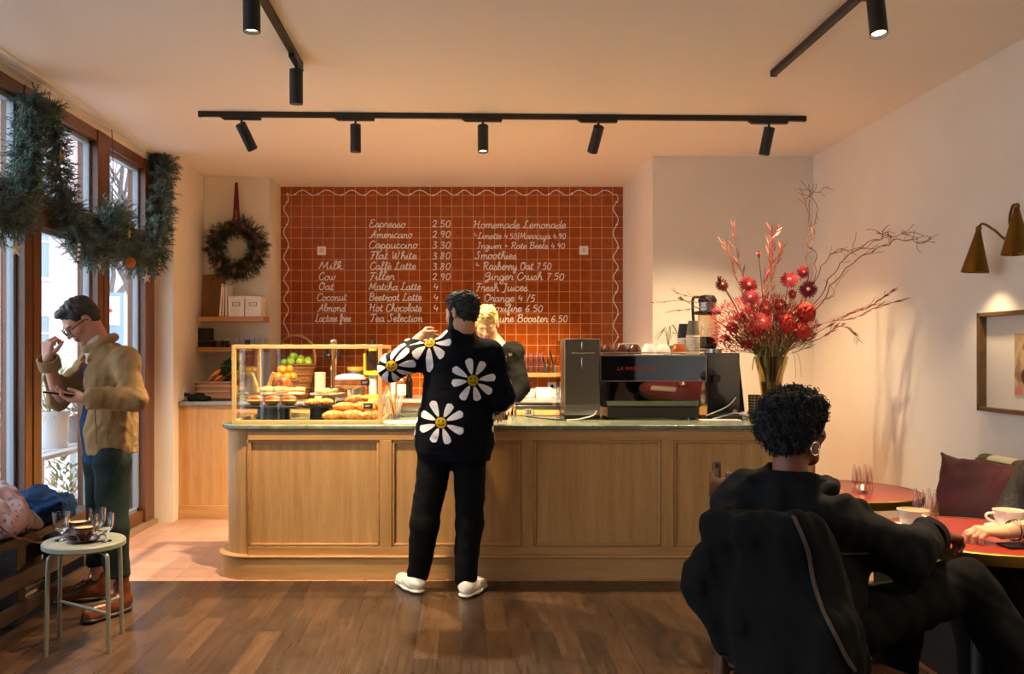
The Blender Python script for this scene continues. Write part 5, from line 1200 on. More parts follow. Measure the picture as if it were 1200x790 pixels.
def juicer(label, x, y):
    t = thing('drinks_dispenser', label, 'dispenser', (x, y, BT))
    MB().lathe([(0, 0), (.082, 0), (.082, .03), (.055, .036), (0, .036)], 28, caps=False).build('base', yel, t, bevel=.003); MB().lathe([(.0, .036), (.036, .036), (.036, .21), (0, .21)], 24, caps=False).build('lower_tube', MATS['zinc'] if 'zinc' in MATS else steel, t)
    MB().lathe([(.03, .21), (.078, .215), (.078, .25), (.03, .252)], 28).build('band', yel, t, bevel=.003); MB().lathe([(.052, .25), (.056, .255), (.064, .43), (.060, .435), (.056, .43), (.05, .26)], 28, caps=False).build('tank', smoke, t)
    MB().lathe([(0, .43), (.040, .43), (.038, .46), (0, .462)], 24, caps=False).build('cap', yel, t, bevel=.003); MB().lathe([(0, .462), (.026, .462), (.024, .53), (0, .535)], 20, caps=False).build('plunger', black_m, t)
    MB().prism([(-.085, -.012), (-.067, -.012), (-.067, .012), (-.085, .012)], .22, .41).build('arm', yel, t, bevel=.003); return t
juicer('yellow and smoke-grey drinks dispenser with black plunger, right of the chrome column', PX(437, 7.76), 7.76)
juicer('added copy of the yellow drinks dispenser, standing in for its reflection in the case glass', PX(290, 7.62), 7.62)  # added copy in place of the other dispenser's mirror image in the glass
t = thing('steel_tin', 'round steel tin with an orange lid behind the iced cake', 'tin', (PX(417, 7.85), 7.85, BT)); MB().lathe([(0, 0), (.076, 0), (.076, .25), (0, .25)], 30, caps=False).build('body', steel, t, bevel=.003); MB().lathe([(0, .25), (.079, .25), (.079, .285), (.02, .29), (0, .29)], 30, caps=False).build('lid', M('amber_lid', '#d69a3a', .4), t, bevel=.004)
# vegetable basket, herbs, cloth
t = thing('wicker_hamper', 'shallow rosy wicker basket of carrots at the left end of the back counter', 'basket', (-2.16, 7.52, BT))
b = MB(); b.box(-.16, -.12, 0, .16, .12, .02); b.box(-.16, -.12, 0, .16, -.10, .155); b.box(-.16, .10, 0, .16, .12, .155); b.box(-.16, -.12, 0, -.14, .12, .155); b.box(.14, -.12, 0, .16, .12, .155); b.build('body', wick2, t, bevel=.006)
m = MB()
for z in (.03, .075, .12, .158): m.tube([(-.16, -.122, z), (.16, -.122, z), (.162, .122, z), (-.162, .122, z)], .008, 6, closed=True)
m.build('weave_band', wick2, t)
car = M('carrot', '#b8692c', .55, var=.2, bump=.25, bscale=90)
for k in range(10):
    x0, y0, z0 = -2.25+.021*k, 7.52+RND.uniform(-.06, .06), BT+.13+.012*(k % 5)+.02*(k > 3)*(k < 8); dirv = Vector((.5, RND.uniform(-.4, .4), .25+.1*RND.random())).normalized()
    m = MB(); p0 = Vector((x0-.05, y0, z0)); m.tube([p0, p0+dirv*.03, p0+dirv*.09, p0+dirv*.135], [.006, .013, .019, .010], 10); tag(m.build('carrot', car), 'carrot heaped in the rosy wicker basket under the shelves', 'carrot', 'carrots in the basket')
hb = thing('herb_bunch', 'bushy bunch of dark green herbs beside the carrots', 'herbs', (-2.035, 7.56, BT+.02)); rr = random.Random(3); m = MB()
for k in range(900):
    a, e = rr.uniform(0, 6.28), rr.random()**.5; q_ = Vector((cos(a)*e*.105, sin(a)*e*.09, .20+rr.uniform(-.09, .15)*sqrt(max(.05, 1-e*e)))); d = Vector((cos(a)*e+rr.uniform(-.5, .5), sin(a)*e+rr.uniform(-.5, .5), rr.uniform(-.2, .8))).normalized(); s_ = d.orthogonal().normalized()*.011; m.add([q_, q_+d*.011+s_, q_+d*.026, q_+d*.011-s_], [(0, 1, 2, 3)])
m.build('leaves', M('dark_herb_green', '#2f4a1c', .55, var=.35, vscale=40), hb); m = MB()
for k in range(14): a = rr.uniform(0, 6.28); m.tube([(0, 0, .0), (cos(a)*.03, sin(a)*.03, .1), (cos(a)*.07, sin(a)*.07, .22)], .002, 5)
m.build('stems', MATS['dark_herb_green'], hb)
v = Vol(); v.cap((-.08, 0, .03), (.06, -.01, .022), .034, .026, .02); v.cap((-.05, .03, .05), (.0, .02, .05), .025, .02, .02); v.wrinkle(.005, 60, 4); v.plane((0, 0, .002), (0, 0, -1)); o = volume('dish_cloth', v, .005, cloth('navy_black_cotton', '#16181d', .9), None); o.location = (-2.245, 7.335, BT); tag(o, 'crumpled dark cloth at the left corner of the back counter', 'cloth')
t = thing('wall_outlet', 'white wall outlet with a black plug above the back counter corner', 'outlet', (XS, 7.40, PZ(462, 7.38))); MB().box(0, -.042, -.05, .010, .042, .05).build('plate', white_p, t, bevel=.003); MB().cyl((.01, 0, -.005), (.05, 0, -.005), .018, .015).build('plug', black_m, t)
m = MB(); m.tube(smooth_pts([(.048, 0, -.005), (.07, -.01, -.03), (.05, -.03, -.052), (.09, -.05, -.054)], 6), .004, 6); m.build('lead', black_m, t)
# ---- things on the two wall shelves
y8 = 7.86
t = thing('chopping_board', 'tall dark wooden chopping board leaning on the upper shelf', 'board', (PX(247, y8), y8+.05, S1)); X = Matrix.Rotation(-.10, 4, 'X'); MB().prism([(-.112, .0), (.112, .0), (.112, .38), (.09, .40), (-.09, .40), (-.112, .38)], -.012, .012, X @ Matrix.Rotation(pi/2, 4, 'X')).build('plank', wood('walnut_board', ['#6b4320', '#85592c', '#96683a'], 'z', 1, .45), t, bevel=.004); MB().torus((0, -.005, .36), .016, .004, 18, 6, X @ Matrix.Translation((0, 0, 0)) @ Matrix.Rotation(0, 4, 'X')).build('hanging_ring', black_m, t)
for i, (px, h, ang, c, lb) in enumerate(((261.5, .30, .07, '#d9d3c6', 'slim pale magazine leaning against the chopping board'), (265, .27, .03, '#5a5f6b', 'slim grey-blue magazine between the pale magazine and the white boxes'), (268.5, .29, .0, '#e6e0d4', 'slim white magazine right beside the white box'))):
    t = thing('magazine', lb, 'magazine', (PX(px, y8), y8, S1), 0, 'magazines on the upper shelf'); X = Matrix.Rotation(ang, 4, 'Y'); MB().box(-.009, -.1, 0, .009, .1, h, X).build('cover', M(f'cover_{i}', c, .4), t, bevel=.002); MB().box(-.007, -.102, .003, .007, .09, h-.002, X).build('pages', M('paper', '#efe9dc', .8), t)
bxm = M('white_box_card', '#e9e2d3', .6); 
for px, lb in ((280.5, 'white storage box with label holder, left of the pair on the upper shelf'), (300, 'white storage box with label holder, right of the pair on the upper shelf')):
    t = thing('storage_box', lb, 'box', (PX(px, y8), y8-.02, S1), 0, 'white boxes on the upper shelf'); MB().box(-.072, -.09, 0, .072, .09, .15).build('body', bxm, t, bevel=.002); MB().box(-.075, -.093, .15, .075, .093, .185).build('lid', bxm, t, bevel=.002)
    m = MB(); m.box(-.034, -.096, .095, .034, -.09, .099); m.box(-.034, -.096, .125, .034, -.09, .129); m.box(-.034, -.096, .095, -.030, -.09, .129); m.box(.030, -.096, .095, .034, -.09, .129); m.build('label_holder', M('pewter', '#77716a', .4, .8), t)
t = thing('speaker', 'small black box speaker on the lower shelf', 'speaker', (PX(241, y8), y8, S2)); MB().box(-.062, -.06, .0, .062, .06, .055).build('base_unit', black_m, t, bevel=.004); MB().box(-.06, -.055, .06, .06, .055, .175).build('cabinet', black_m, t, bevel=.006); MB().lathe([(0, 0), (.04, 0), (.042, .004), (.03, .003), (0, .001)], 20, X=Matrix.Translation((0, -.055, .118)) @ Matrix.Rotation(pi/2, 4, 'X'), caps=False).build('driver', M('grille', '#26262a', .7), t)
def tumbler(name, label, cat, loc, r, h, mat, group, taper=.85):
    o = MB().lathe([(0, 0), (r*taper, 0), (r, h), (r*.93, h), (r*taper*.9, .008), (0, .008)], 20, caps=False).build(name, mat); o.location = loc; return tag(o, label, cat, group)
smk = M('dark_jar', '#3a2d25', .2)
for k, px in enumerate((253.5, 260, 266.5)): 
    t = thing('preserve_jar', ('dark jar next to the speaker on the lower shelf', 'dark jar, second from the speaker on the lower shelf', 'dark jar nearest the clear tumblers on the lower shelf')[k], 'jar', (PX(px, y8), y8, S2), 0, 'dark jars on the lower shelf'); MB().lathe([(0, 0), (.022, 0), (.024, .05), (.019, .06), (0, .06)], 16, caps=False).build('body', smk, t); MB().lathe([(0, .06), (.021, .06), (.021, .074), (0, .075)], 16, caps=False).build('lid', steel, t)
for k in range(6):
    for r_ in range(2): tumbler('tumbler', 'clear tumbler in the double row at the right of the lower shelf', 'glass', (PX(279+6*k, y8), y8-.05+.1*r_, S2), .022, .085, clear, 'tumblers on the lower shelf')
# ---- right of the case
jr = thing('cutlery_jar', 'glass jar of wooden and white sticks beside the display case', 'jar', (PX(464.5, 5.95), 5.95, CTOP)); MB().lathe([(0, 0), (.038, 0), (.04, .095), (.037, .095), (.034, .006), (0, .006)], 22, caps=False).build('jar', clear, jr)
for k, (dx, dy, l, c) in enumerate(((-.035, .0, .17, 'w'), (.03, .01, .19, 's'), (.045, -.01, .185, 's'), (-.01, .02, .16, 'w'), (.01, -.015, .175, 's'), (-.045, .01, .15, 'w'))): MB().tube([(dx*.3, dy*.3, .01), (dx*1.2, dy, l)], .0055, 7).build('stick', M('stick_wood', '#c8a26a', .6) if c == 'w' else white_p, jr)
def bottle(label, x, y, z, h, r, mat, capm, lab=None):
    t = thing('bottle', label, 'bottle', (x, y, z)); MB().lathe([(0, 0), (r, 0), (r, h*.55), (r*.85, h*.64), (r*.36, h*.78), (r*.34, h*.93), (0, h*.93)], 22, caps=False).build('body', mat, t); MB().lathe([(0, h*.93), (r*.4, h*.93), (r*.4, h), (0, h)], 16, caps=False).build('cap', capm, t)
    if lab: MB().lathe([(r*1.01, h*.12), (r*1.02, h*.14), (r*1.02, h*.48), (r*1.01, h*.5)], 22, caps=False).build('paper_label', lab, t)
    return t
amber = M('amber_glass', '#6b3a14', .12, coat=.5); plabel = M('cream_label', '#e8ddc2', .6)
bottle('cream-labelled bottle close behind the corner post of the display case', PX(453.5, 6.05), 6.05, CTOP, .24, .036, plabel, M('dark_cap', '#2b2420', .4), plabel)
bottle('brown glass bottle on the back counter left of the customer', PX(470.5, 7.75), 7.75, BT, .26, .04, amber, M('brass', '#b08d4a', .3, 1.0), plabel)
bottle('black slim bottle beside the brown bottle on the back counter', PX(479.5, 7.8), 7.8, BT, .28, .032, M('black_glass', '#14100e', .1), MATS['dark_cap'])
bottle('pale syrup bottle between display case and brown bottle', PX(460, 7.8), 7.8, BT, .30, .034, M('syrup', '#c9a26a', .15), MATS['dark_cap'], plabel)
for k, (z, w_) in enumerate(((0, .11), (.035, .105))):
    t = thing('steel_tray', ('lower of two shallow steel trays stacked left of the customer', 'upper of two shallow steel trays stacked left of the customer')[k], 'tray', (PX(482, 6.08), 6.08, CTOP+z), 0, 'steel trays on the counter'); m = MB(); m.box(-w_, -.07, 0, w_, .07, .004); m.build('base', steel, t); m = MB()
    for bx in ((-w_, -.07, .0, w_, -.066, .032), (-w_, .066, 0, w_, .07, .032), (-w_, -.07, 0, -w_+.004, .07, .032), (w_-.004, -.07, 0, w_, .07, .032)): m.box(*bx)
    m.build('rim', steel, t)
t = tag(MB().box(-.17, -.11, 0, .16, .11, .003).build('paper_sheet', M('baking_paper', '#f0e7d2', .8)), 'white paper sheet lying on the counter right of the display case', 'paper'); t.location = (PX(470, 5.58), 5.58, CTOP); t.rotation_euler = (0, 0, .06)
tm = thing('payment_terminal', 'small card terminal with a lit orange display beside the customer', 'payment terminal', (PX(585.5, 5.80), 5.80, CTOP), .1)
X = Matrix.Rotation(.5, 4, 'X'); MB().box(-.048, -.05, 0, .048, .06, .035).build('base', black_m, tm, bevel=.005); MB().box(-.044, -.012, .03, .044, .012, .105, Matrix.Translation((0, .0, 0)) @ Matrix.Rotation(-.35, 4, 'X')).build('housing', M('grey_plastic', '#6d6a62', .5), tm, bevel=.005)
gd = N('lit_display'); gd.set(Base_Color=srgb('#c95f3a'), Emission_Color=srgb('#ff8a60'), Emission_Strength=1.2); MB().box(-.036, -.0145, .055, .036, -.0125, .095, Matrix.Rotation(-.35, 4, 'X')).build('display', gd.m, tm)
# ---- shelf on the tiles with glasses and stirrers; boxes below
for k, px in enumerate((616, 622, 628, 634)):
    for j in range(2): tumbler('drinking_glass', 'clear glass stacked on the tile shelf behind the customer', 'glass', (PX(px, 8.37), 8.37, S3+.098*j), .024, .095, clear, 'glasses on the tile shelf', .8)
for k, (px, lb) in enumerate(((640.5, 'small dark vase with short black stirrers on the tile shelf'), (650.5, 'dark vase with long spreading black stirrers on the tile shelf'))):
    t = thing('stirrer_vase', lb, 'vase', (PX(px, 8.36), 8.36, S3)); MB().lathe([(0, 0), (.026, 0), (.03, .05), (.022, .075), (.02, .07), (0, .01)], 18, caps=False).build('pot', smk if k == 0 else M('grey_pot', '#4b4540', .4), t)
    for q_ in range(5): a = q_*1.3; MB().tube([(0, 0, .02), (cos(a)*.05*(1+k*.4), sin(a)*.02, .15+.06*k+.01*(q_ % 2))], .0045, 6).build('stirrer', black_m, t)
tumbler('votive_glass', 'short round glass at the right end of the tile shelf', 'glass', (PX(660, 8.36), 8.36, S3), .03, .06, clear, None, .9)
t = thing('switch_plate', 'wide white switch plate with a round knob on the tiles', 'switch', (PX(651, DT), DT, PZ(452.5, DT))); MB().box(-.078, -.012, -.038, .078, 0, .038).build('plate', white_p, t, bevel=.003); MB().lathe([(0, 0), (.018, 0), (.016, .02), (0, .021)], 18, X=Matrix.Translation((-.035, -.012, 0)) @ Matrix.Rotation(pi/2, 4, 'X'), caps=False).build('knob', black_m, t)
t = thing('carton', 'white carton standing on the back counter under the tile shelf', 'box', (PX(637, 7.95), 7.95, BT)); MB().box(-.07, -.05, 0, .07, .05, .082).build('body', bxm, t, bevel=.002); MB().box(-.071, -.051, .082, .071, .051, .092).build('lid', bxm, t, bevel=.002)
for k, (px, w_) in enumerate(((621, .05), (652, .045))): t = thing('carton', ('low cream carton left of the white carton', 'low cream carton right of the white carton')[k], 'box', (PX(px, 8.1), 8.1, BT)); MB().box(-w_, -.05, 0, w_, .05, .07).build('body', bxm, t, bevel=.003); MB().box(-w_-.001, -.051, .05, w_+.001, .051, .072).build('lid', M('cream_card', '#e6d7b6', .6), t, bevel=.002)
def jug(label, x, y, z, s=1.0):
    t = thing('milk_jug', label, 'jug', (x, y, z), RND.uniform(-.6, .6), 'steel milk jugs'); MB().lathe([(0, 0), (.036*s, 0), (.042*s, .01), (.036*s, .07*s), (.034*s, .085*s), (.040*s, .10*s), (.038*s, .10*s), (.032*s, .085*s), (.034*s, .02), (0, .008)], 22, caps=False).build('body', chrome, t); MB().tube(smooth_pts([(.036*s, 0, .085*s), (.068*s, 0, .082*s), (.066*s, 0, .035*s), (.040*s, 0, .025*s)], 5), .004, 6).build('handle', chrome, t)
jug('steel milk jug nearest the barista on the back counter', PX(603, 7.75), 7.75, BT); jug('steel milk jug second from the barista on the back counter', PX(611, 7.85), 7.85, BT, 1.15); jug('small steel jug on the counter in front of the long steel stand', PX(619, 5.98), 5.98, CTOP, .62)
t = thing('steel_stand', 'long low steel stand with a dark mat on the staff side of the counter', 'stand', (PX(630, 6.13), 6.13, CTOP)); MB().box(-.17, -.07, .045, .18, .07, .078).build('top', steel, t, bevel=.003); MB().box(-.165, -.06, .078, .10, .065, .092).build('mat', M('dark_rubber', '#26221f', .7), t, bevel=.002)
for x in (-.16, .17):
    for y in (-.06, .06): MB().box(x-.006, y-.006, 0, x+.006, y+.006, .046).build('leg', steel, t)
# ================================================================ coffee machines
t = thing('water_tower', 'tall grey steel countertop machine with a cross of slots on its face', 'machine', (PX(682, 5.78), 5.78, CTOP)); taupe = M('taupe_steel', '#857a6c', .35, .75)
MB().box(-.118, 0, .03, .122, .24, .548).build('housing', taupe, t, bevel=.005); MB().box(-.115, .004, 0, .12, .235, .03).build('base', black_m, t); MB().box(-.150, .02, .02, -.146, .225, .535).build('side_screen', smoke, t); MB().box(-.152, .02, 0, -.118, .225, .02).build('side_tray', steel, t)
MB().box(-.006, -.006, .475, .006, .003, .525).build('slot', chrome, t, bevel=.003); MB().box(-.006, -.006, .345, .006, .003, .42).build('slot', chrome, t, bevel=.003); MB().box(-.07, -.006, .447, .085, .003, .453).build('slot', chrome, t, bevel=.002); MB().box(-.118, -.003, .03, .122, .002, .10).build('skirt', steel, t, bevel=.002)
EM = (PX(765.5, 5.76), 5.76, CTOP); t = thing('espresso_machine', 'wide black espresso machine with mirror panels and red lettering on the counter', 'espresso machine', EM)
gloss_b = N('black_mirror_panel'); gloss_b.set(Base_Color=(.004, .004, .004), Roughness=.03, Coat_Weight=1.0, Coat_Roughness=.02); gloss_b.b.inputs['Specular IOR Level'].default_value = 1.0; gloss_b.b.inputs['IOR'].default_value = 1.9; gloss_b = gloss_b.m
MB().box(-.355, .0, .262, .358, .012, .435).build('upper_panel', gloss_b, t, bevel=.003)
b = MB(); X = Matrix.Translation((0, .0, .262)) @ Matrix.Rotation(radians(6.5), 4, 'X'); b.add([(-.345, 0, 0), (.335, 0, 0), (.305, 0, -.178), (-.305, 0, -.178), (-.345, .01, 0), (.335, .01, 0), (.305, .01, -.178), (-.305, .01, -.178)], [(0, 3, 2, 1), (4, 5, 6, 7), (0, 1, 5, 4), (1, 2, 6, 5), (2, 3, 7, 6), (3, 0, 4, 7)], X); b.build('lower_panel', gloss_b, t)
MB().box(-.31, -.01, .012, .305, .36, .085).build('drip_tray', M('charcoal_metal', '#3a3733', .4, .5), t, bevel=.004); MB().box(-.34, .035, .085, .33, .36, .262).build('body', black_m, t); MB().box(-.352, .012, .262, .355, .38, .43).build('head', black_m, t, bevel=.003)
for x in (-.27, .27):
    for y in (.03, .33): MB().lathe([(0, 0), (.02, 0), (.018, .014), (0, .014)], 14, c=(x, y, 0), caps=False).build('foot', black_m, t)
m = MB(); m.box(-.357, -.004, .430, .360, .004, .438); m.box(-.357, -.004, .259, .360, .004, .263); m.box(-.357, -.004, .259, -.353, .004, .438); m.box(.356, -.004, .259, .360, .004, .438); m.build('metal_trim', steel, t)
MB().box(-.345, .012, .432, .345, .37, .436).build('cup_tray', steel, t); m = MB(); m.tube([(-.345, .012, .452), (.345, .012, .452), (.345, .372, .452), (-.345, .372, .452)], .004, 6, closed=True)
for x, y in ((-.345, .012), (.345, .012), (.345, .372), (-.345, .372)): m.cyl((x, y, .432), (x, y, .452), .004)
m.build('cup_rail', steel, t)
tx = bpy.data.curves.new('lettering', 'FONT'); tx.body = 'LA MARZOCCO'; tx.size = .034; tx.extrude = .0012; tx.space_character = 1.12; tx.shear = .18; to = bpy.data.objects.new('lettering', tx); COL.objects.link(to); to.parent = t; to.location = (-.245, -.0015, .335); to.rotation_euler = (pi/2, 0, 0); bpy.context.view_layer.update(); tm_ = bpy.data.meshes.new_from_object(to.evaluated_get(bpy.context.evaluated_depsgraph_get())); bpy.data.objects.remove(to); to = bpy.data.objects.new('lettering', tm_); COL.objects.link(to); to.parent = t; to.location = (-.245, -.0015, .335); to.rotation_euler = (pi/2, 0, 0); tm_.materials.clear(); tm_.materials.append(M('red_lettering', '#d4211c', .35))
m = MB()
for k in range(3): m.tube(smooth_pts([(-.30+.02*k, .40, .40), (-.32, .43, .3), (-.28+.01*k, .42, .18)], 5), .005, 6)
m.build('steam_wand', steel, t)
ZM = CTOP+.4385
brown_c = M('chestnut_glaze', '#431c12', .18, coat=.5); amber_c = M('rust_glaze', '#a8501f', .2, coat=.5)
def cup(name, label, loc, mat, s=1.0, down=True, handle=True, group=None, ang=0, coffee=False):
    t = thing(name, label, 'cup', loc, ang, group)
    prof = [(0, .0), (.024, .0), (.026, .005), (.036, .018), (.045, .040), (.048, .062), (.0455, .062), (.042, .040), (.033, .02), (0, .012)]
    if down: prof = [(r, .066-z) for r, z in prof][::-1]
    MB().lathe([(r*s, z*s) for r, z in prof], 26, caps=False).build('bowl', mat, t)
    z = (.05, .018) if not down else (.016, .048)
    if handle: MB().tube(smooth_pts([(.044*s, 0, z[0]*s), (.066*s, 0, (z[0]-.002)*s), (.068*s, 0, (z[0]+z[1])/2*s), (.036*s, 0, z[1]*s)], 5), .0045*s, 7).build('handle', mat, t)
    if coffee: MB().lathe([(0, 0), (.0435*s, 0)], 24, c=(0, 0, .057*s), caps=False).build('coffee', coffee, t)
    return t
for px, y, mt, s_, lb, gr in ((711, 5.90, brown_c, 1.0, 'dark brown upturned cup at the left end of the espresso machine', 'dark brown cups on the espresso machine'), (727.5, 5.88, brown_c, 1.1, 'dark brown upturned cup, second from the left on the machine', 'dark brown cups on the espresso machine'), (743.5, 5.90, brown_c, 1.08, 'dark brown upturned cup touching the white cups', 'dark brown cups on the espresso machine'), (760, 5.88, porcelain, 1.15, 'white upturned cup beside the dark brown cups', 'white cups on the machine'), (777, 5.90, porcelain, 1.15, 'white upturned cup beside the rust-coloured cup', 'white cups on the machine'), (795, 5.88, amber_c, 1.15, 'rust-coloured upturned cup beside the paper cups', None)):
    cup('coffee_cup', lb, (PX(px, y), y, ZM-.001), mt, s_, True, True, gr, RND.uniform(.6, 2.4))
t = thing('saucer_stack', 'white saucers stacked behind the brown cups on the espresso machine', 'saucers', (PX(735, 6.05), 6.05, ZM)); 
for k in range(6): MB().lathe([(0, 0), (.04, 0), (.068, .012), (.068, .015), (.038, .004), (0, .004)], 24, c=(0, 0, .013*k), caps=False).build('saucer', porcelain, t)
def cup_stack(label, x, y, z, mat, n, r, lid):
    t = thing('paper_cup_stack', label, 'paper cups', (x, y, z)); 
    for k in range(n): MB().lathe([(r*1.02, k*.017), (r*1.06, k*.017+.003), (r*1.0, k*.017+.006), (r*.985, k*.017+.017)], 24, caps=False).build('rim', lid, t)
    z0 = n*.017; MB().lathe([(r*.985, z0), (r*.70, z0+.095), (r*.68, z0+.1), (r*.6, z0+.096), (0, z0+.096)], 24, caps=False).build('cup', mat, t); return t
cup_stack('tall stack of grey-green paper cups with pale rims on the espresso machine', PX(812, 5.92), 5.92, ZM, M('sage_grey_paper', '#77705f', .6), 8, .046, M('pale_rim', '#d9cdb8', .5)); cup_stack('stack of black paper cups behind the grey-green ones', PX(801, 6.06), 6.06, ZM, M('black_paper', '#23212a', .6), 7, .044, MATS['pale_rim'])
pt = thing('trailing_plant', 'small potted plant with thin curling leaves behind the upturned cups', 'potted plant', (PX(783, 6.07), 6.07, ZM)); MB().lathe([(0, 0), (.03, 0), (.036, .065), (.032, .065), (0, .055)], 18, caps=False).build('pot', M('stoneware', '#8f8a78', .5), pt); m = MB()
for k in range(8): a = k*.8; m.tube(smooth_pts([(0, 0, .06), (cos(a)*.03, sin(a)*.02, .14+.01*k), (cos(a)*.08, sin(a)*.03, .15), (cos(a)*.13, sin(a)*.04, .11)], 5), [.003]*10+[.002]*6, 5, sq=(.4, 1.5))
m.build('leaves', leaf_g, pt)
t = thing('coffee_grinder', 'glossy black coffee grinder right of the espresso machine', 'grinder', (PX(848, 5.85), 5.85, CTOP)); MB().box(-.112, 0, .0, .112, .2, .45).build('housing', M('piano_black', '#0b0b0c', .12, coat=.6), t, bevel=.006); MB().lathe([(0, .45), (.06, .45), (.06, .478), (.054, .48), (0, .478)], 28, c=(-.045, .09, 0), caps=False).build('hopper_ring', steel, t); MB().box(-.08, -.03, .25, -.03, .0, .30).build('spout', black_m, t, bevel=.004); MB().lathe([(0, 0), (.014, 0), (.014, .01), (0, .011)], 16, X=Matrix.Translation((.075, 0, .05)) @ Matrix.Rotation(pi/2, 4, 'X'), caps=False).build('button', steel, t)
t = thing('filter_brewer', 'slim black filter coffee brewer behind the espresso machine', 'brewer', (PX(829, 6.12), 6.12, CTOP)); MB().box(-.075, -.06, 0, .075, .06, .46).build('body', black_m, t, bevel=.006); MB().box(-.08, -.065, .46, .08, .065, .475).build('hot_plate', steel, t, bevel=.003)
jg = thing('coffee_jug', 'glass coffee jug with steel collar and black lid on the slim brewer', 'jug', (PX(829, 6.12), 6.12, CTOP+.476)); MB().lathe([(0, 0), (.07, 0), (.078, .02), (.075, .15), (.062, .27), (.056, .285), (.052, .285), (.06, .26), (.07, .15), (.072, .02), (0, .008)], 28, caps=False).build('glass_body', thin_glass('jug_glass', (.92, .88, .82), .08), jg); MB().lathe([(.057, .275), (.062, .28), (.060, .335), (.054, .34)], 28).build('collar', steel, jg)
MB().lathe([(0, .338), (.064, .338), (.066, .355), (.05, .385), (.02, .392), (0, .392)], 28, caps=False).build('lid', black_m, jg); MB().tube(smooth_pts([(-.055, 0, .375), (-.10, 0, .37), (-.105, 0, .30), (-.10, 0, .20)], 5), .010, 8).build('handle', black_m, jg); MB().lathe([(.058, .005), (.067, .03), (.066, .09), (0, .09)], 28, caps=False).build('coffee', M('black_coffee', '#2a140a', .1), jg); MB().torus((0, 0, .262), .085, .012, 30, 8).build('filter_ring', black_m, jg)
t = thing('till_tablet', 'slim black tablet on a stand, leaning behind the grinder', 'tablet', (PX(866, 6.03), 6.03, CTOP)); X = Matrix.Rotation(.35, 4, 'Z') @ Matrix.Rotation(-.16, 4, 'X'); MB().box(-.05, -.007, .03, .05, .007, .42, X).build('casing', black_m, t, bevel=.004); MB().box(-.05, -.05, 0, .05, .06, .012, Matrix.Rotation(.35, 4, 'Z')).build('foot', steel, t); MB().box(-.012, .0, .01, .012, .02, .2, X).build('arm', steel, t)
g = N('gilt_bamboo_pattern'); v = g.coord((1, 1, 1)); w1 = g.n('ShaderNodeTexWave', wave_type='BANDS', bands_direction='Z'); g.t.links.new(g.coord((1, 1, 16)), w1.inputs[0]); w1.inputs['Scale'].default_value = 1; w2 = g.n('ShaderNodeTexWave', wave_type='BANDS', bands_direction='X'); g.t.links.new(g.coord((14, 6, 1)), w2.inputs[0]); w2.inputs['Scale'].default_value = 1; w2.inputs['Distortion'].default_value = 1
g.set(Base_Color=g.ramp(g.math('MULTIPLY', w1.outputs['Fac'], w2.outputs['Fac']), [(.12, srgb('#1c1712')), (.3, srgb('#a5864a'))]), Roughness=.4, Metallic=.3)
t = thing('patterned_tumbler', 'black and gilt patterned tumbler beside the flower vase', 'tumbler', (PX(884, 5.9), 5.9, CTOP)); MB().lathe([(0, 0), (.036, 0), (.042, .16), (.039, .16), (.034, .01), (0, .01)], 26, caps=False).build('wall', g.m, t); MB().torus((0, 0, .16), .0405, .0022, 30, 6).build('rim', M('brass', '#b08d4a', .3, 1.0), t)
tumbler('espresso_glass', 'tiny glass between tablet and patterned tumbler', 'glass', (PX(872.5, 5.85), 5.85, CTOP), .026, .055, clear, None, .85)
t = tag(MB().box(-.12, -.05, 0, .14, .05, .008).build('white_tray', white_p, bevel=.003), 'flat white tray in front of the grinder on the counter', 'tray'); t.location = (PX(842, 5.68), 5.68, CTOP)
for nm, pts, mt, lb in (('cable', [(828, 487, 5.74), (845, 480, 5.8), (855, 474, 5.82), (862, 466, 5.84)], white_p, 'white cable looping from the espresso machine to the grinder'), ('cable', [(664, 494, 5.66), (680, 491, 5.66), (695, 487, 5.70), (699, 482, 5.74)], white_p, 'white cable lying in front of the grey steel machine'), ('cable', [(616, 488, 5.85), (630, 490, 5.78), (650, 492, 5.72), (664, 494, 5.68)], black_m, 'thin black cable lying between card terminal and steel machine'), ('cable', [(835, 491, 5.70), (850, 487, 5.76), (862, 484, 5.78), (878, 487, 5.72)], white_p, 'white cable curled on the counter in front of the grinder')):
    Q = [P(*q_) for q_ in pts]
    for q_ in Q: q_.z = max(q_.z, CTOP+.005)
    m = MB(); m.tube(smooth_pts(Q, 6), .0045, 7); tag(m.build(nm, mt), lb, 'cable')
# ================================================================ vase and flowers
VX, VY = PX(903.5, 5.98), 5.98; VT = CTOP+.425
vase_g = thin_glass('olive_vase_glass', (.80, .74, .52), .07)
t = thing('flower_vase', 'tall flared olive glass vase of red flowers at the right end of the counter', 'vase', (VX, VY, CTOP))
MB().lathe([(0, 0), (.05, 0), (.054, .01), (.062, .12), (.085, .30), (.118, .425), (.113, .425), (.08, .30), (.056, .12), (.046, .02), (0, .018)], 40, caps=False).build('glass', vase_g, t)
MB().lathe([(0, .02), (.045, .021), (.055, .12), (.073, .25), (0, .25)], 32, caps=False).build('water', M('cloudy_water', '#a89a52', .15, coat=.2), t)
stem_m = M('olive_stem', '#6f6a2c', .6, var=.2); red_f = M('scarlet_petals', '#b0141f', .5, var=.3, vscale=30); pink_f = M('coral_petals', '#c9373f', .55, var=.25, vscale=30); deep_f = M('crimson_petals', '#7a0d18', .55, var=.3, vscale=30)
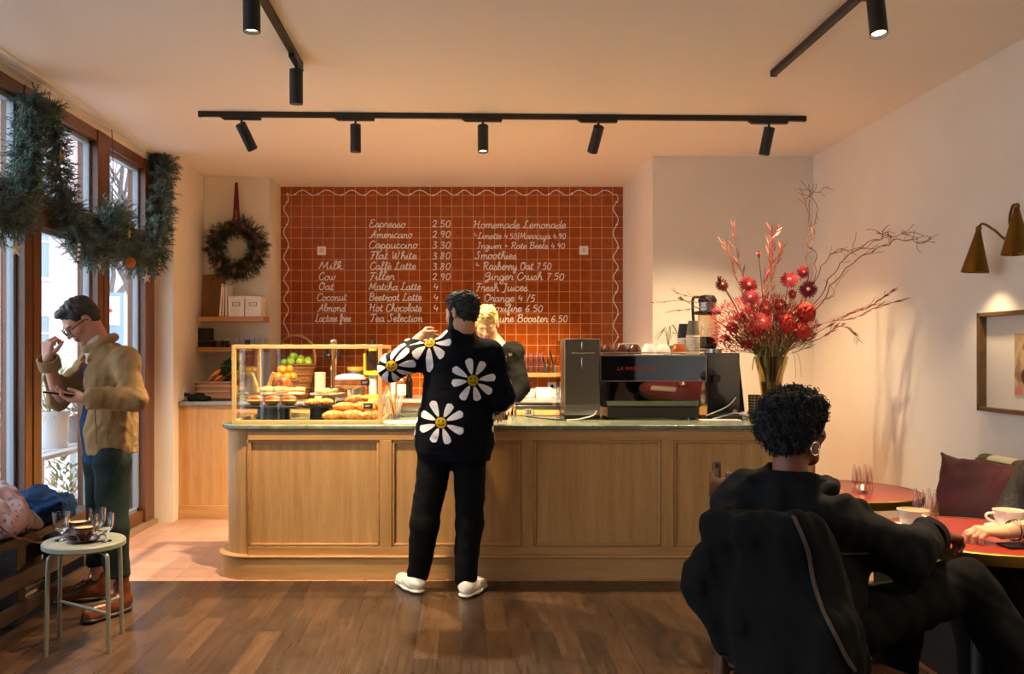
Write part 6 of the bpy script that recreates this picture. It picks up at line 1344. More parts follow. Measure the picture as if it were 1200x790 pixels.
oran_f = M('orange_red_blossom', '#c42c12', .75, var=.25, vscale=60, bump=.8, bscale=160); rust_l = M('rust_leaves', '#8e3a22', .6, var=.35, vscale=20); pale_l = M('salmon_leaves', '#e0937a', .6, var=.2); grass_l = M('olive_grass', '#8a7a35', .6, var=.3); twig_m = M('willow_bark', '#8a4c30', .7, var=.25, vscale=20); eye_f = M('pale_centre', '#f0b49a', .6)
fr = random.Random(21)
def stem_pts(head, k=.5):
    b0 = Vector((VX+fr.uniform(-.03, .03), VY+fr.uniform(-.02, .02), CTOP+.10)); rim = Vector((VX+(head.x-VX)*.28, VY+(head.y-VY)*.3, VT+.01)); q_ = rim-Vector((VX, VY, VT+.01))
    if q_.length > .09: rim = Vector((VX, VY, VT+.01))+q_*(.09/q_.length)
    return smooth_pts([b0, rim, rim.lerp(head, .55)+Vector((0, 0, .03)), head], 5)
def flower(name, label, px, py, D, build, group=None, parts_mat=None):
    h = P(px, py, D); t = thing(name, label, 'flower', h, 0, group); pts = [p-h for p in stem_pts(h)]
    m = MB(); m.tube(pts, .0028, 5); m.build('stem', stem_m, t); build(t, (pts[-1]-pts[-4]).normalized()); return t
def gerbera(r, mat, tilt=.0, face=(0, -1, .28)):
    def f(t, d):
        X = frame_to(Vector(face)+Vector((fr.uniform(-.35, .35), 0, fr.uniform(-.3, .3)))); m = MB()
        for ring, (n, rr_, z, w_) in enumerate(((26, r, 0, .085), (22, r*.8, .006, .085), (16, r*.5, .010, .10))):
            for k in range(n):
                a = 2*pi*(k+.5*ring)/n+fr.uniform(-.06, .06); c, s = cos(a), sin(a); L = rr_*fr.uniform(.92, 1.05); w2 = L*w_
                P_ = [(.18*L, 0, z), (.55*L, w2, z+.006), (.9*L, w2*.8, z+.002), (L, 0, z-.002), (.9*L, -w2*.8, z+.002), (.55*L, -w2, z+.006)]
                m.add([X @ Vector((x*c-y*s, x*s+y*c, zz)) for x, y, zz in P_], [(0, 1, 2, 3, 4, 5)])
        m.build('petals', mat, t); MB().ell((0, 0, .010), (r*.2, r*.2, .008), 14, 8, X).build('centre', eye_f, t)
    return f
def carnation(r, mat):
    def f(t, d):
        m = MB()
        for k in range(46):
            u = Vector((fr.uniform(-1, 1), fr.uniform(-1, 1), fr.uniform(-.4, 1))).normalized(); s = u.orthogonal().normalized(); v = u.cross(s); q_ = u*r*.3
            m.add([q_, u*r*.85+s*r*.35, u*r*fr.uniform(.95, 1.1)+v*r*.1, u*r*.85-s*r*.35], [(0, 1, 2, 3)])
        m.build('petals', mat, t); MB().tube([Vector(d)*-.03, Vector((0, 0, 0))], [.006, .010], 8).build('calyx', stem_m, t)
    return f
def blob(rx, rz):
    def f(t, d):
        v = Vol(); v.ell((0, 0, 0), (rx, rx, rz), .01); v.wrinkle(.004, 110, 3); v.wrinkle(.003, 260, 4); volume('blossom', v, .005, oran_f, t); MB().tube([(0, 0, -rz*1.15), (0, 0, -rz*.8)], [.006, .012], 8).build('calyx', stem_m, t)
    return f
for px, py, D, r, mt, lb in ((877, 334, 5.88, .060, red_f, 'scarlet gerbera, upper of two at the left of the bouquet'), (879, 349, 5.84, .058, pink_f, 'coral gerbera directly below the upper scarlet gerbera at the left'), (925, 328, 5.92, .058, pink_f, 'coral gerbera high in the bouquet below the twisted twigs'), (947, 339, 5.9, .056, deep_f, 'crimson gerbera at the upper right of the bouquet'), (941, 319, 6.0, .042, pink_f, 'small coral gerbera near the base of the twisted twigs'), (893, 377, 5.80, .066, pink_f, 'large coral gerbera in the middle of the bouquet'), (897, 361, 5.86, .052, pink_f, 'coral gerbera just above the large middle one'), (928, 345, 5.95, .034, red_f, 'small scarlet bloom between coral and crimson gerberas'), (846, 334, 6.0, .044, deep_f, 'crimson gerbera hanging at the far left above the coffee jug'), (914, 358, 5.93, .054, deep_f, 'crimson gerbera half hidden behind the orange blossoms'), (915, 371, 5.88, .045, red_f, 'scarlet gerbera left of the orange blossoms')):
    flower('gerbera', lb, px, py, D, gerbera(r*1.15, mt), 'gerberas in the vase')
for px, py, D, r, lb in ((867, 374, 5.85, .045, 'pink carnation at the left edge of the bouquet, upper one'), (888, 392, 5.82, .044, 'pink carnation low in the middle of the bouquet'), (875, 405, 5.84, .042, 'pink carnation above the black grinder edge'), (849, 398, 5.9, .042, 'pink carnation farthest left beside the coffee jug'), (858, 386, 5.87, .044, 'pink carnation between the far left one and the upper one'), (880, 385, 5.8, .036, 'small pink carnation beside the large coral gerbera')):
    flower('carnation', lb, px, py, D, carnation(r, pink_f), 'carnations in the vase')
for px, py, D, rx, rz, lb in ((923, 380, 5.82, .052, .068, 'orange-red velvety blossom, left of the three'), (945, 366, 5.85, .060, .068, 'orange-red velvety blossom, highest of the three'), (940, 388, 5.84, .056, .060, 'orange-red velvety blossom, lowest of the three')):
    flower('velvet_blossom', lb, px, py, D, blob(rx, rz), 'orange blossoms in the vase')
for px, py, D, r, lb in ((889, 297, 5.95, .018, 'single red bud on a long stem above the gerberas'), (843, 326, 6.0, .018, 'small red bud above the far left crimson gerbera'), (797, 349, 6.0, .012, 'tiny red bud on a thin stem far out to the left')):
    flower('flower_bud', lb, px, py, D, carnation(r, red_f), 'buds in the vase')
def branch(name, label, pts, r0, mat, leaf=None, lp=None, twigs=0, wig=.0, group=None, leaf_len=.05, n_leaf=14, leaf_w=.006):
    Q = [P(*q_) for q_ in pts]; b0 = Vector((VX+fr.uniform(-.03, .03), VY, CTOP+.12)); rim = Vector((VX+max(-.085, min(.085, (Q[0].x-VX)*.5)), VY+max(-.05, min(.05, Q[0].y-VY)), VT+.02)); Q = [b0, rim]+Q
    S = smooth_pts(Q, 7)
    if wig: S = [p+Vector((sin(i*.9)*wig, cos(i*1.3)*wig, sin(i*1.1+1)*wig)) if i > 12 else p for i, p in enumerate(S)]
    t = thing(name, label, 'branch', Q[0], 0, group); S = [p-Q[0] for p in S]; n = len(S); m = MB(); m.tube(S, [r0*(1-.75*i/n) for i in range(n)], 5)
    if twigs:
        for k in range(twigs):
            i = int(n*fr.uniform(.45, .95)); p = S[i]; d = (S[min(i+2, n-1)]-S[i-2]).normalized(); e = (d+Vector((fr.uniform(-1, 1), fr.uniform(-.6, .6), fr.uniform(-.7, 1)))*.8).normalized(); L = fr.uniform(.05, .14); pp = [p]
            for j in range(5): e = (e+Vector((fr.uniform(-1, 1), fr.uniform(-1, 1), fr.uniform(-1, 1)))*.35).normalized(); pp.append(pp[-1]+e*L/5)
            m.tube(smooth_pts(pp, 3), .0016, 4)
    m.build('stem', mat, t)
    if leaf:
        m = MB()
        for k in range(n_leaf):
            i = int(n*(.42+.56*k/n_leaf)); p = S[i]; d = (S[min(i+2, n-1)]-S[i-2]).normalized(); sd = Vector((fr.choice((-1, 1))*fr.uniform(.3, .9), fr.uniform(-.6, .6), fr.uniform(-.2, .6))); e = (d+sd*.6).normalized(); L = leaf_len*fr.uniform(.6, 1.3); w_ = e.orthogonal().normalized()*leaf_w
            m.add([p, p+e*L*.4+w_, p+e*L+Vector((0, 0, -.004)), p+e*L*.4-w_], [(0, 1, 2, 3)])
        m.build('leaves', leaf, t)
    return t
def zp(l, D0=5.95, dD=0.0): return [(750+x/2.822, 210+y/2.822, D0+dD*i) for i, (x, y) in enumerate(l)]
gw = 'twisted willow twigs in the vase'
branch('willow_twig', 'twisted willow twig rising straight up, left one of the tall pair', zp([(545, 370), (555, 240), (577, 190), (558, 130), (553, 60), (590, 40), (620, 22)], 6.0), .0050, twig_m, twigs=9, wig=.008, group=gw)
branch('willow_twig', 'twisted willow twig rising straight up, right one of the tall pair', zp([(565, 360), (582, 260), (553, 205), (580, 150), (588, 100), (560, 50), (552, 28)], 5.94), .0050, twig_m, twigs=9, wig=.008, group=gw)
branch('willow_twig', 'longest twisted willow twig reaching far right towards the white wall', zp([(590, 420), (650, 330), (720, 265), (800, 225), (860, 200), (930, 208), (985, 180)], 5.92, -.155), .0055, twig_m, twigs=18, wig=.009, group=gw)
branch('willow_twig', 'twisted willow twig arching right and ending in a downward hook', zp([(585, 400), (640, 310), (690, 252), (770, 205), (830, 188), (900, 185), (928, 242)], 5.98, -.14), .0050, twig_m, twigs=16, wig=.009, group=gw)
branch('willow_twig', 'twisted willow twig forking up at its tip, between the tall pair and the long ones', zp([(570, 350), (612, 272), (652, 235), (720, 232), (788, 202), (805, 165)], 6.02, -.07), .0045, twig_m, twigs=14, wig=.008, group=gw)
branch('willow_twig', 'pale yellowish willow twig curving out below the others', zp([(580, 420), (630, 390), (660, 335), (690, 300)], 5.9), .0045, M('ochre_twig', '#a06e2e', .6), twigs=4, wig=.003, group=gw)
gr_ = 'rusty leafy reeds in the vase'
branch('leafy_reed', 'rusty leafy reed leaning low to the right, upper one', zp([(600, 500), (680, 450), (760, 420), (830, 372)], 5.9, -.10), .0035, twig_m, rust_l, n_leaf=44, leaf_len=.075, group=gr_)
branch('leafy_reed', 'rusty leafy reed leaning low to the right, lower one', zp([(600, 480), (700, 462), (790, 420), (862, 402)], 5.98, -.15), .0035, twig_m, rust_l, n_leaf=38, leaf_len=.075, group=gr_)
branch('leafy_reed', 'short rusty reed drooping at the right side of the vase', zp([(590, 530), (650, 490), (690, 495), (720, 530)], 5.86), .003, twig_m, rust_l, n_leaf=28, leaf_len=.07, group=gr_)
branch('leafy_reed', 'rusty leafy reed standing tall left of the salmon spray', zp([(400, 440), (350, 350), (322, 250), (308, 155)], 5.96), .0035, rust_l, rust_l, n_leaf=30, leaf_len=.085, group=gr_)
branch('leafy_reed', 'rusty reed leaning outward over the coffee jug', zp([(380, 460), (320, 330), (300, 260), (275, 215)], 6.0), .003, rust_l, rust_l, n_leaf=26, leaf_len=.08, group=gr_)
for i, l in enumerate(([(420, 420), (430, 300), (428, 220), (460, 160)], [(440, 420), (435, 330), (455, 270), (470, 225)], [(410, 430), (415, 330), (440, 260), (432, 160)])): branch('leafy_spray', ('salmon leafy spray reaching highest in the middle', 'salmon leafy spray at the right of the middle group', 'salmon leafy spray at the left of the middle group')[i], zp(l, 5.9+.04*i), .003, pale_l, pale_l if i != 2 else pink_f, n_leaf=36, leaf_len=.075, leaf_w=.008, group='salmon sprays in the vase')
for i, l in enumerate(([(360, 470), (230, 420), (140, 402), (40, 410)], [(360, 480), (250, 410), (150, 385), (120, 375)], [(350, 490), (240, 430), (160, 430), (95, 440)])): branch('dried_reed', ('long dark dried reed reaching farthest left above the cups', 'dark dried reed pointing up left above the paper cups', 'dark dried reed drooping left behind the coffee jug')[i], zp(l, 6.0+.03*i), .0028, twig_m, rust_l, n_leaf=22, leaf_len=.06, leaf_w=.004, group='dried reeds in the vase')
def filler(name, label, n, cx, cy, rx, ry, mat, ll, lw, D=5.9, sd=1):
    rr = random.Random(sd); t = thing(name, label, 'foliage', (VX, VY, VT)); o = Vector((VX, VY, VT)); m = MB(); st = MB()
    for k in range(n):
        a, e = rr.uniform(0, 6.28), rr.random()**.5; q_ = P(cx+cos(a)*e*rx, cy+sin(a)*e*ry, D+rr.uniform(-.12, .10))-o; d = (q_-Vector((0, 0, -.12))).normalized(); d = (d+Vector((rr.uniform(-1, 1), rr.uniform(-1, 1), rr.uniform(-1, 1)))*.5).normalized(); w_ = d.orthogonal().normalized()*lw; L = ll*rr.uniform(.6, 1.4)
        m.add([q_, q_+d*L*.5+w_, q_+d*L, q_+d*L*.5-w_], [(0, 1, 2, 3)])
        if k % 24 == 0: st.tube(smooth_pts([Vector((rr.uniform(-.03, .03), 0, -.25)), Vector((q_.x*.25, q_.y*.25, .0)), q_], 4), .0016, 4, caps=False)
    m.build('leaves', mat, t); st.build('stems', stem_m, t)
filler('heather_spray', 'feathery coral heather filling the left side of the bouquet', 760, 864, 383, 30, 32, pink_f, .036, .0046, 5.92, 1)
filler('heather_spray', 'feathery crimson heather filling the middle of the bouquet', 900, 906, 376, 36, 28, red_f, .036, .0055, 5.95, 2)
filler('grass_tuft', 'olive and straw grass spilling around the vase rim', 420, 908, 400, 42, 18, grass_l, .07, .003, 5.93, 3)
filler('dark_foliage', 'dark rusty leaves behind the blossoms of the bouquet', 700, 905, 386, 52, 26, rust_l, .055, .007, 6.0, 4)
filler('coral_filler', 'loose coral florets between the gerberas of the bouquet', 520, 898, 378, 34, 30, pale_l, .026, .006, 5.88, 5)
m = MB()
for k, (dx, dz, l) in enumerate(((-.11, .06, .14), (-.07, .10, .17), (.10, .05, .2), (.05, .09, .14), (.13, .02, .16), (-.14, .01, .1), (.0, .1, .1))): m.tube(smooth_pts([(VX, VY-.02, VT-.03), (VX+dx*.6, VY-.08, VT+dz*.9), (VX+dx*1.1, VY-.12, VT+dz*.5), (VX+dx*1.25, VY-.13, VT+dz-l)], 6), .0035, 5, sq=(.4, 1.4))
tag(m.build('hanging_grass', grass_l), 'arching olive grass blades hanging over the vase rim', 'foliage')
# ================================================================ fir garland, wreath, ornaments
fir = N('fir_needles'); f = fir.noise(fir.coord(), 14, 4); fir.set(Base_Color=fir.ramp(f, [(.3, srgb('#2f463a')), (.55, srgb('#4f6a5a')), (.78, srgb('#8ba395'))]), Roughness=.6); fir = fir.m; fird = N('dark_fir_needles'); f = fird.noise(fird.coord(), 14, 4); fird.set(Base_Color=fird.ramp(f, [(.3, srgb('#121a10')), (.7, srgb('#33402a'))]), Roughness=.6); fird = fird.m
def needles(m, tw, path, rad, n, rr, L=.075, nl=18, flat=None):
    """sprigs along a path: each a twig with needles"""
    S = smooth_pts(path, 10); K = len(S)
    for k in range(n):
        u = rr.random()*(K-1); i = int(u); p = S[i].lerp(S[min(i+1, K-1)], u-i); t_ = (S[min(i+1, K-1)]-S[max(i-1, 0)]).normalized()
        r_ = rad(u/(K-1)) if callable(rad) else rad
        o = t_.orthogonal().normalized(); o.rotate(Quaternion(t_, rr.uniform(0, 6.28))); d = (o+t_*rr.uniform(-.5, .7)+Vector((0, 0, -.15))).normalized(); ln = r_*rr.uniform(.75, 1.35); a = p+o*r_*.1; e = p+d*ln
        tw.tube([a, e], [.003, .0015], 3, caps=False); s1 = d.orthogonal().normalized()
        for j in range(nl):
            q_ = a.lerp(e, (j+.5)/nl*.9+.12); s = s1.copy(); s.rotate(Quaternion(d, j*2.4)); g_ = (s+d*.75).normalized(); l = L*.45*rr.uniform(.7, 1.15); w_ = g_.cross(d).normalized()*.0032
            m.add([q_+w_, q_+g_*l, q_-w_], [(0, 1, 2)])
def PW(px, py, x=-2.50): return P(px, py, -x/((CXP-px)/FPX))
rib = M('wine_red_ribbon', '#6e1420', .6)
def garland(label, pts, rads, n, sd, ribbons):
    W = [PW(*q_) for q_ in pts]; t = thing('fir_garland', label, 'garland', W[0], 0, 'fir garlands at the window'); W0 = [p-W[0] for p in W]; m, tw = MB(), MB(); rr = random.Random(sd)
    needles(m, tw, W0, lambda u: rads[0]+(rads[1]-rads[0])*u, n, rr); m.smooth = False; m.build('needles', fir, t); 
    c = MB(); c.tube(smooth_pts(W0, 6), .012, 6); c.build('core', bark, t); tw.build('sprigs', bark, t)
    for a, b_ in ribbons:
        A, B_ = PW(*a)-W[0], PW(*b_)-W[0]; r_ = MB(); r_.tube([A, A.lerp(B_, .5)+Vector((.01, 0, 0)), B_], .006, 6, sq=(.3, 1.3)); r_.build('ribbon', rib, t)
garland('thick fir garland hanging beside the nearest window post and sweeping out of the picture', [(38, 112), (36, 165), (33, 205), (22, 238), (4, 255), (-18, 250), (-50, 215)], (.10, .17), 1050, 1, [((38, 96), (38, 116))])
garland('fir garland dropping from the rail and swagging along the transom', [(57, 122), (64, 165), (72, 215), (84, 262), (102, 292), (120, 298), (130, 270), (133, 246)], (.085, .14), 1000, 2, [((57, 108), (57, 126)), ((131, 152), (131, 246))])
garland('fir garland looping below the transom and rising to the corner of the window wall', [(133, 246), (138, 268), (148, 292), (163, 306), (176, 300), (184, 270), (188, 235), (190, 200), (192, 190)], (.14, .115), 1150, 3, [((191, 180), (192, 195))])
star_m = M('straw_gold', '#c9a46a', .6, bump=.3, bscale=90)
def star(label, px, py, r, x=-2.36, rot=0, thin=1.0):
    c = PW(px, py, x); t = thing('straw_star', label, 'star', c, 0, 'straw stars on the garland'); X = Matrix.Rotation(radians(60), 4, 'Z') @ Matrix.Rotation(pi/2, 4, 'X') @ Matrix.Rotation(rot, 4, 'Z'); X = Matrix.Rotation(-.35, 4, 'Z') @ Matrix.Scale(thin, 4, (1, 0, 0)) @ Matrix.Rotation(pi/2, 4, 'X') @ Matrix.Rotation(rot, 4, 'Z')
    v = [(0, 0, .008), (0, 0, -.008)]+[((r if k % 2 == 0 else r*.42)*sin(k*pi/5), (r if k % 2 == 0 else r*.42)*cos(k*pi/5), 0) for k in range(10)]
    MB().add(v, [(0, 2+(k+1) % 10, 2+k) for k in range(10)]+[(1, 2+k, 2+(k+1) % 10) for k in range(10)], X).build('star_body', star_m, t, angle=10); MB().tube([(0, 0, r*.9), (0, -.0, r*.9+.05)], .0015, 4).build('thread', star_m, t)
star('straw star hanging low beside the nearest window post', 19, 292, .052); star('straw star on the garland strand that drops from the rail', 72, 184, .042, rot=.2); star('straw star on the garland loop above the orange slice', 151.5, 274, .045, thin=.5, rot=.2); star('straw star at the bottom of the last garland loop', 172, 326, .046, rot=.15); star('narrow straw star hanging below the middle swag', 117, 311, .046, x=-2.44, thin=.45, rot=.3)
c = PW(153, 308, -2.34); t = thing('orange_slice', 'dried orange slice ornament in the last garland loop', 'ornament', c); X = Matrix.Rotation(pi/2, 4, 'X'); MB().lathe([(0, -.004), (.036, -.004), (.038, 0), (.036, .004), (0, .004)], 28, X=X, caps=False).build('slice', M('dried_orange', '#c8641e', .5, var=.25, vscale=40), t); MB().torus((0, 0, 0), .037, .004, 30, 8, X).build('peel', M('dried_peel', '#8f3f14', .6), t)
for px, py, lb in ((91.5, 297, 'red and white striped stick ornament on the middle swag'), (186, 313, 'dark red stick ornament hanging at the end of the last loop')):
    c = PW(px, py, -2.36); t = thing('candy_stick', lb, 'ornament', c); m = MB(); w_ = MB()
    for k in range(8): (m if k % 2 == 0 else w_).cyl((0.003*k*.4, 0, -.06+.015*k), (.003*(k+1)*.4, 0, -.045+.015*k), .0075, n=10)
    m.build('red_stripe', rib, t); w_.build('pale_stripe', MATS['straw_gold'] if px > 150 else white_p, t)
# round wreath with ribbon
wc = P(277, 291, 7.90); t = thing('fir_wreath', 'dark fir wreath hanging on a wine-red ribbon above the shelves', 'wreath', wc); m, tw = MB(), MB(); rr = random.Random(6); R0 = .205
ring = [Vector((R0*cos(2*pi*k/16), 0, R0*sin(2*pi*k/16))) for k in range(17)]; needles(m, tw, ring, .095, 560, rr, .075, 18); m.smooth = False
m.v = [(x, min(y, .082), z) for x, y, z in m.v]; tw.v = [(x, min(y, .08), z) for x, y, z in tw.v]
m.build('needles', fird, t); tw.build('sprigs', bark, t); MB().torus((0, 0, 0), R0, .03, 40, 8, Matrix.Rotation(pi/2, 4, 'X')).build('core', bark, t)
for k in range(9):
    a = .5+k*.7; MB().ell((R0*cos(a)*1.05, -.075, R0*sin(a)*1.05), (.026, .022, .030), 12, 8).build('pine_cone', M('pine_cone', '#5b3a28', .7, bump=.8, bscale=120), t)
r_ = MB(); top_ = P(277, 214, 7.97)-wc
for s_ in (-1, 1): r_.tube([top_, Vector((s_*.018, .0, R0+.10)), Vector((s_*.028, -.05, R0-.05))], .010, 6, sq=(1.4, .25), up=(1, 0, 0))
r_.build('ribbon', rib, t)
# ================================================================ window bench, bag, coat, stool
dkw = wood('dark_bench_wood', ['#1f1510', '#33231a', '#453025'], 'y', 1, .4); BX = -2.27
t = thing('window_bench', 'dark wooden bench running along the glazed wall', 'bench', (BX, 0, 0)); MB().box(-.29, 1.2, .425, 0, 5.32, .468).build('seat', dkw, t, bevel=.004); MB().box(-.29, 1.25, .2, -.265, 5.28, .30).build('back_rail', dkw, t, bevel=.003); MB().box(-.035, 1.25, .20, -.005, 5.30, .285).build('front_rail', dkw, t, bevel=.003); MB().box(-.035, 1.25, .055, -.005, 5.36, .125).build('foot_rail', dkw, t, bevel=.003)
for y in (1.3, 2.4, 3.5, 4.46, 5.24): MB().box(-.285, y-.045, 0, -.036, y+.045, .425).build('leg', dkw, t, bevel=.003)
g = N('pink_cotton'); f = g.noise(g.coord(), 42, 3, .6); f2 = g.noise(g.coord(), 7, 2); g.set(Base_Color=g.mix(srgb('#c99f9a'), g.ramp(f, [(.54, srgb('#cda6a0')), (.60, srgb('#5c6a94'))]), g.ramp(f2, [(.44, 0.0), (.52, 1.0)])), Roughness=.85)
bg_ = thing('cloth_bag', 'pale pink cloth bag with a blue print and brown strap lying on the bench', 'bag', (-2.39, 4.37, .468)); v = Vol(); v.ell((0, 0, .095), (.15, .21, .105), .05); v.ell((-.03, .10, .17), (.10, .12, .085), .06); v.ell((-.04, -.1, .15), (.10, .12, .08), .06); v.cap((-.02, .14, .2), (-.06, .17, .245), .035, .025, .04); v.wrinkle(.011, 22, 81); v.wrinkle(.005, 55, 82); v.plane((0, 0, .003), (0, 0, -1)); volume('body', v, .006, g.m, bg_)
lb_ = M('brown_strap', '#4a2519', .45); m = MB(); m.tube(smooth_pts([(.10, -.20, .13), (.16, -.16, .05), (.175, -.06, .008), (.20, .03, -.03), (.185, .10, -.04), (.172, .06, .012), (.14, .02, .04)], 6), .007, 7, sq=(.5, 1.5)); m.build('strap', lb_, bg_)
v = Vol(); v.cap((.07, .13, .12), (.10, .22, .02), .03, .03, .03); v.cap((.04, .2, .1), (.09, .27, .02), .026, .028, .03); v.wrinkle(.005, 40, 83); v.plane((0, 0, .002), (0, 0, -1)); volume('scarf', v, .006, cloth('oat_cloth', '#b5a283', .9), bg_)
v = Vol(); v.ell((0, 0, .06), (.16, .27, .075), .04); v.ell((-.04, -.02, .11), (.10, .18, .06), .05); v.cap((.08, -.20, .05), (.13, .05, .03), .05, .045, .04); v.wrinkle(.013, 24, 84, (1.6, .7, 1)); v.wrinkle(.005, 60, 85); v.plane((0, 0, .003), (0, 0, -1)); o = volume('folded_coat', v, .006, cloth('navy_wool', '#163055', .9), None); o.location = (-2.415, 4.90, .468); tag(o, 'crumpled navy coat on the bench behind the pink bag', 'coat')
seat_m = M('grey_green_paint', '#77786d', .5, var=.08); leg_m = M('beige_grey_tube', '#7d7868', .4, .3)
st = thing('metal_stool', 'round grey metal stool carrying glasses and coffee cups by the bench', 'stool', (-1.835, 4.14, 0), .10); MB().lathe([(0, .478), (.180, .478), (.190, .484), (.190, .503), (.184, .510), (0, .511)], 40, caps=False).build('seat', seat_m, st)
lg = [(-.115, -.145), (.145, -.12), (-.15, .11), (.125, .145)]; LT = []
for x, y in lg:
    a = Vector((x*.55, y*.55, .474)); b_ = Vector((x*.92, y*.92, .462)); c_ = Vector((x*1.0, y*1.0, .42)); e = Vector((x*1.06, y*1.06, 0)); MB().tube(smooth_pts([a, b_, c_, c_.lerp(e, .5), e], 6), .0105, 10).build('leg', leg_m, st); LT.append((c_, e))
p_ = lambda i, z: LT[i][0].lerp(LT[i][1], 1-z/.42); MB().tube([p_(2, .185), p_(1, .185)], .008, 8).build('brace', leg_m, st); MB().tube([(p_(2, .185)+p_(1, .185))/2, p_(3, .185)], .007, 8).build('brace', leg_m, st)
def goblet(label, px, py, D, group):
    p = P(px, py, D); p.z = .512; t = thing('stemmed_glass', label, 'glass', p, 0, group); MB().lathe([(0, 0), (.030, 0), (.031, .003), (.008, .008), (.006, .018), (.006, .034), (.012, .042), (.034, .058), (.039, .08), (.041, .135), (.0385, .135), (.0365, .08), (.032, .062), (0, .05)], 28, caps=False).build('bowl', clear, t); return t
gg = 'stemmed glasses on the stool'
goblet('stemmed glass alone at the left side of the stool', 72, 633, 4.12, gg); goblet('stemmed glass in front of the right pair on the stool', 123, 633, 4.10, gg); goblet('stemmed glass at the back of the right pair on the stool', 114, 627, 4.235, gg)
coffee_m = M('milk_coffee', '#c39a6c', .5)
def saucer(label, loc, mat, r=.078, group=None):
    t = thing('saucer', label, 'saucer', loc, 0, group); MB().lathe([(0, 0), (r*.5, 0), (r*.55, .004), (r, .014), (r*1.0, .017), (r*.5, .008), (0, .007)], 32, caps=False).build('dish', mat, t); MB().torus((0, 0, .0075), r*.42, .0014, 28, 6).build('foot_ring', mat, t); return t
for px, py, D, lb, sl in ((98.5, 630, 4.10, 'brown coffee cup nearest the viewer on the grey stool', 'brown saucer under the nearer brown cup on the stool'), (92, 623, 4.235, 'brown coffee cup behind the other brown cup on the grey stool', 'brown saucer under the farther brown cup on the stool')):
    p = P(px, py, D); p.z = .5115; saucer(sl, p, brown_c, .074, 'brown saucers'); cup('coffee_cup', lb, p+Vector((0, 0, .0085)), brown_c, 1.02, False, True, 'brown cups on the stool', 2.6, coffee_m)
# ================================================================ tables, chairs, banquette at the right
red_t = M('red_table_lacquer', '#93291a', .3, var=.05); brass_r = M('brass_rim', '#a8853f', .35, .9); black_i = M('black_iron', '#161514', .5)
def round_table(label, x, y):
    t = thing('round_table', label, 'table', (x, y, 0), 0, 'round red tables'); MB().lathe([(0, .712), (.335, .712), (.335, .7395), (.0, .7395)], 64, caps=False).build('tabletop', red_t, t); MB().lathe([(.334, .700), (.352, .700), (.354, .704), (.354, .738), (.350, .741), (.334, .741)], 64, caps=False).build('rim', brass_r, t, angle=30)
    MB().lathe([(0, .03), (.03, .03), (.026, .06), (.026, .70), (.09, .705), (.09, .712), (0, .712)], 20, caps=False).build('column', black_i, t); MB().lathe([(0, 0), (.22, 0), (.22, .012), (.06, .032), (0, .034)], 36, caps=False).build('base', black_i, t); return t
round_table('near round red table with brass rim between the seated women', 1.93, 3.19); round_table('far round red table with brass rim near the counter end', 1.885, 4.22); TZ = .7415
flame = N('candle_glow'); flame.set(Base_Color=(1, .7, .35), Emission_Color=(1, .62, .28), Emission_Strength=9)
def tealight(label, x, y):
    t = thing('candle_holder', label, 'candle holder', (x, y, TZ), 0, 'glass candle holders'); 
    for k in range(8): a = 2*pi*k/8; r = .036; MB().lathe([(0, 0), (.0105, 0), (.0125, .02), (.0125, .075), (.009, .10+.018*(k % 2)), (.004, .116+.018*(k % 2)), (0, .118+.018*(k % 2))], 10, c=(r*cos(a), r*sin(a), 0), caps=False).build('glass_prong', thin_glass('rosy_glass', (.93, .84, .80), .10) if 'rosy_glass' not in MATS else MATS['rosy_glass'], t)
    MB().lathe([(0, .0), (.019, 0), (.019, .016), (0, .016)], 16, caps=False).build('tea_light', steel, t); MB().ell((0, 0, .028), (.006, .006, .013), 10, 8).build('flame', flame.m, t)
tealight('cluster of glass prongs round a lit tea light on the near table', 1.845, 3.40); tealight('cluster of glass prongs round a tea light on the far table', 1.93, 4.12)
cream_p = M('cream_porcelain', '#e2d8bd', .22, coat=.4)
c1 = Vector((1.715, 3.25, TZ)); saucer('white saucer under the cream cup beside the woman in denim', c1, porcelain, .082, 'saucers on the near table'); cup('coffee_cup', 'cream cup beside the denim sleeve on the near table', c1+Vector((0, 0, .0085)), cream_p, 1.16, False, True, 'cups on the near table', -1.45, coffee_m)
c2 = Vector((2.075, 3.24, TZ)); saucer('white saucer under the white cup at the picture edge', c2, porcelain, .082, 'saucers on the near table'); cup('coffee_cup', 'white cup behind the companion forearm on the near table', c2+Vector((0, 0, .0085)), porcelain, 1.16, False, True, 'cups on the near table', 3.0, coffee_m)
t = thing('smartphone', 'dark smartphone lying on the red table under the companion forearm', 'phone', (1.96, 2.985, TZ), .12); MB().box(-.075, -.036, 0, .075, .036, .008).build('casing', M('black_gloss', '#0c0d0f', .25), t, bevel=.003); MB().box(-.071, -.032, .008, .071, .032, .0085).build('screen', M('dark_screen', '#10141a', .05), t)
t = tag(MB().box(-.105, -.07, 0, .105, .07, .002).build('menu_card', M('menu_paper', '#e6d2ae', .7)), 'pale menu card lying on the far red table', 'paper'); t.location = (1.74, 4.20, TZ); t.rotation_euler = (0, 0, .3)
chw = wood('dark_chair_wood', ['#2a170d', '#3f2414', '#55331e'], 'z', 1, .4)
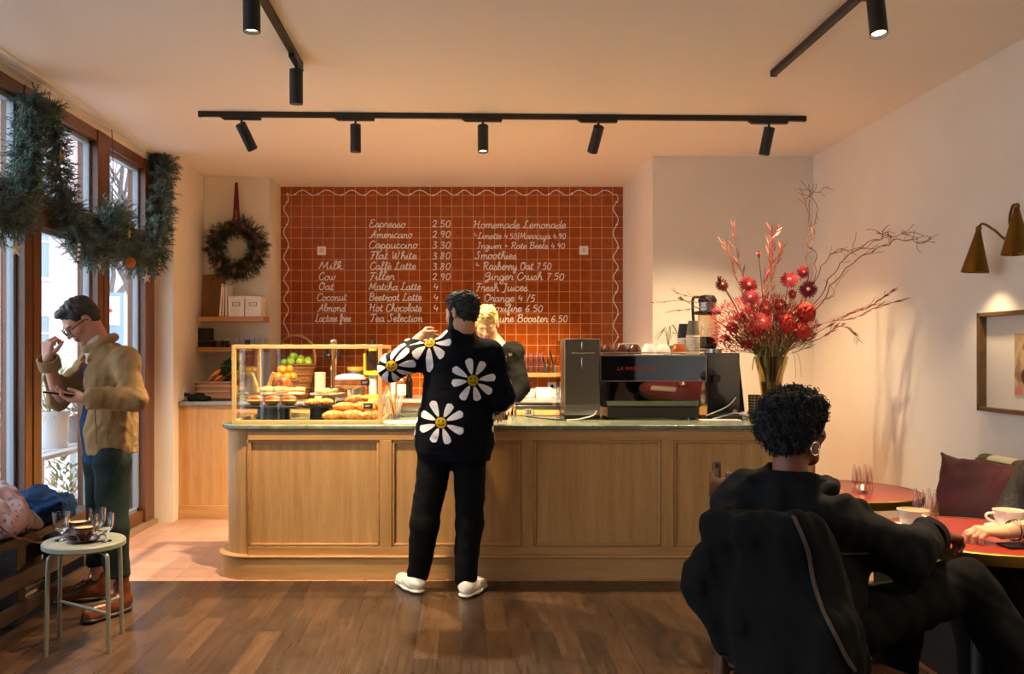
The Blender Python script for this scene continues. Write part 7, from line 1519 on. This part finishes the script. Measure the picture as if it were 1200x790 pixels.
def chair(label, loc, rz, first=[]):
    if first: return dup(first[0], loc, rz, label)
    t = thing('wooden_chair', label, 'chair', loc, rz, 'dark wooden chairs'); MB().prism([(.20, -.20), (.20, .20), (-.20, .185), (-.20, -.185)], .430, .458).build('seat', chw, t, bevel=.008)
    for y in (-1, 1): MB().tube([(.175, y*.175, .43), (.18, y*.18, 0)], [.020, .016], 10).build('leg', chw, t); MB().box(-.222, y*.185-.021, 0, -.182, y*.185+.021, .885).build('back_post', chw, t, bevel=.012, seg=3)
    for z0, z1 in ((.735, .855), (.52, .575)):
        m = MB(); m.grid(lambda u, v: Vector((-.202-.05*sin(pi*u), -.17+.34*u, z0+(z1-z0)*v-.02*sin(pi*u)*(v > .5))), 14, 2); m.build('back_rail', chw, t, solid=.022)
    for y in (-.18, .18): MB().cyl((.175, y, .2), (-.2, y, .2), .010).build('stretcher', chw, t)
    first.append(t); return t
chair('dark wooden chair pulled up to the far red table, behind the seated woman', (1.425, 3.985, 0), -.13)
chair('dark wooden chair the woman in denim sits on, draped with a black coat', (1.085, 2.625, 0), .455)
def coat():
    f2 = unit((.9, .44, 0)); r2 = V3(f2[1], -f2[0], 0); Rb = basis(f2); c = V3(.80, 2.47, 0); v = Vol()
    v.box(c+V3(0, 0, .80)+r2*.07, (.175, .05, .16), .045, .03, 'u', Rb); v.box(c+V3(0, 0, .55)+r2*.19, (.195, .058, .22), .05, .06, 'u', Rb); v.box(c+V3(0, 0, .30)+r2*.23, (.17, .05, .20), .045, .05, 'u', Rb)
    v.cap(c+V3(0, 0, .90)-r2*.09, c+V3(0, 0, .94)+r2*.20, .052, .055, .04); v.cap(c+V3(.04, .0, .93)+r2*.20, c+V3(.06, 0, .62)+r2*.28, .058, .06, .05); v.box(c+V3(0, 0, .33)+r2*.08, (.12, .05, .16), .045, .05, 'u', Rb); v.ell(c+V3(.0, .0, .72)-r2*.11, (.082, .082, .11), .06); v.ell(c+V3(.02, .0, .62)-r2*.05, (.07, .07, .10), .06)
    v.wrinkle(.008, 17, 91, (1.4, 1.4, .4)); v.wrinkle(.006, 42, 92, (1.4, 1.4, .5)); o = volume('draped_coat', v, .0075, cloth('black_wool', '#0c0c0c', .95), None); tag(o, 'black coat draped over the back of the seated woman\'s chair', 'coat')
    pts = np.array([np.array(p) for p in smooth_pts([P(930, 606, 1.9), P(944, 640, 1.9), P(956, 690, 1.9), P(974, 735, 1.9), P(1000, 785, 1.9)], 8)]); R_ = [project(v, p[None], p-V3(0, 0, EYE), 90) for p in pts]; Q = [Vector(a[0]+b_[0]*.003) for a, b_, k in R_ if k[0]]
    if len(Q) > 3: m = MB(); m.tube(Q, .0055, 6); m.build('edge_piping', M('brown_piping', '#33261b', .7), o)
coat()
# banquette
g = N('green_and_cream_weave'); cc = g.n('ShaderNodeTexCoord'); mp = g.n('ShaderNodeMapping'); g.t.links.new(cc.outputs['Object'], mp.inputs[0]); sx = g.n('ShaderNodeSeparateXYZ'); g.t.links.new(mp.outputs[0], sx.inputs[0]); cb = g.n('ShaderNodeCombineXYZ'); g.t.links.new(sx.outputs['Y'], cb.inputs[0]); g.t.links.new(g.math('ADD', sx.outputs['Z'], g.math('MULTIPLY', sx.outputs['X'], .9)), cb.inputs[1])
bk = g.n('ShaderNodeTexBrick', offset=.5); g.t.links.new(cb.outputs[0], bk.inputs['Vector']); bk.inputs['Color1'].default_value = (*srgb('#cbbf9f'), 1); bk.inputs['Color2'].default_value = (*srgb('#4a4714'), 1); bk.inputs['Mortar'].default_value = (*srgb('#454312'), 1); bk.inputs['Scale'].default_value = 1; bk.inputs['Brick Width'].default_value = .27; bk.inputs['Row Height'].default_value = .17; bk.inputs['Mortar Size'].default_value = .038; bk.inputs['Mortar Smooth'].default_value = 0; bk.inputs['Bias'].default_value = -.1
g.set(Base_Color=bk.outputs['Color'], Roughness=.85); g.bump(g.noise(g.coord(), 300, 2), .2, .002); weave = g.m; olive = cloth('olive_velvet', '#4e4a16', .8)
t = thing('banquette', 'olive and cream upholstered banquette bench along the white wall', 'bench', (2.62, 0, 0)); MB().box(-.52, 1.6, .0, .30, 4.36, .30).build('plinth', black_i, t); MB().box(-.55, 1.58, .30, .02, 4.40, .455).build('seat_cushion', olive, t, bevel=.035, seg=4)
X = Matrix.Rotation(.10, 4, 'Y')
for y0, y1 in ((3.72, 4.40), (3.02, 3.71), (2.32, 3.01), (1.6, 2.31)): MB().box(0, y0, .44, .10, y1, .905).build('back_cushion', weave, t, bevel=.045, seg=4)
MB().box(.10, 1.6, .0, .30, 4.38, .86).build('back_panel', black_i, t)
v = Vol(); c = V3(0, 0, 0)
def pillow(p):
    q_ = np.abs(p[:, :2])/.21; r_ = np.clip(1-np.maximum(q_[:, 0], q_[:, 1])**2.2, 0, 1); ed = .215-.018*(1-np.minimum(q_[:, 0], q_[:, 1])**2)
    return np.maximum(np.abs(p[:, 2])-(.012+.065*r_**.6), np.maximum(np.abs(p[:, 0])-ed, np.abs(p[:, 1])-ed))*.7
v.put(pillow, 0); v.lo = V3(-.23, -.23, -.1); v.hi = V3(.23, .23, .1); v.wrinkle(.004, 30, 95); g = N('wine_velvet'); lw = g.n('ShaderNodeLayerWeight'); f = g.noise(g.coord(), 9, 4); g.set(Base_Color=g.ramp(f, [(.3, srgb('#2e080b')), (.7, srgb('#4a0d12'))]), Roughness=.75); g.b.inputs['Sheen Weight'].default_value = .2; g.b.inputs['Sheen Tint'].default_value = (.6, .1, .1, 1)
o = volume('cushion', v, .007, g.m, None); o.matrix_world = Matrix.Translation((2.465, 4.06, .70)) @ frame_to((-.80, -.55, .30)) @ Matrix.Rotation(radians(88), 4, 'Z'); tag(o, 'wine-red velvet cushion leaning on the banquette back', 'cushion')
# picture and wall lamp on the right wall
frw = wood('gilded_frame_wood', ['#4a3116', '#654522', '#7b5830'], 'y', 1, .4); y0, y1, z0, z1 = 3.62, 4.79, PZ(481, 4.79), PZ(367, 4.79)
t = thing('framed_picture', 'deep wooden picture frame with a pale mount on the white wall', 'picture', (XR, (y0+y1)/2, z0)); hw, hh, dp = (y1-y0)/2, z1-z0, .055
for bx in ((-dp, -hw, 0, 0, hw, .022), (-dp, -hw, hh-.022, 0, hw, hh), (-dp, -hw, 0, 0, -hw+.022, hh), (-dp, hw-.022, 0, 0, hw, hh)): MB().box(*bx).build('frame_side', frw, t, bevel=.002)
MB().box(-.012, -hw+.02, .02, -.006, hw-.02, hh-.02).build('mount', M('pale_mount', '#d8cdb9', .7), t)
g = N('still_life_print'); f = g.noise(g.coord((1, 5, 5)), 1.6, 4); f2 = g.noise(g.coord((1, 9, 9)), 1.3, 3); c = g.ramp(f, [(.35, srgb('#a9865a')), (.5, srgb('#c2a57a')), (.62, srgb('#8a6a44'))]); g.set(Base_Color=g.mix(c, srgb('#c2716a'), g.ramp(f2, [(.58, 0.0), (.62, 1.0)])), Roughness=.5)
ay0 = 4.52-(y0+y1)/2; pr = MB().box(-.016, ay0-.62, .10, -.012, ay0, hh-.12).build('print', g.m, t); pm = MB()
for yy, zz, r in ((ay0-.10, .20, .045), (ay0-.17, .18, .05), (ay0-.30, .2, .06)): pm.lathe([(0, 0), (r, 0), (r, .001), (0, .001)], 20, X=Matrix.Translation((-.0165, yy, zz)) @ Matrix.Rotation(-pi/2, 4, 'Y'), caps=False)
pm.build('fruit_shape', M('print_plum', '#4a2018', .6), t)
br_ = M('aged_brass', '#7a5a26', .35, 1.0); sc_ = thing('wall_lamp', 'aged brass wall lamp with two cone shades above the picture', 'wall lamp', (XR, 4.44, 2.02)); MB().lathe([(0, 0), (.05, 0), (.048, .012), (.012, .02), (0, .02)], 26, X=Matrix.Rotation(-pi/2, 4, 'Y'), caps=False).build('wall_plate', br_, sc_)
def shade(top, tip, axis):
    X = Matrix.Translation(tip) @ frame_to(axis); MB().lathe([(.013, 0), (.030, .07), (.069, .225), (.066, .226), (.028, .07), (.010, .003)], 32, X=X, caps=False).build('shade', br_, sc_); MB().ell((0, 0, -.012), (.015, .015, .018), 14, 10, X).build('finial', br_, sc_)
    MB().ell((0, 0, .155), (.022, .022, .03), 14, 10, X).build('bulb', lens_m, sc_); p = X @ Vector((0, 0, .20)); l = bpy.data.lights.new('wall_lamp_glow', 'SPOT'); l.energy = 14; l.color = (1, .75, .45); l.spot_size = radians(105); l.spot_blend = .9; l.shadow_soft_size = .02; s = bpy.data.objects.new('wall_lamp_glow', l); COL.objects.link(s); s.parent = sc_; s.matrix_local = Matrix.Translation(p) @ (-Vector(axis)).to_track_quat('Z', 'Y').to_matrix().to_4x4()
T1 = Vector((-.135, .20, .06)); T2 = Vector((-.20, -.22, .11))
shade(None, T1, (-.05, .06, -1)); shade(None, T2, (-.02, -.03, -1))
MB().tube(smooth_pts([(-.015, 0, .0), (-.08, .04, -.01), (-.11, .10, .05), (-.13, .17, .095), T1+Vector((0, 0, .01))], 7), .0065, 8).build('arm', br_, sc_); MB().tube(smooth_pts([(-.015, 0, .0), (-.10, -.05, -.02), (-.17, -.12, .06), (-.20, -.19, .13), T2+Vector((0, 0, .01))], 7), .0065, 8).build('arm', br_, sc_)
